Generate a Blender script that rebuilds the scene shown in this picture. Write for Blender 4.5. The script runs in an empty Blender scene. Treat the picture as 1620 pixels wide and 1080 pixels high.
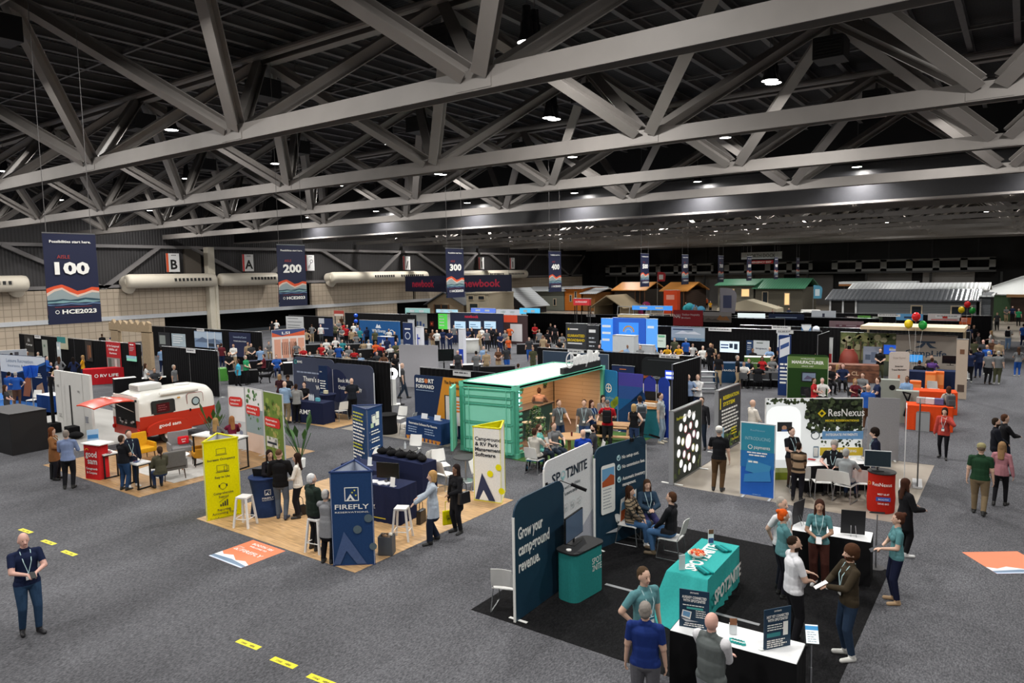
import bpy, math, random
import numpy as np
from mathutils import Vector, Matrix
SC = bpy.context.scene
COL = SC.collection
rnd = random.Random(7)
PI = math.pi
# ------------------------------------------------------------------ camera
CF, CP, CR, CH, CZ = 1122.76, 0.09595, -0.01689, 0.62581, 6.179
_f = Vector((-math.sin(CH)*math.cos(CP), math.cos(CH)*math.cos(CP), -math.sin(CP)))
_r0 = Vector((math.cos(CH), math.sin(CH), 0)); _u0 = _r0.cross(_f)
_r = _r0*math.cos(CR)+_u0*math.sin(CR); _u = -_r0*math.sin(CR)+_u0*math.cos(CR)
cam_d = bpy.data.cameras.new('camera'); cam = bpy.data.objects.new('camera', cam_d); COL.objects.link(cam)
cam_d.sensor_width = 36; cam_d.lens = CF/1620*36; cam_d.clip_end = 500; cam_d.clip_start = .1
M = Matrix((( _r.x, _u.x, -_f.x, 0), (_r.y, _u.y, -_f.y, 0), (_r.z, _u.z, -_f.z, CZ), (0, 0, 0, 1)))
cam.matrix_world = M
SC.camera = cam
def G(px, py, z=0.0):
    "the point of the place at height z that the photograph shows at a pixel"
    d = _r*(px-810)/CF - _u*(py-540)/CF + _f
    t = (z-CZ)/d.z
    return Vector((d.x*t, d.y*t, z))
def PJ(P):
    "pixel row and column of a point"
    P = Vector(P)-Vector((0, 0, CZ)); d = P.dot(_f); return 810+CF*P.dot(_r)/d, 540-CF*P.dot(_u)/d
def GY(px, py, Y):
    "the point on the upright plane at depth Y that the photograph shows at a pixel"
    d = _r*(px-810)/CF - _u*(py-540)/CF + _f; t = Y/d.y
    return Vector((d.x*t, Y, CZ+d.z*t))
def GX(px, Y):
    "x of the point at world Y (a little below the horizon) for a pixel column"
    d = _r*(px-810)/CF - _u*(-110)/CF + _f
    return d.x/d.y*Y
# ------------------------------------------------------------------ world and light
w = bpy.data.worlds.new('world'); SC.world = w; w.use_nodes = True
w.node_tree.nodes['Background'].inputs[0].default_value = (.5, .55, .6, 1)
w.node_tree.nodes['Background'].inputs[1].default_value = .05
vs = SC.view_settings; vs.view_transform = 'Standard'; vs.look = 'None'; vs.gamma = 1; vs.use_curve_mapping = False
vs.exposure = 0.22
SC.cycles.max_bounces = 5; SC.cycles.diffuse_bounces = 3; SC.cycles.glossy_bounces = 2; SC.cycles.transparent_max_bounces = 6
SC.cycles.use_denoising = True
SC.cycles.sample_clamp_indirect = 4
LAMP_POWER = 235.0
# rows of pendant lamps hang below the ridges of the roof trusses: (y, z, [x...])
LAMP_ROWS = [(-9.5, 12.57, [-43, -25, -7, 8]), (-1.0, 12.57, [-52, -39.5, -27, -16.2, -7.0, 4.0]), (8.2, 12.57, [-68, -61, -53, -43.5, -34.5, -25.2, -16.2, -7.0, 2.4]),
             (17.0, 12.57, [-66.0, -58.0, -48.7, -39.5, -30.3, -11.6, 1.5]),
             (25.6, 12.57, [-62.8, -53.6, -44.2, -34.9, -25.7, -16.4, -7.4, 2.2]),
             (35.0, 12.57, [-67, -58.2, -49.1, -39.9, -30.9, -20.9, -12.2, -3.0, 6.0]),
             (45.8, 11.94, [-57.6, -48.1, -37.4, -27.2, -17.8, -8.2, 1.4]),
             (56.4, 12.3, [-68, -60, -50, -40, -30, -20, -10, 0]), (65.1, 12.3, [-67, -54, -36, -18, -5]),
             (73.8, 12.3, [-68, -58, -45, -30, -15, -2]), (82.5, 12.3, [-52, -36, -20, -4]),
             (91.2, 12.3, [-68, -58, -44, -28, -12, 2]), (99.9, 12.3, [-52, -36, -20, -4]), (112, 12.3, [-56, -36, -16, 0])]
# ------------------------------------------------------------------ materials
MATS = {}
def principled(name):
    m = bpy.data.materials.new(name); m.use_nodes = True
    return m, m.node_tree, m.node_tree.nodes['Principled BSDF']
def mat(name, c=(.5, .5, .5), rough=.6, metal=0, emit=0, var=.08, scale=6, alpha=1, spec=.4, bump=0):
    if name in MATS: return MATS[name]
    m, nt, b = principled(name)
    b.inputs['Roughness'].default_value = rough; b.inputs['Metallic'].default_value = metal
    b.inputs['Specular IOR Level'].default_value = spec
    if alpha < 1: b.inputs['Alpha'].default_value = alpha
    if emit:
        b.inputs['Base Color'].default_value = (*[x*.3 for x in c], 1)
        b.inputs['Emission Color'].default_value = (*c, 1); b.inputs['Emission Strength'].default_value = emit
    elif var:
        tc = nt.nodes.new('ShaderNodeTexCoord'); n = nt.nodes.new('ShaderNodeTexNoise'); r = nt.nodes.new('ShaderNodeMix')
        r.data_type = 'RGBA'; n.inputs['Scale'].default_value = scale; n.inputs['Detail'].default_value = 3
        nt.links.new(tc.outputs['Object'], n.inputs['Vector']); nt.links.new(n.outputs['Fac'], r.inputs['Factor'])
        r.inputs['A'].default_value = (*[max(0, x*(1-var)) for x in c], 1); r.inputs['B'].default_value = (*[min(1, x*(1+var)) for x in c], 1)
        nt.links.new(r.outputs['Result'], b.inputs['Base Color'])
        if bump:
            bp = nt.nodes.new('ShaderNodeBump'); bp.inputs['Strength'].default_value = bump; bp.inputs['Distance'].default_value = .02
            nt.links.new(n.outputs['Fac'], bp.inputs['Height']); nt.links.new(bp.outputs['Normal'], b.inputs['Normal'])
    else: b.inputs['Base Color'].default_value = (*c, 1)
    MATS[name] = m; return m
def hexc(h):
    h = h.lstrip('#'); o = []
    for i in (0, 2, 4):
        v = int(h[i:i+2], 16)/255; o.append(v/12.92 if v <= .04045 else ((v+.055)/1.055)**2.4)
    return tuple(o)
def H(h, kind='paint'):
    "a material of the given colour: paint, cloth, glossy, metal or glow"
    k = h+kind
    if k in MATS: return MATS[k]
    c = hexc(h)
    if kind == 'cloth': m = mat(k, c, .9, var=.16, scale=25, spec=.15)
    elif kind == 'glossy': m = mat(k, c, .25, var=.03)
    elif kind == 'metal': m = mat(k, c, .3, metal=.9, var=.03)
    elif kind == 'glow': m = mat(k, c, .5, emit=1.0)
    elif kind == 'bright': m = mat(k, c, .5, emit=6.0)
    else: m = mat(k, c, .55, var=.04)
    return m
def nodes_mat(name, build, rough=.8, metal=0, spec=.3):
    if name in MATS: return MATS[name]
    m, nt, b = principled(name); b.inputs['Roughness'].default_value = rough; b.inputs['Metallic'].default_value = metal
    b.inputs['Specular IOR Level'].default_value = spec
    build(nt, b, lambda t: nt.nodes.new('ShaderNode'+t), nt.links.new); MATS[name] = m; return m
def ramp(nt, stops):
    r = nt.nodes.new('ShaderNodeValToRGB'); e = r.color_ramp.elements
    while len(e) < len(stops): e.new(.5)
    for i, (p, c) in enumerate(stops): e[i].position = p; e[i].color = (*c, 1)
    return r
def carpet(name, a, b_, c_):
    def B(nt, b, N, L):
        tc = N('TexCoord'); n1 = N('TexNoise'); n1.inputs['Scale'].default_value = 38; n1.inputs['Detail'].default_value = 4; n1.inputs['Roughness'].default_value = .8
        n2 = N('TexNoise'); n2.inputs['Scale'].default_value = .55; n2.inputs['Detail'].default_value = 6
        mp = N('Mapping'); mp.inputs['Scale'].default_value = (1, .45, 1); mp.inputs['Rotation'].default_value = (0, 0, .3)
        L(tc.outputs['Object'], mp.inputs['Vector']); L(mp.outputs['Vector'], n1.inputs['Vector']); L(mp.outputs['Vector'], n2.inputs['Vector'])
        r = ramp(nt, [(.36, a), (.5, b_), (.66, c_)]); L(n1.outputs['Fac'], r.inputs['Fac'])
        m = N('Mix'); m.data_type = 'RGBA'; m.blend_type = 'MULTIPLY'; m.inputs['Factor'].default_value = 1
        r2 = ramp(nt, [(.3, (.72, .72, .72)), (.7, (1.2, 1.2, 1.2))]); L(n2.outputs['Fac'], r2.inputs['Fac'])
        L(r.outputs['Color'], m.inputs['A']); L(r2.outputs['Color'], m.inputs['B']); L(m.outputs['Result'], b.inputs['Base Color'])
        bp = N('Bump'); bp.inputs['Strength'].default_value = .35; bp.inputs['Distance'].default_value = .01; L(n1.outputs['Fac'], bp.inputs['Height']); L(bp.outputs['Normal'], b.inputs['Normal'])
    return nodes_mat(name, B, .95, spec=.1)
def brick(name, c1, c2, mort, w_, h_, m_=.01, rough=.6, plane='xy', off=.5, noise=0, spec=.3):
    rot = (0, 0, 0)
    def B(nt, b, N, L):
        tc = N('TexCoord'); sp = N('SeparateXYZ'); mp = N('CombineXYZ'); L(tc.outputs['Object'], sp.inputs[0])
        for i, a in enumerate(plane): L(sp.outputs[a.upper()], mp.inputs[i])
        t = N('TexBrick'); t.offset = off; L(mp.outputs[0], t.inputs['Vector']); t.inputs['Scale'].default_value = 1
        t.inputs['Brick Width'].default_value = w_; t.inputs['Row Height'].default_value = h_; t.inputs['Mortar Size'].default_value = m_
        t.inputs['Color1'].default_value = (*c1, 1); t.inputs['Color2'].default_value = (*c2, 1); t.inputs['Mortar'].default_value = (*mort, 1)
        if noise:
            mp2 = N('Mapping'); mp2.inputs['Scale'].default_value = (1, 12, 1); L(tc.outputs['Object'], mp2.inputs['Vector'])
            n = N('TexNoise'); n.inputs['Scale'].default_value = noise; n.inputs['Detail'].default_value = 5; L(mp2.outputs['Vector'], n.inputs['Vector'])
            r = ramp(nt, [(.3, (.62, .62, .62)), (.7, (1.15, 1.15, 1.15))]); L(n.outputs['Fac'], r.inputs['Fac'])
            m = N('Mix'); m.data_type = 'RGBA'; m.blend_type = 'MULTIPLY'; m.inputs['Factor'].default_value = 1
            L(t.outputs['Color'], m.inputs['A']); L(r.outputs['Color'], m.inputs['B']); L(m.outputs['Result'], b.inputs['Base Color'])
        else: L(t.outputs['Color'], b.inputs['Base Color'])
    return nodes_mat(name, B, rough, spec=spec)
def ribbed(name, c, axis='Y', scale=3, depth=.4, rough=.5, metal=0, dark=.7):
    def B(nt, b, N, L):
        tc = N('TexCoord'); t = N('TexWave'); t.bands_direction = axis; t.inputs['Scale'].default_value = scale; L(tc.outputs['Object'], t.inputs['Vector'])
        r = ramp(nt, [(.1, tuple(x*dark for x in c)), (.4, c)]); L(t.outputs['Fac'], r.inputs['Fac']); L(r.outputs['Color'], b.inputs['Base Color'])
        bp = N('Bump'); bp.inputs['Strength'].default_value = depth; bp.inputs['Distance'].default_value = .05; L(t.outputs['Fac'], bp.inputs['Height']); L(bp.outputs['Normal'], b.inputs['Normal'])
    return nodes_mat(name, B, rough, metal)
# ------------------------------------------------------------------ mesh helpers
class MB:
    "collects shapes and links them as one mesh object"
    def __init__(s): s.v = []; s.f = []; s.m = []; s.mats = []
    def mi(s, m):
        if m not in s.mats: s.mats.append(m)
        return s.mats.index(m)
    def add(s, vs, fs, m):
        o = len(s.v); s.v += [tuple(v) for v in vs]; i = s.mi(m)
        for f in fs: s.f.append([o+k for k in f]); s.m.append(i)
        return s
    def box(s, c, d, m, rz=0, rx=0, ry=0):
        x, y, z = d[0]/2, d[1]/2, d[2]/2
        R = Matrix.Rotation(rz, 3, 'Z') @ Matrix.Rotation(ry, 3, 'Y') @ Matrix.Rotation(rx, 3, 'X'); c = Vector(c)
        vs = [c+R@Vector((a*x, b*y, e*z)) for a in (-1, 1) for b in (-1, 1) for e in (-1, 1)]
        return s.add(vs, [(0, 1, 3, 2), (4, 6, 7, 5), (0, 4, 5, 1), (2, 3, 7, 6), (0, 2, 6, 4), (1, 5, 7, 3)], m)
    def bb(s, x0, x1, y0, y1, z0, z1, m): return s.box(((x0+x1)/2, (y0+y1)/2, (z0+z1)/2), (x1-x0, y1-y0, z1-z0), m)
    def cyl(s, p0, p1, r, m, r1=None, n=12, cap=True):
        p0 = Vector(p0); p1 = Vector(p1); r1 = r if r1 is None else r1
        d = (p1-p0).normalized(); a = d.orthogonal().normalized(); b = d.cross(a)
        vs = [];
        for p, q in ((p0, r), (p1, r1)):
            for i in range(n):
                t = 2*PI*i/n; vs.append(p+(a*math.cos(t)+b*math.sin(t))*q)
        fs = [(i, (i+1) % n, n+(i+1) % n, n+i) for i in range(n)]
        if cap: fs += [tuple(range(n-1, -1, -1)), tuple(range(n, 2*n))]
        return s.add(vs, fs, m)
    def tube(s, pts, r, m, n=8):
        for a, b in zip(pts, pts[1:]): s.cyl(a, b, r, m, n=n)
        for p in pts[1:-1]: s.ball(p, r*1.02, m, 6, 4)
        return s
    def lathe(s, prof, m, c=(0, 0, 0), n=24, sx=1, sy=1):
        vs = [(c[0]+r*math.cos(2*PI*i/n)*sx, c[1]+r*math.sin(2*PI*i/n)*sy, c[2]+z) for r, z in prof for i in range(n)]
        fs = [(j*n+i, j*n+(i+1) % n, (j+1)*n+(i+1) % n, (j+1)*n+i) for j in range(len(prof)-1) for i in range(n)]
        fs += [tuple(range(n-1, -1, -1)), tuple(range((len(prof)-1)*n, len(prof)*n))]
        return s.add(vs, fs, m)
    def ball(s, c, r, m, n=12, k=8):
        if not hasattr(r, '__len__'): r = (r, r, r)
        vs = [(c[0]+r[0]*math.sin(PI*j/k)*math.cos(2*PI*i/n), c[1]+r[1]*math.sin(PI*j/k)*math.sin(2*PI*i/n), c[2]+r[2]*math.cos(PI*j/k)) for j in range(1, k) for i in range(n)]
        vs += [(c[0], c[1], c[2]+r[2]), (c[0], c[1], c[2]-r[2])]; t = len(vs)-2
        fs = [(j*n+i, (j+1)*n+i, (j+1)*n+(i+1) % n, j*n+(i+1) % n) for j in range(k-2) for i in range(n)]
        fs += [(t, i, (i+1) % n) for i in range(n)] + [(t+1, (k-2)*n+(i+1) % n, (k-2)*n+i) for i in range(n)]
        return s.add(vs, fs, m)
    def prism(s, pts, vec, m):
        "polygon of 3-D points pushed along vec"
        n = len(pts); vec = Vector(vec); a = [Vector(p) for p in pts]; vs = a+[p+vec for p in a]
        return s.add(vs, [tuple(range(n-1, -1, -1)), tuple(range(n, 2*n))]+[(i, (i+1) % n, n+(i+1) % n, n+i) for i in range(n)], m)
    def beam(s, p0, p1, d, w_, nrm, m, t=.03):
        "rolled steel section: two flange plates facing nrm and a web between them"
        p0 = Vector(p0); p1 = Vector(p1); ax = (p1-p0); n = Vector(nrm).normalized(); sd = ax.cross(n).normalized(); n = sd.cross(ax).normalized()
        def plate(c, a, b, ha, hb):
            vs = [q+c+a*i*ha+b*j*hb for q in (p0, p1) for i, j in ((-1, -1), (1, -1), (1, 1), (-1, 1))]
            s.add(vs, [(0, 3, 2, 1), (4, 5, 6, 7), (0, 1, 5, 4), (1, 2, 6, 5), (2, 3, 7, 6), (3, 0, 4, 7)], m)
        plate(n*(d/2), sd, n, w_/2, t/2); plate(-n*(d/2), sd, n, w_/2, t/2); plate(n*0, n, sd, d/2, t/2)
        return s
    def build(s, name, parent=None, smooth=False, mw=None, bevel=0):
        me = bpy.data.meshes.new(name); me.from_pydata(s.v, [], s.f)
        for m in s.mats: me.materials.append(m)
        me.polygons.foreach_set('material_index', s.m)
        if smooth:
            me.polygons.foreach_set('use_smooth', [True]*len(s.f)); me.set_sharp_from_angle(angle=.9)
        me.update(); o = bpy.data.objects.new(name, me); COL.objects.link(o)
        if parent: o.parent = parent
        if mw is not None: o.matrix_local = mw
        if bevel:
            b = o.modifiers.new('bevel', 'BEVEL'); b.width = bevel; b.segments = 2; b.limit_method = 'ANGLE'
        return o
def tag(o, label=None, cat=None, group=None, kind=None):
    for k, v in (('label', label), ('category', cat), ('group', group), ('kind', kind)):
        if v: o[k] = v
    return o
def thing(name, label, cat, loc=(0, 0, 0), rz=0, group=None):
    o = bpy.data.objects.new(name, None); COL.objects.link(o); o.location = loc; o.rotation_euler = (0, 0, rz); o.empty_display_size = .2
    return tag(o, label, cat, group)
def copy_tree(o, parent=None):
    c = o.copy(); COL.objects.link(c); c.parent = parent
    for ch in list(o.children): copy_tree(ch, c)
    return c
def dup(o, loc, rz, label=None, group=None):
    c = copy_tree(o); c.location = loc; c.rotation_euler = (0, 0, rz)
    return tag(c, label, None, group)
_tc = {}
def text_geo(txt, bold=0.0):
    k = (txt, bold)
    if k not in _tc:
        cu = bpy.data.curves.new('t', 'FONT'); cu.body = txt; cu.size = 1; cu.resolution_u = 2; cu.offset = bold; cu.fill_mode = 'FRONT'
        ob = bpy.data.objects.new('t', cu); COL.objects.link(ob); dg = bpy.context.evaluated_depsgraph_get(); dg.update()
        me = ob.evaluated_get(dg).to_mesh(); v = [(p.co.x, p.co.y) for p in me.vertices]; f = [tuple(q.vertices) for q in me.polygons]
        ob.evaluated_get(dg).to_mesh_clear(); bpy.data.objects.remove(ob); bpy.data.curves.remove(cu)
        xs = [p[0] for p in v] or [0, 1]; _tc[k] = (v, f, min(xs), max(xs))
    return _tc[k]
class Print:
    "flat printing on a panel: panel plane is local x-z, its face looks along -y at y=y0; origin at lower left of the print"
    def __init__(s, mb, x0=0, z0=0, y0=0, step=.003, tf=None): s.mb, s.x0, s.z0, s.y0, s.st, s.k, s.tf = mb, x0, z0, y0, step, 0, tf
    def P(s, x, z): 
        p = Vector((s.x0+x, s.y0-s.st*(s.k+1), s.z0+z)); return s.tf(p) if s.tf else p
    def poly(s, pts, m, up=True):
        s.mb.add([s.P(*p) for p in pts], [tuple(range(len(pts)))], m); s.k += up; return s
    def rect(s, x, z, w_, h_, m, up=True): return s.poly([(x, z), (x+w_, z), (x+w_, z+h_), (x, z+h_)], m, up)
    def rrect(s, x, z, w_, h_, r, m):
        pts = []
        for cx, cz, a0 in ((x+w_-r, z+r, -90), (x+w_-r, z+h_-r, 0), (x+r, z+h_-r, 90), (x+r, z+r, 180)):
            pts += [(cx+r*math.cos(math.radians(a0+t)), cz+r*math.sin(math.radians(a0+t))) for t in (0, 30, 60, 90)]
        return s.poly(pts, m)
    def disc(s, x, z, r, m, n=20, up=True): return s.poly([(x+r*math.cos(2*PI*i/n), z+r*math.sin(2*PI*i/n)) for i in range(n)], m, up)
    def ring(s, x, z, r, t, m, n=24, a0=0, a1=360):
        for i in range(n):
            a = math.radians(a0+(a1-a0)*i/n); b = math.radians(a0+(a1-a0)*(i+1)/n)
            s.poly([(x+r*math.cos(a), z+r*math.sin(a)), (x+(r+t)*math.cos(a), z+(r+t)*math.sin(a)), (x+(r+t)*math.cos(b), z+(r+t)*math.sin(b)), (x+r*math.cos(b), z+r*math.sin(b))], m, False)
        s.k += 1; return s
    def line(s, x0, z0, x1, z1, t, m):
        d = math.hypot(x1-x0, z1-z0) or 1; nx, nz = -(z1-z0)/d*t/2, (x1-x0)/d*t/2
        return s.poly([(x0+nx, z0+nz), (x0-nx, z0-nz), (x1-nx, z1-nz), (x1+nx, z1+nz)], m, False)
    def frame(s, x, z, w_, h_, t, m):
        for a in ((x, z, w_, t), (x, z+h_-t, w_, t), (x, z, t, h_), (x+w_-t, z, t, h_)): s.rect(*a, m, False)
        s.k += 1; return s
    def text(s, x, z, size, txt, m, al='c', bold=.0, fit=None, rot=0):
        v, f, a, b = text_geo(txt, bold); w_ = (b-a)*size; sx = size
        if fit: sx = size*fit/w_ if fit < 1e6 else size; w_ = fit
        o = -w_/2 if al == 'c' else (-w_ if al == 'r' else 0); c_, s_ = math.cos(rot), math.sin(rot)
        pts = [(o+(p[0]-a)*sx, p[1]*size) for p in v]
        s.mb.add([s.P(x+p[0]*c_-p[1]*s_, z+p[0]*s_+p[1]*c_) for p in pts], f, m); s.k += 1; return s
    def lines(s, x, z, w_, n, gap, th, m, jit=.3, al='l'):
        "rows of small print too small to read"
        r_ = random.Random(int(x*100+z*37+n))
        for i in range(n):
            ww = w_*(1-jit*r_.random()); xx = x if al == 'l' else x-ww/2
            q = xx
            while q < xx+ww-.001:
                g = min(th*(1.5+3*r_.random()), xx+ww-q); s.rect(q, z-i*gap, g, th, m, False); q += g+th*.5
        s.k += 1; return s
# ------------------------------------------------------------------ the hall
S_, P_, X0_, ZB, ZT = 8.68, 9.2, -0.9, 10.44, 14.33
YB = [12.9+S_*k for k in range(14)]
WL, WF = -72.0, 128.0
steel = mat('steel paint', (.235, .218, .205), .55, var=.12, scale=1.5)
steel2 = mat('roof steel', (.13, .125, .125), .7, var=.2, scale=2)
M_carpet = carpet('grey carpet', (.052, .053, .059), (.098, .099, .109), (.165, .167, .182))
M_black_carpet = carpet('black carpet', (.004, .004, .0045), (.008, .008, .009), (.016, .016, .017))
def concrete_nodes(nt, b, N, L):
    tc = N('TexCoord'); n = N('TexNoise'); n.inputs['Scale'].default_value = .8; n.inputs['Detail'].default_value = 8; L(tc.outputs['Object'], n.inputs['Vector'])
    r = ramp(nt, [(.3, (.22, .19, .155)), (.7, (.34, .30, .25))]); L(n.outputs['Fac'], r.inputs['Fac']); L(r.outputs['Color'], b.inputs['Base Color'])
M_conc = nodes_mat('polished concrete', concrete_nodes, .38, spec=.35)
def st(name, mb, **k): return tag(mb.build(name, **k), kind='structure')
st('floor', MB().bb(WL, 16, -14, WF, -.3, -.004, M_conc))
# carpet field with the booths' own floors laid over it
cx = MB()
cx.bb(WL+.5, 1.9, -14, 9.7, -.004, .006, M_carpet)
cx.bb(WL+.5, 14, 9.7, 18.9, -.004, .006, M_carpet)
cx.bb(WL+.5, -8.05, 18.9, 70, -.004, .006, M_carpet); cx.bb(-2.05, 14, 18.9, 70, -.004, .006, M_carpet); cx.bb(-8.05, -2.05, 25.2, 70, -.004, .006, M_carpet)
cx.bb(1.9, 14, -14, 9.7, -.004, .006, M_carpet)
o = st('floor_carpet', cx)
# ceiling deck with purlins
cm = MB(); deck = ribbed('roof deck', (.036, .036, .038), 'Y', 2.2, .5, .8)
cm.bb(WL, 16, -14, WF, 15.0, 15.2, deck)
x = WL+1.0
while x < 16: cm.beam((x, -14, 14.82), (x, WF, 14.82), .3, .2, (0, 0, 1), steel2, .03); x += 1.53
for y in np.arange(-12, WF, 4.34): cm.beam((WL, y, 14.72), (16, y, 14.72), .12, .1, (0, 0, 1), steel2, .02)
st('ceiling', cm)
# walls
beige = brick('beige tile wall', (.50, .415, .325), (.46, .385, .30), (.30, .25, .19), .62, .62, .03, .7, plane='yz', off=0)
darkrib = ribbed('dark corrugated wall', (.052, .05, .052), 'Y', 1.1, .6, .6)
black = mat('black wall', (.012, .012, .013), .75, var=.3, scale=.5)
wl = MB()
gaps = [(30.6, 31.3), (55.9, 57.2), (75.3, 75.9)]
ys = [-14]+[v for g in gaps for v in g]+[124.0]
for a, b in zip(ys[::2], ys[1::2]): wl.bb(WL-.4, WL, a, b, 2.6, 5.29, beige)
for a, b in [(-14, 38.4), (58, 72), (84, 124)]: wl.bb(WL-.4, WL, a, b, 0, 2.3, beige)
wl.bb(WL-.4, WL+.12, -14, 124, 2.25, 2.65, mat('white band', (.55, .57, .6), .5))
wl.bb(WL-1.0, WL-.45, -14, 124, 5.2, 15, darkrib)
wl.bb(WL-5.0, WL-4.6, 30, 90, 0, 5.3, black)
wl.bb(WL-5, WL-.4, 30, 90, 2.5, 2.62, black)
wl.bb(WL-1, WL, 124, WF, 0, 15, black)
st('wall_left', wl)
girt = mat('wall steel', (.20, .19, .19), .6)
tr = MB(); tr.beam((WL-.2, -14, 9.45), (WL-.2, 124, 9.45), .35, .3, (1, 0, 0), girt)
for k in range(-2, 6):
    y = 32.7+17.36*k
    tr.beam((WL-.15, y, 5.4), (WL-.15, y+5.6, 9.4), .3, .36, (1, 0, 0), girt); tr.beam((WL-.15, y, 5.4), (WL-.15, y-8.2, 9.4), .3, .36, (1, 0, 0), girt)
tr.beam((WL-.15, -14, 5.55), (WL-.15, 124, 5.55), .3, .3, (1, 0, 0), girt)
st('trim_1', tr)
wf = MB(); wf.bb(WL, 16, WF, WF+.4, 0, 15.2, black)
greyw = mat('grey dock wall', (.16, .155, .15), .7, var=.25, scale=.4)
wf.bb(-50, -34, WF-.3, WF, 0, 5.2, greyw); wf.bb(-32, -26, WF-.3, WF, 0, 5.0, greyw); wf.bb(-13.0, -6.2, WF-.3, WF, 0, 5.3, mat('pale dock wall', (.36, .35, .34), .7))
wf.bb(-21, -14.5, WF-.3, WF, 0, 5.6, greyw)
for xx in range(-66, 14, 6): wf.bb(xx, xx+.25, WF-.15, WF, 5, 15, mat('black ribs', (.02, .02, .022), .7))
st('wall_far', wf)
st('wall_right', MB().bb(16, 16.4, -14, WF, 0, 15.2, mat('dark beige wall', (.16, .14, .12), .7)))
st('wall_front', MB().bb(WL, 16, -14.4, -14, 0, 15.2, mat('dark beige wall', (.16, .14, .12), .7)))
# column on the left wall
cl = MB(); crm = mat('cream column', (.68, .63, .52), .6)
cl.bb(WL, WL+.8, 43.1, 43.9, 0, 9.5, crm); cl.bb(WL, WL+.95, 43.75, 44.05, 0, 6.2, crm)
tag(cl.build('column', bevel=.03), 'tall cream square column on left wall between the two duct ends', 'column')
cl = MB(); cl.bb(WL-.4, WL-.05, 41.0, 42.8, 5.3, 9.4, mat('brown panel', (.10, .085, .07), .7))
st('trim_2', cl)
# roof trusses ---------------------------------------------------------------
def diag_mesh(sx, sy):
    b = MB(); p0 = Vector((0, 0, ZB)); p1 = Vector((sx*P_/2, sy*(S_/2-.15), ZT)); n = Vector((0, -sy, 0)).cross(Vector((1, 0, 0))); 
    nrm = (p1-p0).cross(Vector((1, 0, 0))); d = (p1-p0).normalized()
    b.beam(p0+d*.35, p1-d*.1, .34, .36, nrm, steel); return b
ORD = ['first', 'second', 'third', 'fourth', 'fifth', 'sixth', 'seventh', 'eighth', 'ninth', 'tenth', 'eleventh', 'twelfth', 'thirteenth', 'fourteenth', 'fifteenth']
nodes = [X0_-P_*n for n in range(-1, 8)]
dm = {}
k_ = 0
for k in range(-1, 14):
    if k == 4: continue
    y = 12.9+S_*k; t = thing('roof_truss', f'grey steel roof truss with deep flat chord, {ORD[k_]} counted from the viewer', 'truss', (0, y, 0), group='steel roof trusses across the hall'); k_ += 1
    far = k > 4
    b = MB(); b.beam((WL, 0, ZB), (16, 0, ZB), .42, .46 if not far else .38, (0, 1, 0), steel)
    for nx in nodes:
        if k < 4: 
            for q in (-.225, .225):
                b.box((nx, q, ZB), (1.0, .03, .40), steel)
    b.build('bottom_chord', t)
    b = MB(); b.beam((WL, S_/2, ZT+.05), (16, S_/2, ZT+.05), .36, .38, (0, 0, 1), steel); b.cyl((WL, S_/2-.55, ZT), (16, S_/2-.55, ZT), .13, steel, n=10); b.build('top_chord', t)
    for nx in nodes:
        for sx in (-1, 1):
            for sy in (-1, 1):
                if (sx, sy) not in dm: dm[sx, sy] = diag_mesh(sx, sy).build('diagonal', t); dd = dm[sx, sy]
                else: dd = dm[sx, sy].copy(); COL.objects.link(dd); dd.parent = t
                dd.location = (nx, 0, 0)
# dark girder across the hall carrying the movable wall track
gb = MB(); gy = 46.9; gm = mat('black girder', (.022, .022, .025), .36, var=.2, spec=.5)
gb.bb(WL, 16, gy, gy+.5, 10.05, 12.2, gm); gb.bb(WL, 16, gy-.1, gy+.6, 9.95, 10.08, steel); gb.bb(WL, 16, gy-.05, gy+.55, 12.2, 12.3, gm)
gb.bb(WL, 16, gy+.2, gy+.3, 12.3, 15, black)
st('trim_3', gb)
# black boxes below the top nodes
bx = None
for y in (8.56, 17.24, 25.9, 34.6):
    for nx in nodes[:-1]:
        c = (nx-P_/2, y-.1, 0)
        if bx is None:
            b = MB(); b.box((0, 0, 13.3), (.95, .95, .7), H('1a1a1c')); b.cyl((0, 0, 13.6), (0, 0, 14.2), .05, steel2)
            for i in range(6): b.box((0, -.485, 13.05+i*.1), (.8, .02, .03), H('0c0c0e'))
            bx = tag(b.build('ceiling_speaker', bevel=.03), 'black box hanging under a top node of the roof trusses', 'box', 'black boxes under the truss nodes'); bx.location = c
        else:
            q = bx.copy(); COL.objects.link(q); q.location = c
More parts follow.
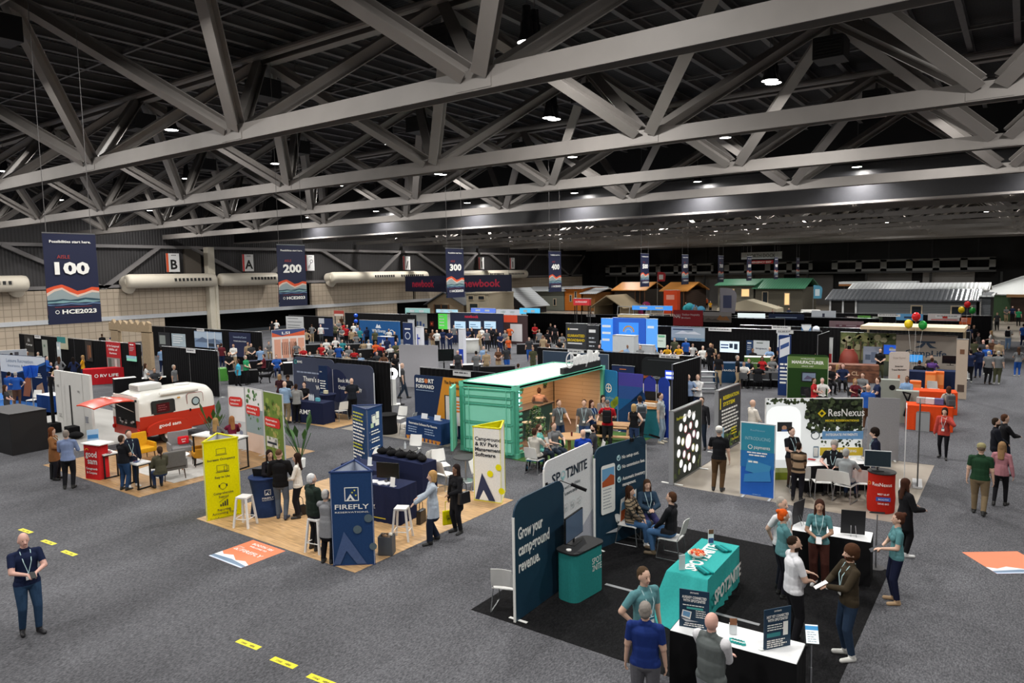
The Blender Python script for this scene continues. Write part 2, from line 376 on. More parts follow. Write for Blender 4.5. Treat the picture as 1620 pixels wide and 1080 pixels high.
# ventilation ducts on the left wall ------------------------------------------
dcm = mat('cream duct', (.74, .68, .57), .45, var=.05); hole = mat('duct outlet', (.03, .03, .03), .8)
DU = [(4, 25.8, 'r', 'cream round duct on left wall at the far left edge'), (34.2, 43.6, 'l', 'long cream duct with louvres below the letter B sign'),
      (44.1, 51.4, '', 'shorter cream duct right of the column below the letter A sign'), (59.4, 77.0, 'l', 'long cream duct behind the 200 and 300 aisle banners'),
      (84.4, 102.5, 'l', 'farthest cream duct on left wall behind the dark hanging sign')]
for y0, y1, bend, lab in DU:
    t = thing('ventilation_duct', lab, 'duct', (WL+1.1, y0, 6.0), group='ducts on the left wall'); L_ = y1-y0
    b = MB(); pr = [(.0, 0), (.5, .0), (.66, .12), (.7, .4), (.7, L_-.4), (.66, L_-.12), (.5, L_), (0, L_)]; n = 20
    vs = [(r*math.cos(2*PI*i/n), z, r*math.sin(2*PI*i/n)) for r, z in pr for i in range(n)]
    b.add(vs, [(j*n+i, (j+1)*n+i, (j+1)*n+(i+1) % n, j*n+(i+1) % n) for j in range(len(pr)-1) for i in range(n)], dcm)
    if bend: 
        yb = .6 if bend == 'l' else L_-.6
        b.cyl((0, yb, 0), (-1.2, yb, -.1), .68, dcm, n=16); b.cyl((0, yb, 0), (-.9, yb, -.75), .6, dcm, n=16)
    b.build('duct_body', t, smooth=True)
    for q0, q1 in ([(L_*.5, L_*.97)] if L_ < 12 else [(L_*.4, L_*.62), (L_*.68, L_*.95)]):
        m_ = int((q1-q0)/.42)
        for i in range(m_):
            v = MB(); yy = q0+i*.42; v.box((.69, yy, .08), (.1, .3, .3), hole, ry=-.1); v.box((.74, yy+.1, .08), (.04, .05, .3), dcm); v.build('louvre', t)
# hall signs on the left wall
for y, ch, stripe, lab in [(39.5, 'B', 'e0562a', 'white wall sign with a large black letter B'), (48.3, 'A', 'd0383a', 'white wall sign with a large black letter A'),
                   (56.9, '', 'c02a30', 'white wall sign with a black looping symbol beside the 200 banner'), (73.9, '/', 'c02a30', 'white wall sign with a slanted stroke, between the 200 and 300 banners'),
                   (91.1, 'I', 'c02a30', 'small white wall sign above the word on the dark hanging banner'), (99.7, 'I', 'c02a30', 'farthest white wall sign, beside the 400 banner')]:
    t = thing('wall_sign', lab, 'sign', (WL+.3, y, 6.9), PI/2, 'lettered signs high on the left wall')
    b = MB(); b.box((0, .03, .95), (1.4, .05, 1.9), H('e8e8e8')); b.box((-.6, -.02, .95), (.22, .03, 1.9), H(stripe)); b.build('board', t)
    if ch or y < 60:
        b = MB(); p = Print(b, -.7, 0, 0, .01)
        if ch: p.text(.8, .3, 1.35, ch, H('111111'), bold=.03)
        else: p.ring(.95, 1.15, .16, .06, H('111111')); p.line(.85, 1.0, .6, .5, .07, H('111111')); p.ring(.55, .45, .1, .05, H('111111'))
        p.lines(.55, 1.68, .5, 1, .1, .07, H('333333'), 0); b.build('lettering', t)
# lamps ------------------------------------------------------------------------
def make_lamp():
    t = thing('pendant_lamp', 'round high bay lamp hanging from the roof trusses, lit', 'lamp')
    b = MB(); b.lathe([(.05, 1.02), (.12, 1.0), (.14, .62), (.17, .58), (.19, .3), (.29, .02), (.27, .02), (.16, .3)], H('202024', 'glossy'), n=20); b.build('housing', t, smooth=True)
    MB().cyl((0, 0, 1.0), (0, 0, 1.78), .012, steel2, n=6).build('cable', t)
    b = MB(); b.lathe([(.01, .06), (.26, .06), (.275, .03), (.01, .0)], mat('lamp glow', (1, .98, .94), emit=16), n=24); b.build('diffuser', t)
    return t
lamp0 = make_lamp(); used = 0
ld = bpy.data.lights.new('lamp_light', 'AREA'); ld.shape = 'DISK'; ld.size = .56; ld.energy = LAMP_POWER; ld.color = (1, .97, .925)
ldf = bpy.data.lights.new('lamp_light_far', 'AREA'); ldf.shape = 'DISK'; ldf.size = .56; ldf.energy = LAMP_POWER*1.2; ldf.color = (1, .96, .90); ldf.spread = 2.3
ldg = bpy.data.lights.new('lamp_light_girder', 'AREA'); ldg.shape = 'DISK'; ldg.size = .56; ldg.energy = LAMP_POWER*2.4; ldg.color = (1, .98, .95); ldg.spread = 2.35
PAIR = {(17.0, -11.6), (25.6, -16.4), (25.6, -7.4), (35.0, -30.9)}
for y, z, xs in LAMP_ROWS:
    for x in xs:
        for j in range(2 if (y, x) in PAIR else 1):
            if used == 0: l = lamp0
            else: l = copy_tree(lamp0)
            used += 1; l.location = (x, y+j*.4, z)
            for c_ in l.children:
                if c_.name.startswith('cable'): zt_ = 15.0-z; c_.scale.z = (zt_-1.0)/.78; c_.location.z = 1.0-c_.scale.z*1.0; l['group'] = 'lit high bay lamps under the roof'
            if j == 0:
                lo = bpy.data.objects.new('lamp_light', ldg if y == 45.8 else (ld if y < 50 else ldf)); COL.objects.link(lo); lo.parent = l; lo.location = (0, 0, -.02)
# ------------------------------------------------------------------ people
SKIN = {'light': (.62, .40, .30), 'tan': (.47, .28, .19), 'brown': (.22, .115, .07), 'pink': (.68, .40, .33)}
for k_, c_ in SKIN.items(): MATS['skin '+k_] = mat('skin '+k_, c_, .55, var=.06)
EYE = mat('eye', (.03, .025, .02), .3, var=0); LIP = mat('lips', (.42, .14, .12), .5, var=0); BROW = mat('brow', (.09, .055, .035), .8, var=0)
def ik(a, b, l1, l2, hint):
    a = Vector(a); b = Vector(b); d = b-a; L_ = d.length
    if L_ > (l1+l2)*.998: b = a+d*((l1+l2)*.998/L_); d = b-a; L_ = d.length
    x = (l1*l1-l2*l2+L_*L_)/(2*L_); h_ = math.sqrt(max(0, l1*l1-x*x)); u = d/L_; hv = Vector(hint); hv = (hv-u*hv.dot(u)).normalized()
    return a+u*x+hv*h_, b
ARMS = {  # wrist target (right side, x>0) and elbow hint
    'down': ((.27, -.03, .86), (.3, .6, 0)), 'bent': ((.17, -.30, 1.10), (.5, .6, -.6)), 'phone': ((.06, -.34, 1.14), (.8, .3, -.5)),
    'mid': ((.05, -.25, 1.06), (.9, .4, -.4)), 'hip': ((.20, -.03, 1.00), (1, .5, 0)), 'reach': ((.16, -.48, 1.05), (.4, .2, -.8)),
    'up': ((.12, -.22, 1.38), (.7, -.1, -.7)), 'face': ((.05, -.19, 1.50), (.6, -.2, -.7)), 'cross': ((-.06, -.22, 1.16), (.9, .2, -.5)),
    'back': ((.08, .17, .95), (.9, .6, 0)), 'out': ((.42, -.30, 1.02), (.3, .5, -.6)), 'pocket': ((.20, -.08, .90), (.6, .8, 0)),
    'table': ((.14, -.36, .78), (.7, .2, -.4)), 'lap': ((.10, -.30, .62), (.8, .4, -.3))}
class Body:
    def __init__(s): s.v = []; s.f = []; s.pr = []
    def cap(s, a, b, ra, rb, reg, flat=1.0, side=None, n=12):
        "tapered rounded limb from a to b; flat squashes it along the front-back axis"
        a = Vector(a); b = Vector(b); ax = b-a; L_ = ax.length or 1e-4; ax = ax/L_ if ax.length > 1e-5 else Vector((0, 0, 1))
        u = Vector(side) if side else Vector((1, 0, 0)); u = (u-ax*u.dot(ax)); u = u.normalized() if u.length > .05 else ax.orthogonal().normalized(); w_ = ax.cross(u)
        rings = []
        for t in (-.96, -.7, -.3, 0): rings.append((a+ax*t*ra*flat*.9, ra*math.sqrt(max(0, 1-t*t))))
        for t in (.3, .7, .96): rings.append((b+ax*t*rb*flat*.9, rb*math.sqrt(1-t*t)))
        if abs(ra-rb) >= 0: rings.insert(4, (b, rb))
        o = len(s.v)
        for c, r in rings:
            for i in range(n): t = 2*PI*i/n; s.v.append(c+u*math.cos(t)*r+w_*math.sin(t)*r*flat)
        m = len(rings)
        for j in range(m-1):
            for i in range(n): s.f.append((o+j*n+i, o+j*n+(i+1) % n, o+(j+1)*n+(i+1) % n, o+(j+1)*n+i))
        s.f.append(tuple(o+i for i in range(n-1, -1, -1))); s.f.append(tuple(o+(m-1)*n+i for i in range(n)))
        s.pr.append((np.array(a), np.array(b), ra, rb, reg, flat))
    def ell(s, c, r, reg, rot=0):
        o = len(s.v); n, k = 14, 9; Rm = Matrix.Rotation(rot, 3, 'X')
        pts = [(math.sin(PI*j/k)*math.cos(2*PI*i/n)*r[0], math.sin(PI*j/k)*math.sin(2*PI*i/n)*r[1], math.cos(PI*j/k)*r[2]) for j in range(1, k) for i in range(n)]+[(0, 0, r[2]), (0, 0, -r[2])]
        s.v += [Vector(c)+Rm@Vector(p) for p in pts]; t = o+(k-1)*n
        s.f += [(o+j*n+i, o+(j+1)*n+i, o+(j+1)*n+(i+1) % n, o+j*n+(i+1) % n) for j in range(k-2) for i in range(n)]
        s.f += [(t, o+i, o+(i+1) % n) for i in range(n)]+[(t+1, o+(k-2)*n+(i+1) % n, o+(k-2)*n+i) for i in range(n)]
        a = np.array(c); s.pr.append((a, a, sum(r)/3, sum(r)/3, reg, 1))
def remesh(v, f, vox):
    me = bpy.data.meshes.new('r'); me.from_pydata([tuple(p) for p in v], [], f); o = bpy.data.objects.new('r', me); COL.objects.link(o)
    m = o.modifiers.new('r', 'REMESH'); m.mode = 'VOXEL'; m.voxel_size = vox; m.adaptivity = 0
    s_ = o.modifiers.new('s', 'SMOOTH'); s_.iterations = 2; s_.factor = .5
    dg = bpy.context.evaluated_depsgraph_get(); dg.update(); ev = o.evaluated_get(dg); e = ev.to_mesh()
    n = len(e.vertices); co = np.empty(n*3, np.float32); e.vertices.foreach_get('co', co); nr = np.empty(n*3, np.float32); e.vertices.foreach_get('normal', nr)
    fs = [tuple(p.vertices) for p in e.polygons]; ev.to_mesh_clear(); bpy.data.objects.remove(o); bpy.data.meshes.remove(me)
    return co.reshape(-1, 3), nr.reshape(-1, 3), fs
def raw_mesh(name, v, f, mats, mi=None, smooth=True):
    me = bpy.data.meshes.new(name); me.from_pydata([tuple(map(float, p)) for p in v], [], f)
    for m in mats: me.materials.append(m)
    if mi is not None: me.polygons.foreach_set('material_index', mi)
    if smooth: me.polygons.foreach_set('use_smooth', [True]*len(f))
    me.update(); return me
def submesh(v, n, fs, keep, off):
    idx = {}; vv = []; ff = []
    for f, k in zip(fs, keep):
        if not k: continue
        g = []
        for i in f:
            if i not in idx: idx[i] = len(vv); vv.append(v[i]+n[i]*off)
            g.append(idx[i])
        ff.append(g)
    return vv, ff
def person_geo(pose='stand', arms=('down', 'down'), female=False, fat=1.0, top='short', bottom='trousers', hair='short', lod=0, turn=0, lean=0, beard=False, stride=.0):
    """returns body mesh data: verts, normals, faces, region per face, hair data. faces -y, feet at z=0"""
    B = Body(); sit = pose in ('sit', 'sitlow'); F = fat; sh = .165 if female else .19; hipw = .095
    pz = .56 if sit else .93
    T = (lambda p: Vector(p))
    lz = lean  # forward lean of the torso in radians about the pelvis
    RL = Matrix.Rotation(lz, 3, 'X'); pv = Vector((0, 0, pz))
    def tz(x, y, z):  # torso point written for a standing body (pelvis at .93)
        return pv + RL @ Vector((x, y, z-.93))
    loose = {'short': .008, 'polo': .008, 'long': .012, 'jacket': .026, 'coat': .028, 'vest': .018}.get(top, .01)
    # torso
    wst = .118 if female else .138
    B.cap(tz(0, 0, .90), tz(0, 0, .99), .155*F+.006, .148*F+loose, 'hip', .70)
    B.cap(tz(0, .0, 1.0), tz(0, 0, 1.12), .148*F+loose, (wst+.01)*F+loose, 'torso', .74)
    if F > 1.08: B.ell(tz(0, -.055, 1.05), (.145*F, .12*F, .14), 'torso')
    B.cap(tz(0, 0, 1.14), tz(0, .0, 1.33), (wst+.01)*F+loose, (.150 if female else .172)*min(F, 1.1)+loose, 'torso', .66)
    if female: 
        for q in (-1, 1): B.ell(tz(q*.065, -.085, 1.27), (.062, .055, .06), 'torso')
    B.cap(tz(-sh+.045, .0, 1.405), tz(sh-.045, .0, 1.405), .056+loose*.6, .056+loose*.6, 'torso', .9, side=(0, 0, 1))
    B.cap(tz(-.05, .01, 1.45), tz(.05, .01, 1.45), .05, .05, 'torso', 1)
    nk = tz(0, .005, 1.43); RT = Matrix.Rotation(turn, 3, 'Z')
    hd = tz(0, 0, 1.49)
    def hz(x, y, z): return hd + RT @ (RL @ Vector((x, y, z-1.49)) if abs(lz) < .25 else Matrix.Rotation(lz*.6, 3, 'X') @ Vector((x, y, z-1.49)))
    B.cap(nk, hz(0, .0, 1.54), .060, .056, 'neck')
    B.ell(hz(0, .004, 1.645), (.081, .101, .112), 'head'); B.ell(hz(0, -.030, 1.60), (.058, .068, .078), 'head')
    B.ell(hz(0, -.055, 1.555), (.034, .035, .028), 'chin')
    if lod == 0:
        B.cap(hz(0, -.094, 1.635), hz(0, -.112, 1.600), .010, .015, 'nose')
        for q in (-1, 1): B.ell(hz(q*.078, .008, 1.62), (.012, .02, .032), 'ear')
    # legs
    if top == 'coat' and not sit:
        B.cap(tz(0, .0, 1.0), (0, .01, .66), .165*F+.02, .19*F, 'torso', .74)
    elif top in ('jacket', 'long') and not sit: B.cap(tz(0, 0, .98), tz(0, 0, .87), .158*F+.012, .165*F+.012, 'torso', .72)
    elif not sit and top in ('short', 'polo'): B.cap(tz(0, 0, .98), tz(0, 0, .90), .155*F+.012, .160*F+.012, 'torso', .72)
    lr = .012 if bottom == 'jeans' else (.022 if bottom == 'wide' else .016)
    if bottom in ('leggings',): lr = .002
    for q in (-1, 1):
        hp = Vector((q*hipw, 0, pz-.02)); st_ = stride*q
        if sit:
            kn = Vector((q*.12, -.42, .50)); an = Vector((q*.11, -.40+.05*q, .09))
        else:
            an = Vector((q*.105+(.03 if not stride else 0), -st_*.5, .085+max(0, -st_)*.12)); kn, an = ik(hp, an, .425, .415, (q*.08, -1, 0))
        B.cap(hp, kn, (.090+lr*.6)*min(F, 1.15), .056+lr, 'thigh'); B.cap(kn, an, .055+lr, (.036+lr*(1.6 if bottom == 'wide' else .9)), 'calf')
        if bottom == 'skirt' and not sit: pass
        tw = q*.22
        fx = Vector((math.sin(tw)*.17, -math.cos(tw)*.17, 0))
        B.cap(an+Vector((0, .035, -.045)), an+fx+Vector((0, 0, -.05)), .038, .033, 'shoe', .95, side=(0, 0, 1)); B.cap(an+Vector((0, .01, -.01)), an+Vector((0, .02, -.05)), .042, .04, 'shoe')
    # arms
    hands = []
    for q, am in ((-1, arms[0]), (1, arms[1])):
        wt, hint = (ARMS[am] if isinstance(am, str) else am)
        S = tz(q*sh, .0, 1.405); wt = Vector(wt); 
        W_ = Vector((q*wt[0], wt[1], wt[2]+(0 if not sit or (isinstance(am, str) and am in ('table', 'lap')) else pz-.93)))
        if not sit and lz: W_ = pv+RL@(W_-pv) if am in ('down', 'hip', 'pocket', 'back') else W_+Vector((0, -math.sin(lz)*.4, -.05))
        E_, W_ = ik(S, W_, .285, .255, (q*hint[0], hint[1], hint[2]))
        sl = loose
        B.cap(S, E_, (.050 if not female else .043)*min(F, 1.15)+sl, (.040 if not female else .034)+sl, 'uarm'); 
        fs_ = sl if top in ('long', 'jacket', 'coat') else 0
        B.cap(E_, W_, .040+fs_, .026+fs_*.8, 'farm')
        d = (W_-E_).normalized(); hands.append((W_, d))
        if am == 'face': d = (d+Vector((0, 0, .8))).normalized()
        if am in ('phone', 'mid', 'bent', 'cross', 'table', 'reach', 'lap'): pn = Vector((-q*.3, 0, -1))
        else: pn = Vector((-q, 0, 0))
        sd = d.cross(pn).normalized()
        B.cap(W_, W_+d*.07, .027, .034, 'hand', .5, side=sd, n=10)
        if lod == 0:
            thumb = -1 if sd.dot(Vector((0, -1, .3))) < 0 else 1
            for i, L_ in enumerate((.065, .075, .07, .055)):
                p = W_+d*.09+sd*(.0255-.017*i)*thumb; m_ = p+(d*.85+pn*.35).normalized()*L_*.55; e_ = m_+(d*.5+pn*.9).normalized()*L_*.45
                B.cap(p-d*.02, m_, .0095, .0085, 'hand', n=7); B.cap(m_, e_, .0085, .0075, 'hand', n=7)
            p = W_+d*.03+sd*.024*thumb; B.cap(p, p+(d*.75+sd*.65*thumb+pn*.3).normalized()*.06, .012, .010, 'hand', n=7)
        else: B.cap(W_+d*.08, W_+(d+pn*.35)*.14, .028, .018, 'hand', .5, side=sd, n=8)
    vox = (.0095, .019, .032)[lod]
    v, n, fs = remesh(B.v, B.f, vox)
    # region of each face
    fc = np.array([v[list(f)].mean(0) for f in fs]); best = np.full(len(fs), 9.); reg = np.zeros(len(fs), int); tt = np.zeros(len(fs)); names = sorted({p[4] for p in B.pr})
    for a, b, ra, rb, rg, fl in B.pr:
        ab = b-a; L2 = ab@ab; t = np.clip(((fc-a)@ab)/L2, 0, 1) if L2 > 1e-8 else np.zeros(len(fs))
        d_ = fc-(a+t[:, None]*ab); dist = np.linalg.norm(d_*np.array([1, 1/fl, 1]) if fl < .9 else d_, axis=1)-(ra+(rb-ra)*t)
        k = dist < best; best[k] = dist[k]; reg[k] = names.index(rg); tt[k] = t[k]
    R = np.array(names)[reg]
    out = np.zeros(len(fs), int)  # 0 skin 1 top 2 bottom 3 shoe 4 eye 5 lip 6 brow/beard
    out[(R == 'torso')] = 1; out[R == 'hip'] = 2; out[(R == 'thigh') | (R == 'calf')] = 2; out[R == 'shoe'] = 3
    hem = {'short': -.045, 'polo': -.045, 'long': -.07, 'jacket': -.10, 'coat': -.27, 'vest': -.05, 'sleeveless': -.02}.get(top, -.04)
    if sit: hem = -.03 if top != 'coat' else -.06
    zz = fc[:, 2]-pz
    if lz: zz = (fc-np.array(pv))@np.array(RL@Vector((0, 0, 1)))
    core = (R == 'torso') | (R == 'hip') | (R == 'thigh')
    out[core & (zz > hem)] = 1; out[core & (zz <= hem)] = 2
    if sit: out[core & (fc[:, 1] < -.17) & (R == 'thigh')] = 2
    if bottom == 'shorts': out[(R == 'calf')] = 0
    out[(R == 'calf') & (tt > .93)] = 3 if bottom not in ('shorts',) else 0
    if top in ('long', 'jacket', 'coat'): out[(R == 'uarm') | (R == 'farm')] = 1
    elif top == 'sleeveless': pass
    else: out[(R == 'uarm') & (tt < .72)] = 1
    out[(R == 'neck') & (tt < .12)] = 1
    if top == 'vest': out[(R == 'uarm') | ((R == 'farm') & (tt < .5))] = 7
    if lod == 0:
        for q in (-1, 1):
            for p, r, c in (((q*.030, -.098, 1.638), .0095, 4), ((q*.032, -.098, 1.662), .007, 6), ((q*.020, -.098, 1.662), .006, 6), ((q*.044, -.09, 1.661), .006, 6)):
                k = (np.linalg.norm((fc-np.array(hz(*p)))*np.array([1, .35, 1.3]), axis=1) < r) & ((R == 'head'))
                out[k] = c
        for x_ in (-.018, 0, .018): out[(np.linalg.norm((fc-np.array(hz(x_, -.098, 1.572)))*np.array([1, .3, 1.4]), axis=1) < .011) & ((R == 'head') | (R == 'chin') | (R == 'nose'))] = 5
    if beard:
        hl = np.array([RT.inverted() @ Vector(p-np.array(hd)) for p in fc]) if lod < 2 else fc-np.array(hd)
        out[(np.isin(R, ('head', 'chin')) | ((R == 'neck') & (tt > .8))) & (hl[:, 2] < .105) & (hl[:, 1] < .01) & (hl[:, 2] > .02) & (out == 0)] = 6
    # hair
    hb = Body()
    if hair != 'bald':
        big = {'short': 0, 'crop': -.004, 'long': .008, 'bun': .004, 'pony': .004, 'curly': .018, 'bob': .010, 'fringe': .002, 'cap': .004, 'hat': .004}.get(hair, 0)
        hb.ell(hz(0, .022, 1.672), (.083+big, .100+big, .097+big), 'h')
        if hair in ('short', 'bun', 'pony', 'long', 'bob', 'curly'): hb.ell(hz(0, .045, 1.62), (.078+big, .072+big, .085+big), 'h')
        if hair in ('long',):
            hb.cap(hz(0, .06, 1.62), tz(0, .105, 1.32), .085, .075, 'h', .5)
            for q in (-1, 1): hb.cap(hz(q*.07, .01, 1.66), tz(q*.085, -.02, 1.36), .028, .03, 'h')
        if hair == 'bob':
            hb.cap(hz(0, .05, 1.62), hz(0, .05, 1.52), .09, .085, 'h', .7)
            for q in (-1, 1): hb.cap(hz(q*.075, -.005, 1.66), hz(q*.075, .0, 1.53), .026, .026, 'h')
        if hair == 'bun': hb.ell(hz(0, .11, 1.73), (.045, .045, .04), 'h')
        if hair == 'pony': hb.ell(hz(0, .115, 1.68), (.03, .03, .03), 'h'); hb.cap(hz(0, .13, 1.67), tz(0, .12, 1.38), .032, .018, 'h')
        hv, hn, hf = remesh(hb.v, hb.f, max(.012, vox))
        rr = np.random.RandomState(3)
        if lod == 0: hv = hv+hn*(rr.rand(len(hv), 1)-.4)*.006
        hairdata = (hv, hf)
    else: hairdata = None
    return dict(v=v, n=n, f=fs, reg=out, hair=hairdata, hands=hands, hz=hz, tz=tz, sit=sit)
_gc = {}
def geo(lod, spec):
    k = (lod, tuple(sorted(spec.items())))
    if k not in _gc: _gc[k] = person_geo(lod=lod, **spec)
    return _gc[k]
NP = [0]
HANDS = {}
def person(label, loc, rz, top_c, bot_c, hair_c='3a2a1e', skin='light', shoe_c='2a2a2a', lod=1, hgt=1.75, group=None, badge=True, beard_c=None, extra=None, **spec):
    """a person facing rz (0 = towards -y); clothes are children of the body"""
    g = geo(lod, spec); sk = MATS['skin '+skin]; hc = H(hair_c, 'cloth'); s = hgt/1.755
    body = raw_mesh('person', g['v'], g['f'], [sk, sk, sk, sk, EYE, LIP, (H(beard_c, 'cloth') if beard_c else hc), sk], g['reg'])
    o = bpy.data.objects.new('person', body); COL.objects.link(o); o.location = loc; o.rotation_euler = (0, 0, rz); o.scale = (s, s, s)
    tag(o, label, 'person', group); NP[0] += 1; HANDS[o.name] = [Matrix.LocRotScale(o.location, o.rotation_euler, o.scale) @ (q+d*.13) for q, d in g['hands']]
    tn = {'short': 'shirt', 'polo': 'shirt', 'long': 'long_sleeved_shirt', 'jacket': 'jacket', 'coat': 'coat', 'vest': 'vest', 'sleeveless': 'sleeveless_top'}[spec.get('top', 'short')]
    bn = {'shorts': 'shorts', 'jeans': 'jeans'}.get(spec.get('bottom'), 'trousers')
    for r_, nm, c, kind in ((1, tn, top_c, 'cloth'), (2, bn, bot_c, 'cloth'), (3, 'shoes', shoe_c, 'paint'), (7, 'shirt_sleeves', 'd4d4d8', 'cloth')):
        v, f = submesh(g['v'], g['n'], g['f'], g['reg'] == r_, .004)
        if v:
            c_ = bpy.data.objects.new(nm, raw_mesh(nm, v, f, [H(c, kind)])); COL.objects.link(c_); c_.parent = o
    hz, tz = g['hz'], g['tz']
    if g['hair']:
        c_ = bpy.data.objects.new('hair', raw_mesh('hair', g['hair'][0], g['hair'][1], [hc])); COL.objects.link(c_); c_.parent = o
    if spec.get('hair') in ('cap', 'hat'):
        b = MB(); cc = H(extra or '333333', 'cloth'); p = hz(0, .015, 1.69)
        b.lathe([(.094, -.01), (.096, .03), (.08, .07), (.045, .092), (.004, .098)], cc, c=p, n=16, sy=1.1)
        if spec['hair'] == 'cap': b.prism([hz(x, y, 1.682) for x, y in ((-.075, -.07), (-.06, -.14), (0, -.165), (.06, -.14), (.075, -.07))], (0, 0, .008), cc)
        b.build('cap', o, smooth=True)
    if badge and lod < 2 and not spec.get('lean', 0) > .3:
        b = MB(); lc = H('b9d7dc', 'paint')
        fy = -.135*spec.get('fat', 1)-(.03 if spec.get('top') in ('jacket', 'coat', 'vest') else .012)-(.03 if spec.get('female') else 0)
        pts = [tz(0, fy, 1.10), tz(.055, fy*.95, 1.30), tz(.075, -.045, 1.455), tz(.04, .06, 1.48)]
        for a_, c_ in zip(pts, pts[1:]): b.cyl(a_, c_, .007, lc, n=4)
        for a_, c_ in zip(pts, pts[1:]): b.cyl((-a_.x, a_.y, a_.z), (-c_.x, c_.y, c_.z), .007, lc, n=4)
        b.cyl(pts[-1], (-pts[-1].x, pts[-1].y, pts[-1].z), .007, lc, n=4)
        ln = b.build('lanyard', o); b = MB(); b.box(tz(0, fy-.004, 1.05), (.085, .006, .115), H('f0f0ee')); b.box(tz(0, fy-.009, 1.09), (.085, .003, .03), H('2b6f88')); b.build('badge', ln)
    return o
def backpack(loc, rz, c, label, s=1):
    t = thing('backpack', label, 'backpack', loc, rz)
    b = MB(); m = H(c, 'cloth'); b.box((0, 0, 0), (.30*s, .16*s, .44*s), m); b.build('bag_body', t, bevel=.05)
    b = MB(); b.box((0, .10*s, -.07), (.24*s, .06, .22*s), m); b.build('front_pocket', t, bevel=.02)
    for q in (-1, 1):
        b = MB(); b.tube([(q*.1, -.08, .2), (q*.12, -.15, .24), (q*.13, -.27, .17), (q*.14, -.30, 0), (q*.13, -.2, -.12), (q*.12, -.09, -.18)], .016, m, 6); b.build('shoulder_strap', t)
    return t
def handbag(loc, rz, c, label, w_=.3, h_=.26):
    t = thing('handbag', label, 'bag', loc, rz); m = H(c, 'glossy' if c < '3' else 'cloth')
    b = MB(); b.prism([(-w_/2, -.06, 0), (w_/2, -.06, 0), (w_*.43, -.06, h_), (-w_*.43, -.06, h_)], (0, .12, 0), m); b.build('bag_body', t, bevel=.02)
    b = MB(); b.tube([(-w_*.25, 0, h_-.01), (-w_*.22, 0, h_+.16), (0, 0, h_+.24), (w_*.22, 0, h_+.16), (w_*.25, 0, h_-.01)], .009, m, 6); b.build('handle', t); return t
# ------------------------------------------------------------------ furniture and booth builders
W_ = H('e9e9e6'); BLK = H('141416', 'cloth'); NAVY = H('1f2a4a', 'cloth'); CHR = H('b9babd', 'metal'); TEAL = H('2b8583', 'cloth')
def rz_to(loc, ang=0):
    "rotation that turns a thing's front (-y) to the viewer, plus ang degrees towards picture right"
    return math.atan2(-loc[0], loc[1])+math.radians(ang)
def seg(p0, p1):
    d = Vector(p1)-Vector(p0); return math.atan2(d.y, d.x), d.to_2d().length
def chair_mesh(kind):
    t = thing('chair', 'x', 'chair')
    sh = H('e4e4e1', 'glossy') if kind == 'white' else (H('2b2c2f', 'cloth') if kind == 'black' else H('5f6164', 'cloth'))
    b = MB(); n = 6
    vs = []; 
    for i in range(n+1):
        for j in range(5): x = -.22+.44*j/4; y = -.22+.44*i/n; vs.append((x, y, .455-.018*math.cos(x*6)*math.sin(PI*i/n)-(.02 if i == 0 else 0)))
    top = len(vs); vs += [(x, y, z-.016) for x, y, z in vs]
    f = [(i*5+j, i*5+j+1, (i+1)*5+j+1, (i+1)*5+j) for i in range(n) for j in range(4)]
    f += [tuple(top+k for k in reversed(q)) for q in f[:]]
    rim = [j for j in range(5)]+[i*5+4 for i in range(1, n+1)]+[n*5+j for j in range(3, -1, -1)]+[i*5 for i in range(n-1, 0, -1)]
    f += [(rim[k], top+rim[k], top+rim[(k+1) % len(rim)], rim[(k+1) % len(rim)]) for k in range(len(rim))]
    b.add(vs, f, sh); b.build('seat', t, smooth=True)
    b = MB(); vs = []
    for i in range(7):
        for j in range(7): u = -1+2*j/6; z = .50+.36*i/6; vs.append((u*.22*(1-.10*(i/6)**2), .235+.10*i/6-.035*(1-u*u)+.0, z))
    k = len(vs); vs += [(x, y+.014, z) for x, y, z in vs]
    f = [(i*7+j, i*7+j+1, (i+1)*7+j+1, (i+1)*7+j) for i in range(6) for j in range(6)]; f += [tuple(k+q for q in reversed(g)) for g in f[:]]
    rim = list(range(7))+[i*7+6 for i in range(1, 7)]+[42+j for j in range(5, -1, -1)]+[i*7 for i in range(5, 0, -1)]
    f += [(rim[q], rim[(q+1) % len(rim)], k+rim[(q+1) % len(rim)], k+rim[q]) for q in range(len(rim))]
    b.add(vs, f, sh); b.build('backrest', t, smooth=True)
    lg = CHR if kind == 'white' else H('1c1c1e', 'metal')
    for q in (-1, 1):
        b = MB(); b.tube([(q*.20, -.20, .44), (q*.23, -.25, .012), (q*.23, .27, .012), (q*.20, .20, .44), (q*.2, .25, .55)], .011, lg, 6); b.build('leg_frame', t)
    b = MB(); b.tube([(-.20, -.17, .435), (.20, -.17, .435)], .010, lg, 6); b.build('crossbar', t)
    return t
CH0 = {}
def chair(kind, loc, rz, label, group=None):
    if kind not in CH0:
        c = CH0[kind] = chair_mesh(kind); c.location = loc; c.rotation_euler = (0, 0, rz); return tag(c, label, None, group)
    return dup(CH0[kind], loc, rz, label, group)
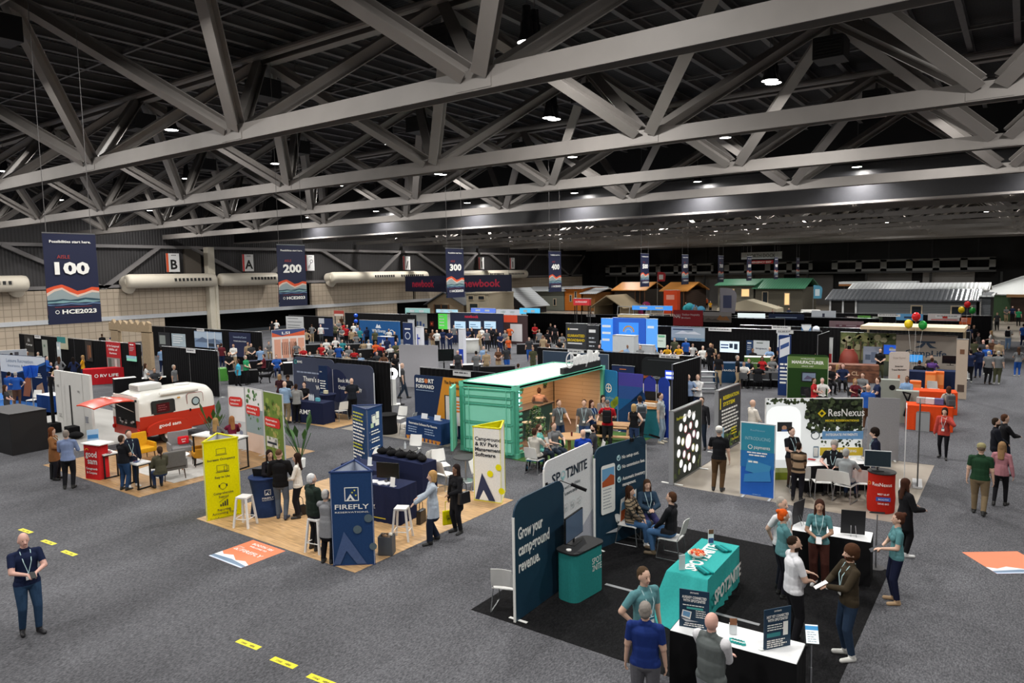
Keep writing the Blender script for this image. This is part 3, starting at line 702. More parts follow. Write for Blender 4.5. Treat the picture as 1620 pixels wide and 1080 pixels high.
def stool_mesh():
    t = thing('bar_stool', 'x', 'stool'); m = H('e6e6e4', 'glossy')
    b = MB(); b.box((0, 0, .755), (.31, .31, .03), m); b.box((0, 0, .73), (.30, .30, .03), m); b.build('seat', t, bevel=.02)
    for a in (-1, 1):
        for c in (-1, 1): 
            b = MB(); b.prism([(a*.13-.022, c*.13-.022, .73), (a*.13+.022, c*.13-.022, .73), (a*.13+.022, c*.13+.022, .73), (a*.13-.022, c*.13+.022, .73)], (a*.07, c*.07, -.73), m); b.build('leg', t)
    b = MB(); q = .178
    for p0, p1 in (((-q, -q), (q, -q)), ((q, -q), (q, q)), ((q, q), (-q, q)), ((-q, q), (-q, -q))): b.cyl((*p0, .22), (*p1, .22), .012, m, n=6)
    b.build('footrest', t); return t
ST0 = []
def stool(loc, rz, label, group='white metal bar stools'):
    if not ST0: ST0.append(stool_mesh()); c = ST0[0]; c.location = loc; c.rotation_euler = (0, 0, rz); return tag(c, label, None, group)
    return dup(ST0[0], loc, rz, label, group)
def box_table(p, rz, L_, D, h, top_m, cloth_m, label, name='table', cat='table', pr=None, skirt=True, group=None, flare=.0):
    "table standing at p (centre of its front edge), front towards local -y; draped to the floor"
    t = thing(name, label, cat, p, rz, group)
    b = MB(); b.bb(-L_/2, L_/2, 0, D, h-.03, h, top_m); b.build('tabletop', t, bevel=.008)
    if skirt:
        b = MB(); n = 60; per = [(-L_/2, -.006), (L_/2, -.006), (L_/2+.006, 0), (L_/2+.006, D), (L_/2, D+.006), (-L_/2, D+.006), (-L_/2-.006, D), (-L_/2-.006, 0)]
        pts = []
        for (x0, y0), (x1, y1) in zip(per, per[1:]+per[:1]):
            d = math.hypot(x1-x0, y1-y0); k = max(1, int(d/.06))
            for i in range(k): pts.append((x0+(x1-x0)*i/k, y0+(y1-y0)*i/k))
        N = len(pts); vs = []
        for z, am in ((h-.004, 0), (h*.6, .006), (.015, .014)):
            for i, (x, y) in enumerate(pts):
                f = 1+flare*(1-z/h); o = am*math.sin(i*1.9); cx_, cy_ = x, y-D/2
                r = math.hypot(cx_, cy_) or 1; vs.append((cx_*f+cx_/r*o, cy_*f+cy_/r*o+D/2, z))
        b.add(vs, [(j*N+i, j*N+(i+1) % N, (j+1)*N+(i+1) % N, (j+1)*N+i) for j in range(2) for i in range(N)], cloth_m)
        tc_ = b.build('table_skirt', t, smooth=True)
    else:
        for a in (-1, 1):
            for y in (.04, D-.04): b = MB(); b.bb(a*(L_/2-.05)-.02, a*(L_/2-.05)+.02, y-.02, y+.02, 0, h-.03, cloth_m); b.build('leg', t)
            b = MB(); b.bb(a*(L_/2-.05)-.02, a*(L_/2-.05)+.02, .04, D-.04, .01, .05, cloth_m); b.build('foot_rail', t)
    if pr: 
        b = MB(); pr(Print(b, 0, 0, -.022-flare*.0, .002), L_, h); b.build('printed_graphic', t)
    return t
def panel(label, p0, p1, h, m, pr=None, z0=0.0, th=.03, edge=None, r=0, name='display_wall', cat='display', group=None, feet=True, step=.0025, bm=None):
    "upright board from p0 to p1 (left to right as seen), front face printed"
    a, L_ = seg(p0, p1); t = thing(name, label, cat, (p0[0], p0[1], 0), a, group)
    b = MB(); pts = [(0, z0), (L_, z0)]
    for cx_, s0 in ((L_-r, 0), (r, 90)):
        pts += [(cx_+r*math.cos(math.radians(s0+q)), h-r+r*math.sin(math.radians(s0+q))) for q in ((0, 22, 45, 67, 90) if r else (0,))] if r else [(cx_ if s0 else L_, h)]
    b.prism([(x, 0, z) for x, z in pts], (0, th, 0), m)
    if edge: 
        b.bb(-.01, .015, -.006, th+.006, z0, h-r, edge); b.bb(L_-.015, L_+.01, -.006, th+.006, z0, h-r, edge)
        if not r: b.bb(0, L_, -.006, th+.006, h-.02, h+.005, edge)
    b.build('board', t)
    if feet:
        for x in (.1, L_-.1):
            b = MB(); b.bb(x-.03, x+.03, -.18, .2, 0, .018, edge or W_)
            if z0 > .02: b.bb(x-.02, x+.02, 0, th, 0, z0, edge or W_)
            b.build('foot', t)
    if pr:
        b = MB(); pr(Print(b, 0, 0, -.001, step), L_, h)
        if b.v: b.build('printed_graphic', t)
    return t
def drape(label, p0, p1, h=2.44, name='pipe_and_drape', poles=True, m=None, fold=.03):
    "pipe and drape wall: black pleated cloth hung from a rail on posts"
    a, L_ = seg(p0, p1); t = thing(name, label, 'curtain', (p0[0], p0[1], 0), a, None)
    n = max(4, int(L_/.11)); b = MB(); vs = []
    for z in (h-.03, .02):
        for i in range(n+1): vs.append((L_*i/n, (fold if i % 2 else -fold)*(1 if z < 1 else .6), z))
    b.add(vs, [(i, i+1, n+2+i, n+1+i) for i in range(n)], m or H('111113', 'cloth')); b.build('curtain', t)
    b = MB(); b.cyl((0, 0, h), (L_, 0, h), .018, CHR, n=6); b.build('rail', t)
    k = max(1, round(L_/3.05))
    for i in range(k+1):
        b = MB(); x = L_*i/k; b.cyl((x, 0.03, 0), (x, 0.03, h+.01), .02, CHR, n=6); b.bb(x-.18, x+.18, -.15, .21, 0, .012, CHR); b.build('post', t)
    return t
def tv(loc, rz, w_, h_, label, scr='101216', frame='0c0c0e', stand=True, pr=None, group=None, name='television', cat='screen', glow=False, thick=.035):
    "flat screen; loc is the centre of its foot"
    t = thing(name, label, cat, loc, rz, group); z = .09 if stand else 0
    b = MB(); b.bb(-w_/2, w_/2, 0, thick, z, z+h_, H(frame, 'glossy')); b.build('casing', t, bevel=.004)
    b = MB(); p = Print(b, -w_/2, z, 0, .0015); p.rect(.012, .015, w_-.024, h_-.03, H(scr, 'glow' if glow else 'glossy'))
    if pr: pr(p, w_, h_)
    b.build('screen', t)
    if stand:
        b = MB(); b.cyl((0, .02, .01), (0, .02, z+.1), .02, H('202022')); b.build('neck', t); b = MB(); b.bb(-w_*.22, w_*.22, -.08, .12, 0, .012, H('202022')); b.build('base', t)
    return t
def triangle_tower(label, A, B_, C, h, m, rim, prs, inner=None):
    "three sided fabric tower; A,B front corners left to right as seen, C behind"
    A, B_, C = [Vector((p[0], p[1], 0)) for p in (A, B_, C)]; c = (A+B_+C)/3; t = thing('fabric_tower', label, 'display tower', c)
    im = inner or H('c9ccd4', 'cloth')
    for i, (P0, P1) in enumerate(((A, B_), (B_, C), (C, A))):
        a, L_ = seg(P0, P1); o = P0-c; R = Matrix.Rotation(a, 4, 'Z'); mw = Matrix.Translation(o) @ R
        b = MB(); b.bb(0, L_, 0, .012, .02, h, m); b.bb(0, L_, .012, .02, .02, h-.005, im); b.build('fabric_side', t, mw=mw)
        b = MB(); b.bb(-.01, L_+.01, -.012, .03, h-.01, h+.02, rim); b.build('top_rim', t, mw=mw); b = MB(); b.bb(0, L_, -.008, .03, 0, .03, rim); b.build('bottom_rim', t, mw=mw)
        if prs[i]: 
            b = MB(); prs[i](Print(b, 0, 0, -.001, .003), L_, h); b.build('printed_graphic', t, mw=mw)
    for P0 in (A, B_, C): b = MB(); q = P0-c; b.cyl((q.x*.96, q.y*.96, 0), (q.x*.96, q.y*.96, h), .018, rim, n=8); b.build('corner_post', t)
    return t
def round_counter(label, loc, r, h, m, top_m, pr=None, rz=0, waist=.82, name='round_counter', cat='counter', group=None):
    t = thing(name, label, cat, loc, rz, group)
    b = MB(); b.lathe([(r*.97, 0), (r*.99, .03), (r*(waist+.06), h*.35), (r*waist, h*.6), (r*.97, h-.06), (r, h-.03)], m, n=28); b.build('fabric_body', t, smooth=True)
    b = MB(); b.lathe([(r*1.0, h-.03), (r*1.04, h-.02), (r*1.04, h), (.01, h+.001)], top_m, n=28); b.build('countertop', t, smooth=True)
    if pr:
        b = MB(); rr = r*(waist+.12)
        def tf(p): a = p.x/rr; return Vector((math.sin(a)*(rr-p.y), -math.cos(a)*(rr-p.y), p.z))
        pr(Print(b, 0, 0, -.03, .003, tf), 0, h); b.build('printed_graphic', t)
    return t
def cafe_table(label, loc, r=.38, h=.74, m='2c2c2e', group=None):
    t = thing('cafe_table', label, 'table', loc, 0, group)
    b = MB(); b.lathe([(r*.98, h-.03), (r, h-.015), (r*.98, h)], H(m), n=28); b.build('tabletop', t)
    b = MB(); b.cyl((0, 0, .02), (0, 0, h-.03), .03, CHR); b.build('pole', t); b = MB(); b.lathe([(.26, 0), (.25, .015), (.05, .03)], CHR, n=20); b.build('base', t); return t
def plant(label, loc, h, kind='bush', pot='f0f0ee', seed=1, pot_h=.28, r=.3, name='potted_plant', dens=1.0):
    t = thing(name, label, 'plant', loc); rr = random.Random(seed)
    if pot: b = MB(); b.lathe([(.13, 0), (.15, pot_h), (.13, pot_h), (.12, pot_h-.03)], H(pot), n=18); b.build('pot', t, smooth=True)
    else: pot_h = .0
    b = MB(); g = [mat('leaf green %d' % i, c, .5, var=.25) for i, c in enumerate([(.035, .10, .025), (.06, .17, .035), (.02, .065, .02)])]
    if kind == 'fan':
        for i in range(11):
            a = 2*PI*i/11+rr.random(); L_ = h*(.55+.4*rr.random()); tip = Vector((math.cos(a)*r*1.6, math.sin(a)*r*1.6, pot_h+L_)); base = Vector((0, 0, pot_h)); mid = (base*.35+tip*.65)
            b.cyl(base, mid, .012, g[0], n=5); s_ = Vector((-math.sin(a), math.cos(a), 0))*(.07+.04*rr.random())
            b.add([mid-s_*.3, mid+(tip-mid)*.5-s_, tip, mid+(tip-mid)*.5+s_, mid+s_*.3], [(0, 1, 2, 3, 4)], g[i % 3])
    else:
        b.cyl((0, 0, 0), (0, 0, h*.7), .03, mat('bark', (.10, .06, .035)), n=6)
        for i in range(int(420*dens)):
            a = rr.random()*2*PI; z = pot_h+rr.random()*(h-pot_h); q = r*(.5+.5*rr.random())*math.sin(PI*min(1, .15+.85*(z-pot_h)/(h-pot_h)))**.5
            c = Vector((math.cos(a)*q, math.sin(a)*q, z)); d = Vector((rr.uniform(-1, 1), rr.uniform(-1, 1), rr.uniform(-1, .6))).normalized(); s_ = d.cross(Vector((0, 0, 1))).normalized()*.03
            b.add([c-d*.06, c-s_, c+d*.08, c+s_], [(0, 1, 2, 3)], g[i % 3])
    b.build('foliage', t); return t
def P_at(hx, hy, h): p = G(hx, hy, h); p.z = 0; return p
USED = {}
def per(label, hx, hy, h, ang, top_c, bot_c, hair_c='3a2a1e', lod=None, **k):
    "person whose head top shows at a pixel; ang turns the front from the viewer towards picture right"
    z0 = k.pop('z0', 0)
    hh = h if k.get('pose') != 'sit' else h-.37*h/1.755
    p = G(hx, hy, hh+z0); p.z = z0
    if lod is None: lod = 0 if p.y < 16.5 else (1 if p.y < 29 else 2)
    return person(label, p, rz_to(p, ang), top_c, bot_c, hair_c, lod=lod, hgt=h, **k)
def mock_tent(p, x, z, s, m, m2=None):  # little tent-in-a-square mark
    p.frame(x, z, s, s, s*.06, m); p.poly([(x+s*.12, z+s*.06), (x+s*.42, z+s*.52), (x+s*.72, z+s*.06), (x+s*.55, z+s*.06), (x+s*.42, z+s*.27), (x+s*.28, z+s*.06)], m)
    for a, c in ((.55, .62), (.72, .78), (.8, .42)): p.disc(x+s*a, z+s*c, s*.06, m2 or m, 10, False)
    p.k += 1
# ------------------------------------------------------------------ reservation software booth with towers (front, centre left)
wood_a = brick('booth plank floor', (.60, .38, .19), (.53, .33, .155), (.36, .22, .11), 1.2, .13, .004, .45, noise=2.2)
wood_g = brick('weathered plank floor', (.42, .25, .11), (.36, .21, .09), (.2, .12, .05), 1.2, .13, .004, .5, noise=2.2)
def flat(name, pts, m, label, cat, z=.012, kind=None, grp=None):
    c = sum((Vector((p[0], p[1], 0)) for p in pts), Vector())/len(pts)
    b = MB(); b.prism([(p[0]-c.x, p[1]-c.y, .006) for p in pts], (0, 0, z-.006), m); o = b.build(name); o.location = c; return tag(o, label, cat, grp, kind)
flat('booth_floor', [(-17.1, 9.62), (-11.1, 9.62), (-11.1, 15.3), (-17.1, 15.3)], wood_a, 'light wooden plank flooring of the booth with blue, yellow and white towers', 'flooring')
FW = H('f2f2ee'); FY = H('e8e000')
FB = H('24406b', 'cloth')
def ic_desk(p, x, z, s, m): p.frame(x-s, z, 2*s, 1.2*s, s*.08, m); p.rect(x-s*1.2, z-s*.25, 2.4*s, s*.12, m)
def yel(p, L_, h):
    k = H('3c3c28'); c = L_/2
    ic_desk(p, c, h-.36, .12, k); p.text(c, h-.52, .085, 'Increase Occupancy', k, bold=.02, fit=L_*.78)
    ic_desk(p, c, h-.80, .13, k); p.frame(c+.05, h-.84, .12, .16, .01, k); p.text(c, h-.98, .085, 'Easy to Use', k, bold=.02, fit=L_*.42)
    p.ring(c, h-1.20, .075, .012, k); p.rect(c-.11, h-1.22, .035, .07, k); p.rect(c+.075, h-1.22, .035, .07, k); p.text(c, h-1.40, .085, 'Comprehensive', k, bold=.02, fit=L_*.56); p.text(c, h-1.49, .08, 'Support', k, bold=.02, fit=L_*.28)
    for i in range(4): p.rect(c-.1+i*.055, h-1.72, .035, .06+.035*i, k, False)
    p.line(c-.12, h-1.6, c+.1, h-1.48, .012, k); p.text(c, h-1.83, .085, 'Reporting,', k, bold=.02, fit=L_*.38); p.text(c, h-1.92, .085, 'Accounting Tools', k, bold=.02, fit=L_*.7)
    p.text(c, .03, .06, 'FireflyReservations.com', k, fit=L_*.8)
def wht(p, L_, h):
    k = H('2c2f38'); n = H('2a3556')
    for i, s in enumerate(('Campground', '& RV Park', 'Management', 'Software')): p.text(.07, h-.36-i*.145, .145, s, k, 'l', bold=.03, fit=len(s)*.078)
    p.poly([(.05, .05), (.27, .80), (.66, .05)], n); p.poly([(.17, .05), (.31, .33), (.47, .05)], FW)
    p.disc(.52, .80, .09, FY); p.disc(.78, 1.0, .09, FY); p.disc(.86, .36, .09, FY)
def blu(p, L_, h):
    k = FW; c = L_/2; mock_tent(p, c-.15, h-.63, .30, k, H('d8d24a')); p.text(c, h-.80, .145, 'FIREFLY', k, bold=.012, fit=L_*.80); p.text(c, h-.885, .05, 'RESERVATIONS.', k, fit=L_*.80)
    lt = H('4c5f88', 'cloth'); p.poly([(0.02, .04), (.26, .76), (.72, .04), (.52, .04), (.30, .34), (.16, .04)], lt); g = H('5b6a72', 'cloth')
    p.disc(c+.10, .80, .09, g); p.disc(c+.34, 1.04, .09, g); p.disc(c+.42, .42, .08, g)
def blu_left(p, L_, h):
    y = H('c8c84a')
    for i in range(15): p.lines(.05, h-.22-i*.11, L_*.8, 1, .05, .05, y if i in (0, 1, 2, 9, 10) else FW, .35)
def blu_right(p, L_, h):
    g = H('e8ede0'); p.frame(.25, h-.42, .22, .2, .01, FW); p.rect(.28, h-.50, .2, .24, g); p.rect(.5, h-.38, .18, .22, g); p.rect(.18, h-.62, .16, .14, H('b8cfae')); p.rect(.44, h-.6, .22, .2, g)
    for i, z in enumerate((.75, 1.0, 1.28)): p.text(.08, h-z-.02, .09, '✓', FW, 'l'); p.lines(.18, h-z, L_*.6, 2 if i < 2 else 1, .09, .035, FW)
    p.poly([(.18, h-1.52), (.23, h-1.42), (.28, h-1.52)], H('d06a50')); p.text(.3, h-1.52, .09, 'Aspira', H('d06a50'), 'l', bold=.02); p.text(.2, h-1.72, .13, 'stripe', FW, 'l', bold=.03)
hT = 2.05
triangle_tower('yellow three sided fabric tower listing four benefits with line icons', G(327, 825), G(383, 813), G(343, 685, hT), hT, H('e8e000', 'cloth'), H('d8d400'), [yel, None, None])
triangle_tower('white three sided fabric tower with yellow rim, dots and navy tent', G(750, 791), G(794, 797), G(797, 665, hT), hT, H('ecebe6', 'cloth'), H('d8d400'), [wht, None, None], H('d8d400'))
triangle_tower('navy three sided fabric tower at the front corner with large firefly wordmark', G(527, 895.5), G(594, 893), G(561, 727, hT), hT, FB, H('22396a'), [blu, None, None], H('b4bccb', 'cloth'))
pa, pb, pc = G(557, 641, hT), G(580, 648, hT), G(604, 640, hT)
triangle_tower('navy three sided fabric tower behind, covered in white and yellow small print', pa, pb, pc, hT, FB, H('22396a'), [blu_left, blu_right, None], H('8a94a8', 'cloth'))
def logo_small(p, L_, h): mock_tent(p, -.07, h*.60, .14, FW); p.text(0, h*.60-.10, .07, 'FIREFLY', FW, fit=.26); p.text(0, h*.60-.14, .03, 'RESERVATIONS', FW, fit=.26)
rc = G(413, 818); rc.y += .25; rc.x -= .12
round_counter('navy round podium counter with flared skirt beside the yellow tower', (rc.x, rc.y, 0), .40, 1.02, H('24365c', 'cloth'), H('22335a', 'cloth'), logo_small, rz_to(rc, 8))
lp = thing('laptop', 'open black laptop on the navy round podium counter', 'laptop', (rc.x-.12, rc.y-.02, 1.022), rz_to(rc, 150)); b = MB(); b.bb(-.16, .16, -.11, .11, 0, .015, H('1a1a1c')); b.build('keyboard_half', lp); b = MB(); b.box((0, .13, .11), (.32, .012, .21), H('101014'), rx=-.25); b.build('screen_half', lp)
def tab_logo(xc, s=.2, yl=False):
    def f(p, L_, h):
        mock_tent(p, xc-s/2, h*.52, s, FW); p.text(xc, h*.52-.10, .09, 'FIREFLY', FW, fit=s*1.7); p.text(xc, h*.52-.14, .03, 'RESERVATIONS', FW, fit=s*1.7)
        if yl: p.rect(-L_/2+.1, .12, L_*.62, .025, H('c9b83a'))
    return f
DN = H('1c2340', 'cloth')
# far row: back counter, two tables
t1a, t1b = Vector((-14.75, 13.05, 0)), Vector((-13.2, 13.05, 0))
box_table((-14.6, 12.95, 0), 0, 1.5, .7, .95, DN, DN, 'navy covered table behind the navy corner tower', pr=tab_logo(.1))
box_table((-12.95, 12.05, 0), .12, 1.35, .72, .95, DN, DN, 'navy covered table with flat screen, brochures and logo on its front', pr=tab_logo(-.25, .22, True))
box_table((-14.35, 14.1, 0), .0, 2.0, .6, .95, DN, DN, 'navy covered counter piled with black bags')
rr = random.Random(4)
for i in range(9):
    q = MB(); q.ball((0, 0, .09), (.17+.05*rr.random(), .13, .09), BLK, 10, 6); q.tube([(-.1, 0, .12), (0, .0, .22), (.1, 0, .12)], .012, BLK, 5)
    o = q.build('black_bag', smooth=True); o.location = (-15.15+i*.20, 14.35+.12*(i % 2), .95); o.rotation_euler = (0, 0, rr.random()*3); tag(o, 'black drawstring bag in the pile on the navy back counter', 'bag', 'black bags piled on the navy counter')
tvp = G(626, 772, .95); tv((-12.95, 12.42, .95), .35, .62, .40, 'flat screen on the navy table, dark with a yellow reflection', '14150f')
for i, (x, y, lab, c1) in enumerate([(-12.55, 12.2, 'small white leaflet stand on the navy table beside the flat screen', 'e8e8e8'), (-14.9, 13.2, 'small navy framed card on the table behind the tower', '2a3a66'), (-14.5, 13.25, 'white framed card on the table behind the tower', 'e8eef2')]):
    t = thing('leaflet_stand', lab, 'stand', (x, y, .95), .1); b = MB(); b.box((0, 0, .12), (.14, .01, .22), H(c1), rx=-.15); b.build('card', t); b = MB(); b.bb(-.07, .07, -.04, .06, 0, .008, H('dddddd')); b.build('base', t)
for i in range(6):
    b = MB(); b.bb(-.10, .10, -.07, .07, 0, .008+.004*i, H('e9eaee')); p = Print(b, -.10, -.07, 0, 0); o = b.build('brochures'); o.location = (-13.45+i*.13, 12.2+.07*(i % 2), .951); o.rotation_euler = (0, 0, .3*i); tag(o, 'flat white brochures on the navy table before the screen', 'brochure', 'brochures on the navy table')
st_ = G(379, 836); stool((-15.55, 10.02, .012), .4, 'white metal bar stool between the yellow tower and round navy podium')
stool((-12.72, 9.98, .012), .2, 'white metal bar stool under the hand of the older man in green')
stool((-11.62, 11.55, .012), .5, 'white metal bar stool in front of the navy table with the screen')
bn = thing('waste_bin', 'grey rectangular bin with crumpled things inside beside the navy corner tower', 'bin', (-11.28, 10.72, .012), .5)
b = MB(); 
for a in ((-.16, -.15, -.13, .13), (.15, .16, -.13, .13), (-.16, .16, -.14, -.13), (-.16, .16, .13, .14)): b.bb(*a, 0, .42, H('55585c'))
b.bb(-.16, .16, -.14, .14, 0, .02, H('55585c')); b.build('bin_body', bn)
b = MB(); 
for i in range(9): b.ball((rr.uniform(-.1, .1), rr.uniform(-.08, .08), .39+rr.random()*.04), (.05, .04, .035), H(rr.choice(['8a6a4a', 'd9d4c8', '5a4634'])), 7, 5)
b.build('rubbish', bn)
cafe_table('round dark cafe table with water bottle, left of the two', (-15.55, 15.75, .006)); cafe_table('round dark cafe table behind the white chairs, right of the two', (-13.35, 16.0, .006))
b = MB(); b.lathe([(.035, 0), (.037, .14), (.015, .18), (.016, .22)], mat('clear plastic', (.75, .8, .85), .15, alpha=.6), n=10); o = b.build('water_bottle'); o.location = (-15.6, 15.75, .747); tag(o, 'clear water bottle on the left round cafe table', 'bottle')
CG = 'white shell chairs around the cafe tables'
for x, y, a, lab in [(-16.2, 15.35, 100, 'white shell chair left of the left round cafe table'), (-14.75, 15.5, 285, 'white shell chair between the two round cafe tables, turned left'), (-14.1, 15.75, 60, 'white shell chair between the cafe tables, turned to the right one'),
                     (-13.35, 15.1, 175, 'white shell chair in front of the right round cafe table'), (-12.4, 15.6, 110, 'white shell chair beside the white tower'), (-16.2, 16.7, 20, 'white shell chair behind the left round cafe table')]:
    chair('white', (x, y, .006), math.radians(a), lab, CG)
# floor sticker
def decal(label, A, B_, C, D, pr, name='floor_decal'):
    "printed vinyl on the carpet: A lower left, B lower right, D upper left as read"
    A, B_, D = Vector(A), Vector(B_), Vector(D); w_ = (B_-A).length; h_ = (D-A).length; a = math.atan2((B_-A).y, (B_-A).x)
    t = thing(name, label, 'floor sticker', (A.x, A.y, .007), a); b = MB(); b.bb(0, w_, 0, h_, 0, .002, H('e8825c')); b.build('vinyl', t)
    b = MB(); p = Print(b, 0, 0, 0, .001, lambda q: Vector((q.x, q.z, -q.y+.0025))); pr(p, w_, h_); b.build('printed_graphic', t); return t
def stick(p, w_, h_, name='FIREFLY'):
    p.poly([(0, 0), (w_, 0), (w_, h_*.16), (w_*.8, h_*.24), (w_*.6, h_*.17), (w_*.35, h_*.30), (w_*.15, h_*.22), (0, h_*.3)], H('dfe6ee')); p.poly([(0, 0), (w_, 0), (w_, h_*.10), (w_*.5, h_*.16), (0, h_*.12)], H('6f86a0')); p.rect(0, 0, w_, h_*.04, H('c9d6f0'))
    if name: mock_tent(p, w_*.08, h_*.48, h_*.16, FW); p.text(w_*.58, h_*.48, .17, name, FW, fit=w_*.62, bold=.01); p.text(w_/2, h_*.82, .12, 'BOOTH 101', FW, bold=.03, fit=w_*.6); p.text(w_/2, h_*.72, .08, 'WELCOME TO', FW, bold=.03, fit=w_*.5)
decal('orange floor sticker with white firefly wordmark and wave stripes', (-14.55, 8.42), (-13.33, 8.42), None, (-14.55, 9.55), stick)
decal('orange and grey floor sticker at the right edge of the carpet', G(1577, 908), G(1577, 908)+Vector((.97, .70, 0)), None, G(1577, 908)+Vector((-.65, .9, 0)), lambda p, w_, h_: stick(p, w_, h_, ''))
for i, (px, py) in enumerate([(41, 840), (77, 858), (109.5, 875), (393, 1019.5), (449, 1048.5), (508, 1076)]):
    q = G(px, py); t = thing('floor_tape', ['yellow floor tape strip behind the man in navy, farthest', 'yellow floor tape strip, second from the man in navy', 'yellow floor tape strip nearest right of the man in navy', 'yellow floor tape strip at the lower middle, topmost of three', 'yellow floor tape strip at the lower middle, between two others', 'yellow floor tape strip at the bottom edge'][i], 'tape', (q.x, q.y, .007), .08, 'yellow tape strips on the grey carpet')
    b = MB(); b.bb(-.27, .27, -.06, .06, 0, .002, H('e6d92a')); b.build('strip', t)
    b = MB(); p = Print(b, -.27, -.06, 0, .001, lambda q: Vector((q.x, q.z, -q.y+.0025))); p.text(.17, .03, .06, 'STAND', H('4a4520'), bold=.02, fit=.14); p.text(.38, .03, .06, 'HERE', H('4a4520'), bold=.02, fit=.12); b.build('lettering', t)
# ------------------------------------------------------------------ booth with teal covers and curved panels (front right)
flat('booth_carpet', [(-8.05, 9.7), (-2.0, 9.7), (-2.0, 15.8), (-8.05, 15.8)], M_black_carpet, 'black carpet square of the booth with teal tables', 'carpet')
SB = mat('deep teal blue fabric', (.008, .038, .072), .6, var=.1)
def grow(p, L_, h):
    for i, s in enumerate(('Grow your', 'campground', 'revenue.')): p.text(.12, h-.72-i*.30, .30, s, FW, 'l', bold=.03, fit=(.82, 1.05, .70)[i])
def s2n(p, L_, h):
    k = H('14283a'); w_ = L_; p.poly([(.30, 0), (w_, .0), (w_, .95)], H('b4b5c0', 'cloth'))
    p.text(.28, h-.53, .30, 'SP', k, 'l', bold=.02, fit=.34); p.ring(.73, h-.43, .07, .022, H('9fd4d8')); p.poly([(.66, h-.46), (.80, h-.46), (.73, h-.56)], H('9fd4d8')); p.text(.85, h-.53, .30, 'T2NITE', k, 'l', bold=.02, fit=.93)
    p.text(w_/2, h-.75, .10, 'List with Spot2Nite', k, fit=.85); p.text(w_/2, h-.88, .10, 'Book more campers.', k, fit=.85, bold=.02)
    g = H('c3c8ca')
    for i in range(4): p.ring(.55+i*.28, h-1.14, .075, .012, g); p.rect(.52+i*.28, h-1.17, .06, .05, g)
def checks(p, L_, h):
    for i, (s, z) in enumerate((('No setup cost.', .40), ('No commission fees.', .62), ('Automatic inventory', .90), ('management.', 1.04))):
        if i < 3: p.disc(.82, h-z+.04, .07, H('c5e6ea')); p.line(.78, h-z+.05, .815, h-z, .025, H('17506a')); p.line(.815, h-z, .87, h-z+.09, .025, H('17506a')); p.k += 1
        p.text(.93, h-z, .11, s, FW, 'l', bold=.025, fit=len(s)*.0445)
    p.rrect(.18, h-1.55, .48, 1.12, .06, FW); p.rect(.21, h-.78, .42, .27, H('6fa6cf')); p.poly([(.21, h-.92), (.63, h-.92), (.63, h-.72), (.5, h-.66), (.36, h-.74), (.21, h-.80)], H('b4562c')); p.lines(.24, h-1.0, .3, 7, .07, .02, H('9aa0a8'))
    p.poly([(.78, h-1.95), (1.42, h-1.75), (1.42, h-1.2), (.85, h-1.33)], FW); p.poly([(.83, h-1.85), (1.37, h-1.7), (1.37, h-1.5), (.86, h-1.6)], H('b4562c')); p.poly([(.86, h-1.6), (1.37, h-1.5), (1.37, h-1.30), (.88, h-1.42)], H('6fa6cf')); p.poly([(.3, h-1.98), (.78, h-1.95), (1.3, h-1.80), (.7, h-2.05)], H('c8ccd0'))
panel('tall rounded navy panel reading grow your campground revenue', (-7.08, 9.76), (-7.12, 11.50), 2.2, SB, grow, r=.28, edge=W_)
panel('tall white rounded panel with the booth name and grey corner', (-7.52, 11.42), (-7.60, 13.48), 2.46, H('e6e6e8', 'cloth'), s2n, r=.16, edge=W_)
panel('navy rounded panel with three ticked lines, phone and laptop pictures', (-7.50, 13.40), (-7.12, 15.20), 2.32, SB, checks, r=.22, edge=W_)
for (x, y, z, lab) in [(-7.25, 11.6, 2.05, 'black clip-on spotlight on the white rounded panel'), (-7.1, 14.9, 2.36, 'black clip-on spotlight on top of the ticked list panel')]:
    t = thing('spotlight', lab, 'spotlight', (x, y, z), .4 if y < 12 else 1.2); b = MB(); b.tube([(-.3, 0, -.05), (0, -.02, .05), (.25, -.05, -.02)], .008, BLK, 5); b.build('arm', t); b = MB(); b.box((.36, -.06, -.05), (.32, .06, .05), BLK, ry=.35); b.build('lamp_head', t); b = MB(); b.box((-.3, 0, -.05), (.06, .08, .08), BLK); b.build('clamp', t)
t = thing('storage_counter', 'teal wrapped counter with rounded corners and black top under a screen', 'counter', (-6.72, 11.42, 0), PI/2-.12)
def rrp(w_, d_, r, k=5):
    o = []
    for cx_, cy_, a0 in ((w_/2-r, d_/2-r, 0), (-w_/2+r, d_/2-r, 90), (-w_/2+r, -d_/2+r, 180), (w_/2-r, -d_/2+r, 270)): o += [(cx_+r*math.cos(math.radians(a0+90*i/k)), cy_+r*math.sin(math.radians(a0+90*i/k))) for i in range(k+1)]
    return o
b = MB(); b.prism([(x, y, .01) for x, y in rrp(.95, .48, .16)], (0, 0, .93), TEAL); b.build('counter_wrap', t); b = MB(); b.prism([(x, y, .94) for x, y in rrp(1.0, .52, .16)], (0, 0, .03), H('1b1c1e')); b.build('countertop', t)
b = MB(); p = Print(b, 0, 0, -.245, .002); p.text(.2, .62, .17, 'SPOT', FW, bold=.0, fit=.3); p.text(.2, .48, .17, '2NITE', FW, bold=.0, fit=.3); b.build('printed_graphic', t)
tv((-6.86, 11.45, .97), PI/2+.1, .78, .50, 'flat screen showing a blue grey page on the teal counter', '5a6c86')
b = MB(); b.lathe([(.05, 0), (.05, .02)], W_, n=14); o = b.build('cup_lid'); o.location = (-6.75, 11.05, .972); tag(o, 'small white round dish at the left end of the teal counter', 'dish')
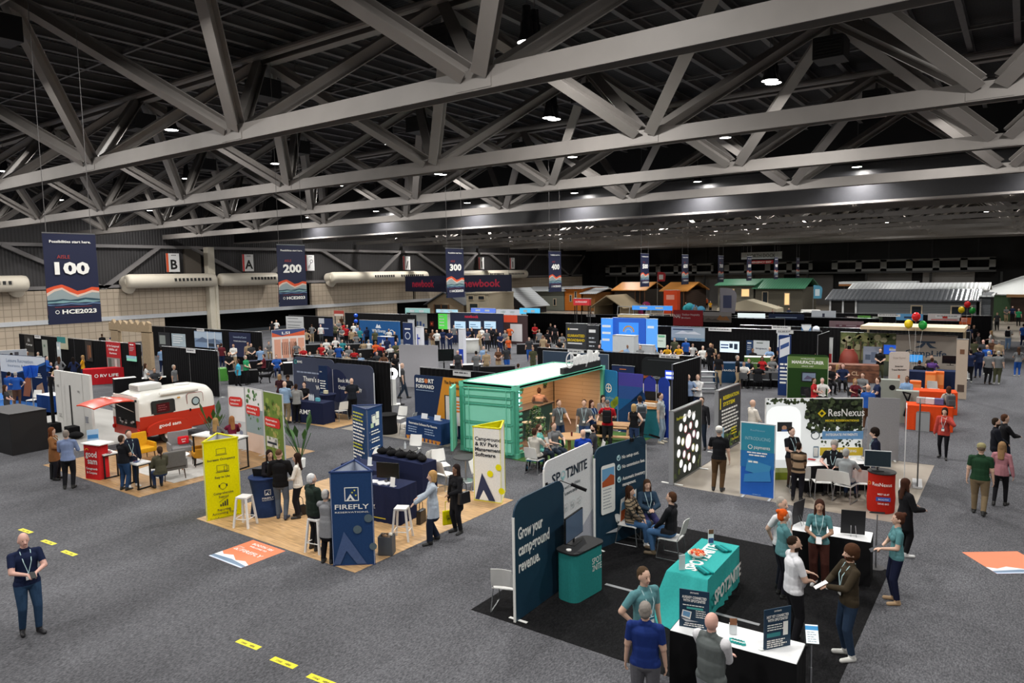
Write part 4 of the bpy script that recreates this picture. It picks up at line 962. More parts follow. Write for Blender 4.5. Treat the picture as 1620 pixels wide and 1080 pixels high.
flat('floor_cable_cover', [(-6.5, 11.98), (-3.5, 12.02), (-3.5, 12.10), (-6.5, 12.06)], H('8b8d90'), 'grey tape line crossing the black booth carpet to the teal table', 'tape', .016)
# teal clothed table
A = G(1069, 904, .76); B2 = G(1120, 917, .76); C = G(1170, 863, .76); D = G(1126, 855, .76)
ax, L_ = seg(B2, C); w2 = (A-B2).to_2d().length
t = thing('table', 'table under a teal cloth printed with the white booth name', 'table', (B2.x, B2.y, 0), ax)
L_ = 1.83; Wd = .76
b = MB(); b.bb(.01, L_-.01, .01, Wd-.01, .72, .748, H('bbbbbb')); b.build('tabletop', t)
for x in (.12, L_-.12):
    for y in (.1, Wd-.1): b = MB(); b.cyl((x, y, 0), (x, y, .72), .015, CHR, n=6); b.build('leg', t)
tc = thing('tablecloth', 'teal tablecloth with white letters and long folded hem on left', 'tablecloth', (B2.x, B2.y, 0), ax)
b = MB(); pts = []
for (x0, y0), (x1, y1) in zip([(0, 0), (L_, 0), (L_, Wd), (0, Wd)], [(L_, 0), (L_, Wd), (0, Wd), (0, 0)]):
    k = int(math.hypot(x1-x0, y1-y0)/.06)
    for i in range(k): pts.append((x0+(x1-x0)*i/k, y0+(y1-y0)*i/k))
N = len(pts); vs = []
for z, am, fl in ((.765, 0, 0), (.74, .004, .01), (.45, .03, .09), (.18, .05, .19), (.02, .07, .30)):
    for i, (x, y) in enumerate(pts):
        cx_, cy_ = x-L_/2, y-Wd/2; r = math.hypot(cx_, cy_); left = max(0, -cx_/(L_/2)) if x < .02 else 0
        side = 1 if x < .05 else .35
        o = am*math.sin(i*1.3+math.sin(i*.37)*2)*side+fl*(1.5 if x < .05 else .12); vs.append((x+cx_/r*o*(1.6 if x < .05 else 1), y+cy_/r*o, z))
b.add(vs, [(j*N+i, (j+1)*N+i, (j+1)*N+(i+1) % N, j*N+(i+1) % N) for j in range(4) for i in range(N)]+[tuple(range(N))], H('36a3a0', 'cloth')); o = b.build('cloth', tc, smooth=True)
b = MB(); p = Print(b, 0, 0, -.075, .002); p.text(L_/2, .26, .36, 'SPOT2NITE', FW, bold=.03, fit=1.55); p.tf = lambda q: Vector((q.x, q.z, .767-q.y)); p.y0 = 0; p.text(L_/2, .30, .36, 'SPOT2NITE', FW, bold=.03, fit=1.4)
b.build('lettering', tc)
def on_t(x, y, z=.772): 
    q = Matrix.Rotation(ax, 3, 'Z') @ Vector((x, y, 0)); return (B2.x+q.x, B2.y+q.y, z)
t = thing('snack_bowl', 'white bowl heaped with orange snack packets on the teal table', 'bowl', on_t(.85, .5)); b = MB(); b.lathe([(.08, 0), (.17, .07), (.18, .085), (.165, .075), (.07, .012)], W_, n=24); b.build('bowl', t, smooth=True)
b = MB()
for i in range(46): a = rr.random()*6.3; q = rr.random()**.5*.14; b.box((q*math.cos(a), q*math.sin(a), .075+.035*(1-q/.15)+rr.random()*.02), (.05, .035, .02), H(rr.choice(['e0562a', 'e8702e', 'd23c1c', 'f0d8b8'])), rz=rr.random()*3, rx=rr.random(), ry=rr.random())
tag(b.build('snack_packets', t), kind='stuff')
for x, y, lab in [(.28, .16, 'stack of teal folded cloths near the front end of the teal table'), (1.45, .2, 'stack of teal folded cloths at the far end of the teal table')]:
    t = thing('folded_cloths', lab, 'cloth', on_t(x, y), ax+.9, 'folded teal cloths on the teal table')
    for i in range(4): b = MB(); b.bb(-.15, .15, -.10+i*.045, -.06+i*.045+.02, .0+.004*i, .035+.004*i, H('176f70', 'cloth') if i % 2 else H('1f9a98', 'cloth')); b.build('folded_cloth', t, bevel=.008)
for x, y, lab in [(1.62, .5, 'upright leaflet holder with dark picture card at the far end of teal table'), (.12, .52, 'clear upright card holder at the near end of teal table')]:
    t = thing('leaflet_holder', lab, 'holder', on_t(x, y), ax-.9); b = MB(); b.box((0, 0, .15), (.11, .015, .28), H('e8ecee') if x > 1 else H('cfd8da')); b.build('holder', t)
    if x > 1: b = MB(); b.box((0, -.012, .25), (.10, .006, .09), H('6a4a34')); b.box((0, -.012, .07), (.10, .006, .10), H('2a4a7a')); b.build('picture', t)
# front white topped table with signs
c0, c1, c2, c3 = G(1060, 996, .90), G(1260, 1050, .90), G(1272, 1017, .90), G(1075, 979, .90)
ax2, L2 = seg(c0, c1); 
t2 = box_table(((c0.x+c1.x)/2, (c0.y+c1.y)/2, 0), ax2, L2, .62, .90, H('eceef0'), BLK, 'long table with white top and black skirt at the bottom of the view')
R2 = Matrix.Rotation(ax2, 3, 'Z')
def on2(u, v, z=.902): q = R2 @ Vector((u, v, 0)); return Vector((c0.x+q.x, c0.y+q.y, z))
def board_sign(label, loc, rz, w_, h_, l1, flip=False):
    t = thing('table_sign', label, 'sign', loc, rz); b = MB(); b.box((0, .0, h_/2), (w_, .012, h_), H('16344c'), rx=0); b.build('board', t)
    b = MB(); b.prism([(-w_*.2, .02, 0), (w_*.2, .02, 0), (0, .02, h_*.7)], (0, .10, -.02), H('16344c'))
    b = MB(); p = Print(b, -w_/2, 0, -.007, .001); c = w_/2; p.text(c, h_-.05, .03, 'SPOT2NITE', FW, fit=.12, bold=.02); p.text(c, h_-.13, .055, l1, FW, bold=.03, fit=w_*.82); p.text(c, h_-.18, .055, 'WITH SPOT2NITE?', FW, bold=.03, fit=w_*.75)
    p.lines(.05, h_-.24, w_*.75, 1 if not flip else 3, .035, .014, FW); p.rect(w_*.25, h_*.50, w_*.55, .03, H('4bb0a8')) if not flip else p.rect(w_*.1, h_*.30, w_*.5, .06, H('2a7f84'))
    if not flip: p.poly([(.03, .16), (.16, .13), (.18, .25), (.05, .27)], FW); p.poly([(.05, .18), (.15, .16), (.165, .24), (.06, .255)], H('6fa0c8')); p.poly([(.03, .14), (.17, .12), (.28, .11), (.1, .09)], H('c8ccd0')); p.lines(.24, .27, w_*.4, 4, .032, .012, FW); p.lines(w_*.5, .06, w_*.7, 2, .03, .015, FW, al='c')
    else: p.rect(w_*.70, h_*.30, .08, .2, FW); p.lines(w_*.1, h_*.20, w_*.78, 4, .03, .018, FW)
    b.build('printed_graphic', t); return t
q = G(1098, 993, .902); board_sign('upright navy sign reading already connected with spot2nite', (q.x, q.y, .902), rz_to(q, -6), .43, .58, 'ALREADY CONNECTED')
q = G(1229, 1024, .902); board_sign('tilted navy sign reading not yet connected with spot2nite', (q.x, q.y, .902), rz_to(q, 38), .44, .58, 'NOT YET CONNECTED', True)
q = G(1160, 1004, .902); t = thing('leaflet_holder', 'clear leaflet holder with picture card on the white front table', 'holder', q, rz_to(q, 10)); b = MB(); b.box((0, .02, .09), (.11, .03, .16), H('e4e8ea')); b.build('holder', t); b = MB(); b.box((0, 0, .2), (.10, .008, .10), H('8a5a3c')); b.build('picture', t)
for i in range(5):
    q = G(1158+i*4.4, 1014+i*1.2, .902); b = MB(); b.bb(-.03, .03, -.045, .045, 0, .03, H('27a19c')); b.bb(-.02, .02, -.03, -.01, .03, .032, FW); o = b.build('giveaway_tin', bevel=.006); o.location = q; o.rotation_euler = (0, 0, .5); tag(o, 'small teal giveaway tin in the row on the white front table', 'tin', 'teal tins on the white front table')
q = G(1204, 1027, .902); b = MB(); b.lathe([(.04, 0), (.045, .012), (.035, .012)], H('d8dcd8'), n=14); o = b.build('ring_dish'); o.location = q; tag(o, 'small pale ring shaped thing alone on the white front table', 'dish')
def kiosk(label, loc, rz, h, scr, tilt=.5, w_=.20, hh=.28):
    t = thing('tablet_stand', label, 'stand', loc, rz); b = MB(); b.lathe([(.17, 0), (.17, .012), (.03, .02)], H('3a3a3c'), n=20); b.build('base', t); b = MB(); b.cyl((0, 0, .01), (0, 0, h*.55), .020, CHR); b.cyl((0, 0, h*.55), (0, 0, h), .014, CHR); b.build('pole', t)
    b = MB(); b.box((0, -.02, h+.04), (w_, .025, hh), H('101012'), rx=-tilt); b.build('tablet_case', t)
    b = MB(); mx = Matrix.Translation((0, -.02, h+.04)) @ Matrix.Rotation(-tilt, 4, 'X'); p = Print(b, -w_*.42, -hh*.44, -.014, .001, lambda v: (mx @ v)); p.rect(0, 0, w_*.84, hh*.88, H(scr, 'glow'))
    if scr != '101014': p.rect(0, hh*.62, w_*.84, hh*.2, H('3a86b8', 'glow')); p.lines(.02, hh*.5, w_*.6, 5, .03, .012, H('b8c4cc'))
    b.build('screen', t)
q = P_at(1284, 995, 1.12); kiosk('black tablet on a slim chrome stand at the right end of the white front table', q, rz_to(q, 12), 1.02, 'e4ecf0')
q = P_at(1388, 812, 1.15); kiosk('black tablet lying flat on a chrome stand beside the back table', q, rz_to(q, 190), 1.12, '101014', 1.2, .26, .2)
# back white topped table with two black lids
c0, c1 = G(1255, 838, .90), G(1373, 857, .90); ax3, L3 = seg(c0, c1)
box_table(((c0.x+c1.x)/2, (c0.y+c1.y)/2, 0), ax3, L3+.1, .6, .90, H('eceef0'), BLK, 'long table with white top and black skirt at back of the black carpet')
for (px, py, an, lab) in [(1262, 829, 62, 'black easel board seen edge-on on the left of back table'), (1349, 846, 8, 'black easel board standing on the right of the back table')]:
    q = G(px, py, .90); q.z = .902; t = thing('easel_board', lab, 'board', q, rz_to(q, an)); b = MB(); b.box((0, 0, .26), (.44, .012, .50), H('1b1b1e'), rx=.12); b.build('board', t)
    b = MB(); b.tube([(-.04, -.03, .2), (-.05, -.12, .0)], .006, CHR, 5); b.tube([(.04, -.03, .2), (.05, -.12, .0)], .006, CHR, 5); b.build('easel_legs', t)
# chairs of this booth
SG = 'white shell chairs on the black carpet'
q = P_at(806, 905, .85); chair('white', (-7.55, 10.15, .008), math.radians(200), 'white shell chair half hidden behind the rounded navy panel', SG)
# ------------------------------------------------------------------ people in the front booths
MATS['8a7259cloth'] = ribbed('striped knit', (.34, .23, .14), 'Z', 1.3, .05, .9, dark=.05)
MATS['7d6a54cloth'] = brick('plaid wool', (.36, .28, .18), (.10, .07, .05), (.02, .018, .015), .13, .08, .014, .9, plane='xz', off=0)
def seat(o, kind, label, grp=None, dz=.0):
    c = chair(kind, (o.location.x, o.location.y, o.location.z+dz), o.rotation_euler.z, label, grp); s_ = o.scale.x; c.scale = (1, 1, 1.0); return c
pM = per('person in navy polo and jeans looking at a phone alone on grey carpet', 36, 843, 1.82, 12, '1b2440', '2c4460', 'b98a70', arms=('phone', 'phone'), top='polo', bottom='jeans', hair='bald', skin='pink', fat=1.08, stride=.12, shoe_c='26262a')
per('person in a camel coat with long brown hair at left booth', 82, 676, 1.66, 65, '8a5f3c', '26262c', '6a3d24', arms=('mid', 'down'), top='coat', female=True, hair='long', lod=1)
per('person in pale blue shirt and black trousers, back to the viewer', 104, 680, 1.78, 165, '7f8fb4', '1c1c20', '8a8078', arms=('bent', 'mid'), top='long', hair='short', badge=False, lod=1)
per('person in black top and blue jeans standing before the red wordmark stand', 192, 688, 1.66, 130, '17181c', '2a4468', '3a2c24', arms=('mid', 'mid'), top='short', bottom='jeans', female=True, fat=1.15, hair='short', badge=False, lod=1, skin='tan')
per('person in dark navy jacket over white shirt with white shoes', 203, 680, 1.74, 20, '1c2130', '2a3a58', '3a2c24', arms=('mid', 'down'), top='jacket', bottom='jeans', hair='short', lod=1, shoe_c='e8e8e8')
per('person with ponytail in an olive jacket seated in the grey armchair', 252, 706, 1.66, -165, '4c4a3c', '2c3c5c', '3a2a20', pose='sit', arms=('lap', 'mid'), top='jacket', bottom='jeans', female=True, hair='pony', badge=False, lod=1)
per('person with long blonde hair in grey seated at the high table', 341, 661, 1.7, 150, '6a6668', '2c2c34', 'a08054', arms=('table', 'table'), pose='sit', z0=.3, top='long', female=True, hair='long', badge=False, lod=1)
per('person with long hair in a maroon top seated at the high table', 366, 658, 1.7, -160, '6a1c34', '2c2c34', '8a5c38', arms=('table', 'table'), pose='sit', z0=.3, top='long', female=True, hair='long', badge=False, lod=1)
per('person with long dark hair in black behind the round podium', 426, 712, 1.68, 20, '1c1a1e', '1c1c22', '241812', arms=('mid', 'up'), top='long', female=True, hair='long', skin='tan')
per('person in black jacket and grey jeans, back to the viewer', 441, 710, 1.84, 165, '151517', '56606e', '5a4430', arms=('bent', 'bent'), top='jacket', bottom='jeans', hair='crop', badge=False, stride=.15, shoe_c='3a4050')
per('person in white blouse and black trousers with straight dark hair', 469, 717, 1.68, -100, 'd8d4cc', '1a1a1e', '2a1a14', arms=('mid', 'mid'), top='long', female=True, hair='long', badge=False)
per('older person with white hair in dark green jacket', 493, 749, 1.78, 120, '25302a', '1c1e24', 'cfcfcf', arms=('bent', 'reach'), top='jacket', hair='short', fat=1.12, badge=False)
per('person with short grey hair in grey cardigan beside the corner tower', 515, 774, 1.64, 150, '85868a', '18181c', 'b4b0ac', arms=('mid', 'reach'), top='coat', female=True, hair='short', badge=False)
per('person with blonde hair in a pale long coat reaching to the navy table', 683, 745, 1.70, -80, 'aab4c0', '1c2434', 'b08a58', arms=('bent', 'reach'), top='coat', female=True, hair='bob', badge=False, stride=.22, bottom='wide')
pK = per('person in black coat with long dark hair carrying a yellow bag', 721, 735, 1.66, -50, '1a1a1d', '1a1a1e', '241a18', arms=('down', 'mid'), top='coat', female=True, hair='long', skin='brown', badge=False)
pA = per('person in a brown plaid jacket and jeans seated on a white chair', 997, 769, 1.66, 68, '7d6a54', '3a5a80', '3a2418', pose='sit', arms=('lap', 'lap'), top='jacket', bottom='jeans', female=True, hair='long', shoe_c='d8d8d8', badge=False)
pB = per('person in denim jacket seated on a white chair looking at a phone', 1024, 759, 1.68, 15, '2e4256', '3a3a66', '4a3426', pose='sit', arms=('phone', 'phone'), top='jacket', female=True, hair='long')
pC = per('person in dark jumper and jeans seated on white chair, back half turned', 1062, 778, 1.82, -110, '1b1c20', '42648c', '4a3020', pose='sit', arms=('lap', 'lap'), top='long', bottom='jeans', hair='short', shoe_c='6a5c4a', badge=False)
per('person in a teal t-shirt with short brown hair facing the teal table', 1019, 898, 1.84, 40, '5a8a90', '1c2230', '4a3a2a', arms=('hip', 'down'), top='short', hair='short', fat=1.06)
per('person in a royal blue polo with grey hair, back to the viewer', 1021, 951, 1.76, 172, '1e3270', '66666c', '8c8680', arms=('down', 'down'), top='polo', bottom='wide', hair='short', fat=1.12, badge=False)
per('bald person in grey knitted vest over white shirt, back to the viewer', 1126, 969, 1.78, 150, '606666', '8a8f94', 'b89070', arms=('cross', 'cross'), top='vest', hair='bald', fat=1.12, skin='pink', badge=False)
per('person in white shirt with grey hair behind the one with orange hair', 1238, 787, 1.80, 55, 'd8dadd', '181c26', '9a948c', arms=('back', 'down'), top='polo', hair='short', fat=1.1)
per('person in teal t-shirt with bright orange hair and glasses', 1240, 806, 1.70, 110, '56858a', '1c1c24', 'd2581c', arms=('mid', 'mid'), top='short', female=True, hair='bun', fat=1.1, badge=False)
pW = per('person in teal t-shirt and wide brown trousers facing the viewer', 1297, 791, 1.70, 0, '56858a', '4a2a24', '3a221a', arms=('mid', 'mid'), top='short', bottom='wide', female=True, hair='long', shoe_c='e6e6e6', skin='tan')
per('bearded person in white shirt with hands together, back to the viewer', 1257, 848, 1.84, 110, 'dadbe0', '1e1e22', '2c2018', arms=('mid', 'bent'), top='polo', hair='crop', fat=1.14, badge=False, beard=True)
pR = per('bearded person in brown pullover and jeans reading a white card', 1346, 862, 1.84, -65, '3a3226', '28384e', '4a3020', arms=('phone', 'phone'), top='long', bottom='jeans', hair='curly', beard=True, shoe_c='dcdcd8')
pT = per('person in teal t-shirt with tied hair holding a tablet', 1421, 811, 1.70, -75, '56858a', '1b2038', '4a2c20', arms=('mid', 'bent'), top='short', female=True, hair='bun', shoe_c='b89a78', badge=False)
per('person in black blazer with long wavy brown hair holding a cup', 1434, 757, 1.70, 120, '17171a', '17171a', '3c241a', arms=('bent', 'bent'), top='coat', female=True, hair='long', shoe_c='dcdcdc', badge=False)
seat(pA, 'white', 'white shell chair under the person in a plaid jacket', SG); seat(pB, 'white', 'white shell chair under the person in a denim jacket', SG); seat(pC, 'white', 'white shell chair under the person in a dark jumper', SG)
# things they hold or carry
def held(name, label, cat, o, which, d, c, rx=0):
    hs = HANDS[o.name]; q = (hs[0]+hs[1])/2 if which == 'm' else hs[which]
    t = MB(); t.box((0, 0, 0), d, H(c, 'paint'), rx=rx); x = t.build(name, bevel=.003); x.location = q+Vector((0, 0, .02)); x.rotation_euler = (0, 0, o.rotation_euler.z); return tag(x, label, cat)
held('smartphone', 'dark phone in the hands of the person in navy polo', 'phone', pM, 'm', (.08, .15, .012), '101014', .5)
held('card', 'white card in the hand of the bearded person in brown pullover', 'card', pR, 'm', (.10, .22, .01), 'e8e8ea', .5)
held('tablet', 'dark tablet in the hands of the person with tied hair', 'tablet', pT, 'm', (.17, .24, .01), '20242c', .5)
held('card', 'white card held by the person in wide brown trousers', 'card', pW, 'm', (.10, .14, .008), 'e8e8ea', .8)
q = HANDS[pK.name][0]; t = thing('tote_bag', 'bright yellow tote bag held by the person in the black coat', 'bag', (q.x, q.y, q.z-.57), pK.rotation_euler.z+1.2); b = MB(); b.bb(-.15, .15, -.03, .03, 0, .36, H('d8d000', 'cloth')); b.build('bag_body', t, bevel=.02); b = MB(); b.tube([(-.08, 0, .35), (-.07, 0, .58), (.07, 0, .58), (.08, 0, .35)], .008, H('d8d000', 'cloth'), 5); b.build('handle', t)
b = MB(); p = Print(b, 0, 0, -.031, .002); mock_tent(p, -.05, .14, .10, H('3c3c28')); b.build('printed_graphic', t)
a_ = pK.rotation_euler.z; q = pK.location+Vector((math.cos(a_)*.27, math.sin(a_)*.27, .78)); handbag(q, a_+PI/2, '1a1a1c', 'black shoulder bag of the person in the black coat', .34, .28)
q = P_at(666, 800, .45); handbag((q.x, q.y, .013), rz_to(q, 60), '161618', 'black handbag standing beside the navy table with the screen', .34, .34)
q = G(476, 815); handbag((q.x, q.y, .012), rz_to(q, 20), '18181a', 'black handbag on the plank floor behind the older person in green', .3, .26)
q = G(88, 758); handbag((q.x, q.y, .03), rz_to(q, 40), '151517', 'black bag beside the person in the pale blue shirt', .3, .5)
# ------------------------------------------------------------------ caravan booth (left)
flat('booth_floor', [(-26.6, 9.7), (-20.2, 9.7), (-20.2, 15.9), (-26.6, 15.9)], wood_g, 'brown plank flooring of the booth with the red and white caravan', 'flooring')
flat('rug', [(-23.2, 11.0), (-20.7, 11.0), (-20.7, 13.0), (-23.7, 13.0)], mat('pale rug', (.50, .49, .47), .95, var=.2, scale=9), 'pale mottled rug under the armchairs', 'rug', .018)
GC = nodes_mat('grey concrete', lambda nt, b, N, L: (lambda n, r: (L(n.outputs['Fac'], r.inputs['Fac']), L(r.outputs['Color'], b.inputs['Base Color'])))(N('TexNoise'), ramp(nt, [(.3, (.26, .255, .24)), (.7, (.34, .335, .32))])), .5)
flat('booth_floor', [(-40, 11.3), (-27.6, 11.3), (-27.6, 15.8), (-36.9, 15.8)], GC, 'bare grey concrete of the booth with the tall white wall', 'flooring')
flat('booth_carpet', [(-46, 12.8), (-36.2, 12.8), (-36.2, 15.8), (-46, 15.8)], mat('blue carpet', (.02, .13, .42), .95, var=.15, scale=20), 'bright blue carpet at the left edge', 'carpet')
CW = H('dddcd6', 'glossy'); CR_ = H('b8321f', 'glossy')
cv = thing('caravan', 'small rounded caravan, white above and red below, hatch open', 'caravan', (-27.1, 12.75, .012), 0)
b = MB(); Lc, Wc, n, m = 3.15, 1.06, 22, 32; vs = []
for i in range(n+1):
    u = i/n; y = Lc*u; e = min(u, 1-u); k = min(1, (1-(1-min(1, e/.16))**2.6)**.42) if e < .16 else 1
    if u < .5: k = max(k, .90)
    for j in range(m):
        a = 2*PI*j/m; c_, s_ = math.cos(a), math.sin(a); px = abs(c_)**.42*(1 if c_ > 0 else -1)*Wc*(.55+.45*k); pz = abs(s_)**.42*(1 if s_ > 0 else -1)
        tp = 1-.10*max(0, pz); z = 1.13+pz*(.86 if pz > 0 else .80)*k; vs.append((px*tp, y, z))
fs = [(i*m+j, i*m+(j+1) % m, (i+1)*m+(j+1) % m, (i+1)*m+j) for i in range(n) for j in range(m)]
lo = [f for f in fs if sum(vs[k][2] for k in f)/4 < .98-.0 ]; hi = [f for f in fs if f not in lo]
b.add(vs, hi+[tuple(n*m+j for j in range(m))], CW); b.f += [list(f) for f in lo]; b.m += [b.mi(CR_)]*len(lo)
b.build('body', cv, smooth=True)
b = MB(); b.bb(-1.0, 1.0, .0, .03, .36, .98, CR_); b.bb(-1.0, -.72, -.01, .03, .98, 1.78, CW); b.bb(.72, 1.0, -.01, .03, .98, 1.78, CW); b.bb(-.9, .9, -.01, .03, 1.66, 1.88, CW); b.build('rear_panel', cv, bevel=.02)
b = MB(); b.bb(-.74, .74, -.025, -.005, .72, 1.68, H('08080a')); b.build('rear_opening', cv)
b = MB()
for i in range(14): b.box((rr.uniform(-.6, .6), -.04, rr.uniform(.78, 1.0)), (.09, .05, .06), H(rr.choice(['1c1c1e', '6a6a6c', '2a2a2c', 'c8c8c8'])))
b.build('stored_gear', cv)
b = MB(); vs = []
for i in range(9):
    for j in range(7): x = -.78+1.56*i/8; v = j/6; vs.append((x*(1-.12*v), -.05-1.35*v, 1.80+.06*math.sin(PI*v)-.10*v*v-.07*abs(x)**2))
f = [(i*7+j, i*7+j+1, (i+1)*7+j+1, (i+1)*7+j) for i in range(8) for j in range(6)]; o = len(vs); vs += [(x, y, z-.04) for x, y, z in vs]; f2 = [tuple(o+k for k in reversed(q)) for q in f]
rim = [i*7 for i in range(9)]+[56+j for j in range(1, 7)]+[i*7+6 for i in range(7, -1, -1)]+[j for j in range(5, 0, -1)]
b.add(vs, f+f2+[(rim[k], rim[(k+1) % len(rim)], o+rim[(k+1) % len(rim)], o+rim[k]) for k in range(len(rim))], H('d2452c', 'glossy')); hh_ = b.build('hatch', cv, smooth=True)
b = MB(); p = Print(b, 0, 0, 0, .002, lambda q: Vector((q.x, -.3-q.z, 1.90-q.y-.06*abs(q.x)))); p.text(0, .3, .26, 'good sam', FW, bold=.02, fit=.8); b.build('lettering', hh_)
for q in (-1, 1): b = MB(); b.cyl((q*.66, -.02, 1.3), (q*.6, -.75, 1.78), .012, CHR, n=6); b.build('hatch_strut', cv)
for q in (-1, 1): b = MB(); b.ball((q*.93, -.03, .62), (.07, .05, .09), H('c01818', 'glossy')); b.build('tail_light', cv, smooth=True)
b = MB(); vs = []
for i in range(13):
    a = PI*i/12; y = 1.05-.85*math.cos(a); z = .55+.36*math.sin(a)**.7; vs += [(1.03, y, z), (1.14, y, z-.02), (1.14, y, .40), (1.03, y, .38)]
b.add(vs, [(4*i+j, 4*(i+1)+j, 4*(i+1)+(j+1) % 4, 4*i+(j+1) % 4) for i in range(12) for j in range(4)], CR_); w0 = b.build('wheel_arch', cv, smooth=True)
b = MB(); p = Print(b, 0, 0, 0, .004, lambda q: Vector((1.14-q.y, q.x, q.z))); p.text(1.05, .66, .18, 'good sam', FW, bold=.02, fit=.85); b.build('lettering', cv)
for q in (-1, 1):
    b = MB(); b.cyl((q*.80, 1.05, .30), (q*1.0, 1.05, .30), .30, H('161616'), n=20); b.cyl((q*.99, 1.05, .30), (q*1.02, 1.05, .30), .16, H('d8d8d8'), n=16); b.build('wheel', cv)
def on_side(b, y0, y1, z0, z1, m, d, r=.06):
    p = Print(b, 0, 0, 0, 0, lambda q: Vector((1.035+d-.055*max(0, q.z-1.2)-q.y, q.x, q.z))); p.rrect(y0, z0, y1-y0, z1-z0, r, m)
b = MB(); on_side(b, .42, 1.34, 1.08, 1.66, H('1c1c1e'), .02, .09); on_side(b, .48, 1.28, 1.13, 1.61, mat('window glass', (.035, .03, .03), .12), .026, .06); w1 = b.build('window', cv)
b = MB(); p = Print(b, 0, 0, 0, .002, lambda q: Vector((1.065-.055*max(0, q.z-1.2)-q.y, q.x, q.z))); p.rect(.62, 1.2, .5, .34, H('4a1218', 'glossy')); p.lines(.68, 1.44, .38, 3, .08, .03, H('8a3a40')); b.build('poster', w1)
b = MB(); on_side(b, 1.82, 2.5, .45, 1.76, H('8e2a1c'), .012, .1); on_side(b, 1.84, 2.48, 1.0, 1.74, CW, .018, .08); on_side(b, 1.84, 2.48, .47, .99, CR_, .018, .08); d_ = b.build('door', cv)
b = MB(); p = Print(b, 0, 0, 0, .004, lambda q: Vector((1.06-.055*max(0, q.z-1.2)-q.y, q.x, q.z))); p.disc(2.17, 1.42, .17, H('26282a')); p.disc(2.17, 1.42, .125, mat('porthole glass', (.35, .45, .48), .15)); b.build('porthole', d_)
b = MB(); b.box((1.08, 1.92, 1.12), (.03, .05, .09), BLK); b.build('door_handle', d_)
b = MB(); b.box((1.04, 1.5, 1.66), (.03, .10, .05), H('d89a30')); b.build('side_marker', cv)
b = MB(); b.cyl((.98, .8, 1.86), (.98, 2.3, 1.86), .065, CW, n=10); b.build('awning_roll', cv, smooth=True)
b = MB(); b.prism([(-.42, .35, 1.97), (.36, .35, 1.97), (.36, 1.25, 1.97), (-.42, 1.25, 1.97)], (0, 0, .26), H('d9d9d6')); ac = b.build('air_conditioner', cv, bevel=.06)
b = MB()
for i in range(5): b.box((0, .345, 2.03+i*.035), (.6, .01, .012), H('8a8a88'))
b.build('vent_slats', ac)
b = MB(); b.lathe([(.30, 1.97), (.31, 2.02), (.1, 2.05)], CW, c=(0, 2.2, 0), n=18); b.build('roof_fan', cv, smooth=True)
b = MB(); b.tube([(-.4, 3.1, .45), (0, 3.7, .45), (.4, 3.1, .45)], .04, H('1c1c1e'), 6); b.cyl((0, 3.7, 0), (0, 3.7, .6), .03, CHR); b.build('tow_hitch', cv)
def armchair(label, loc, rz, fab, s=1, grp=None, leg='3a2a1e'):
    t = thing('armchair', label, 'armchair', loc, rz, grp); m = H(fab, 'cloth')
    b = MB(); b.bb(-.32*s, .32*s, -.32, .28, .30, .46, m); b.build('seat', t, bevel=.03); b = MB(); b.box((0, .31, .66), (.66*s, .10, .52), m, rx=-.15); b.build('backrest', t, bevel=.03)
    for q in (-1, 1): b = MB(); b.bb(q*.35*s-.035, q*.35*s+.035, -.28, .3, .30, .60, m); b.build('armrest', t, bevel=.02)
    for x in (-.28*s, .28*s):
        for y in (-.26, .28): b = MB(); b.cyl((x, y, .30), (x*1.08, y*1.1, 0), .02, H(leg), r1=.012, n=6); b.build('leg', t)
    return t
q = G(258, 762); armchair('grey armchair holding the person in olive, nearest the viewer', (q.x-.1, q.y+.35, .018), rz_to(q, -165), '6a6866')
q = G(280, 728); t = armchair('grey high backed armchair behind the small table', (q.x, q.y+.15, .018), rz_to(q, 10), '807f80')
b = MB(); b.box((0, -.02, 0), (.36, .12, .28), H('c8202a', 'cloth')); o = b.build('cushion', bevel=.05); o.location = (q.x+.02, q.y+.25, .66); o.rotation_euler = (-.1, 0, rz_to(q, 10)); tag(o, 'red cushion with white words on the grey high backed armchair', 'cushion')
b = MB(); p = Print(b, 0, 0, -.085, .001); p.text(0, .02, .07, 'good', FW, bold=.02); p.text(0, -.06, .07, 'sam', FW, bold=.02); b.build('lettering', o)
q = G(228, 728); armchair('yellow armchair behind the person in the navy jacket', (q.x, q.y, .018), rz_to(q, 25), 'd09a1e', .85)
q = G(322, 735); armchair('ochre armchair half hidden by the yellow tower', (q.x, q.y, .018), rz_to(q, -80), 'b57f22', .8)
q = G(282, 742); t = thing('coffee_table', 'small white round table with papers in front of the grey armchairs', 'table', (q.x, q.y, .018)); b = MB(); b.lathe([(.36, .44), (.37, .455), (.36, .47)], W_, n=24); b.build('tabletop', t)
for i in range(3): a = i*2.1; b = MB(); b.cyl((.18*math.cos(a), .18*math.sin(a), .44), (.27*math.cos(a), .27*math.sin(a), 0), .018, H('8a5630'), n=6); b.build('leg', t)
b = MB(); b.bb(-.1, .1, -.07, .07, 0, .01, H('e8e8ea')); b.bb(-.02, .1, -.05, .03, .01, .05, H('b82a2a')); o = b.build('leaflets'); o.location = (q.x, q.y, .49); tag(o, 'white and red leaflets on the small white round table', 'leaflet')
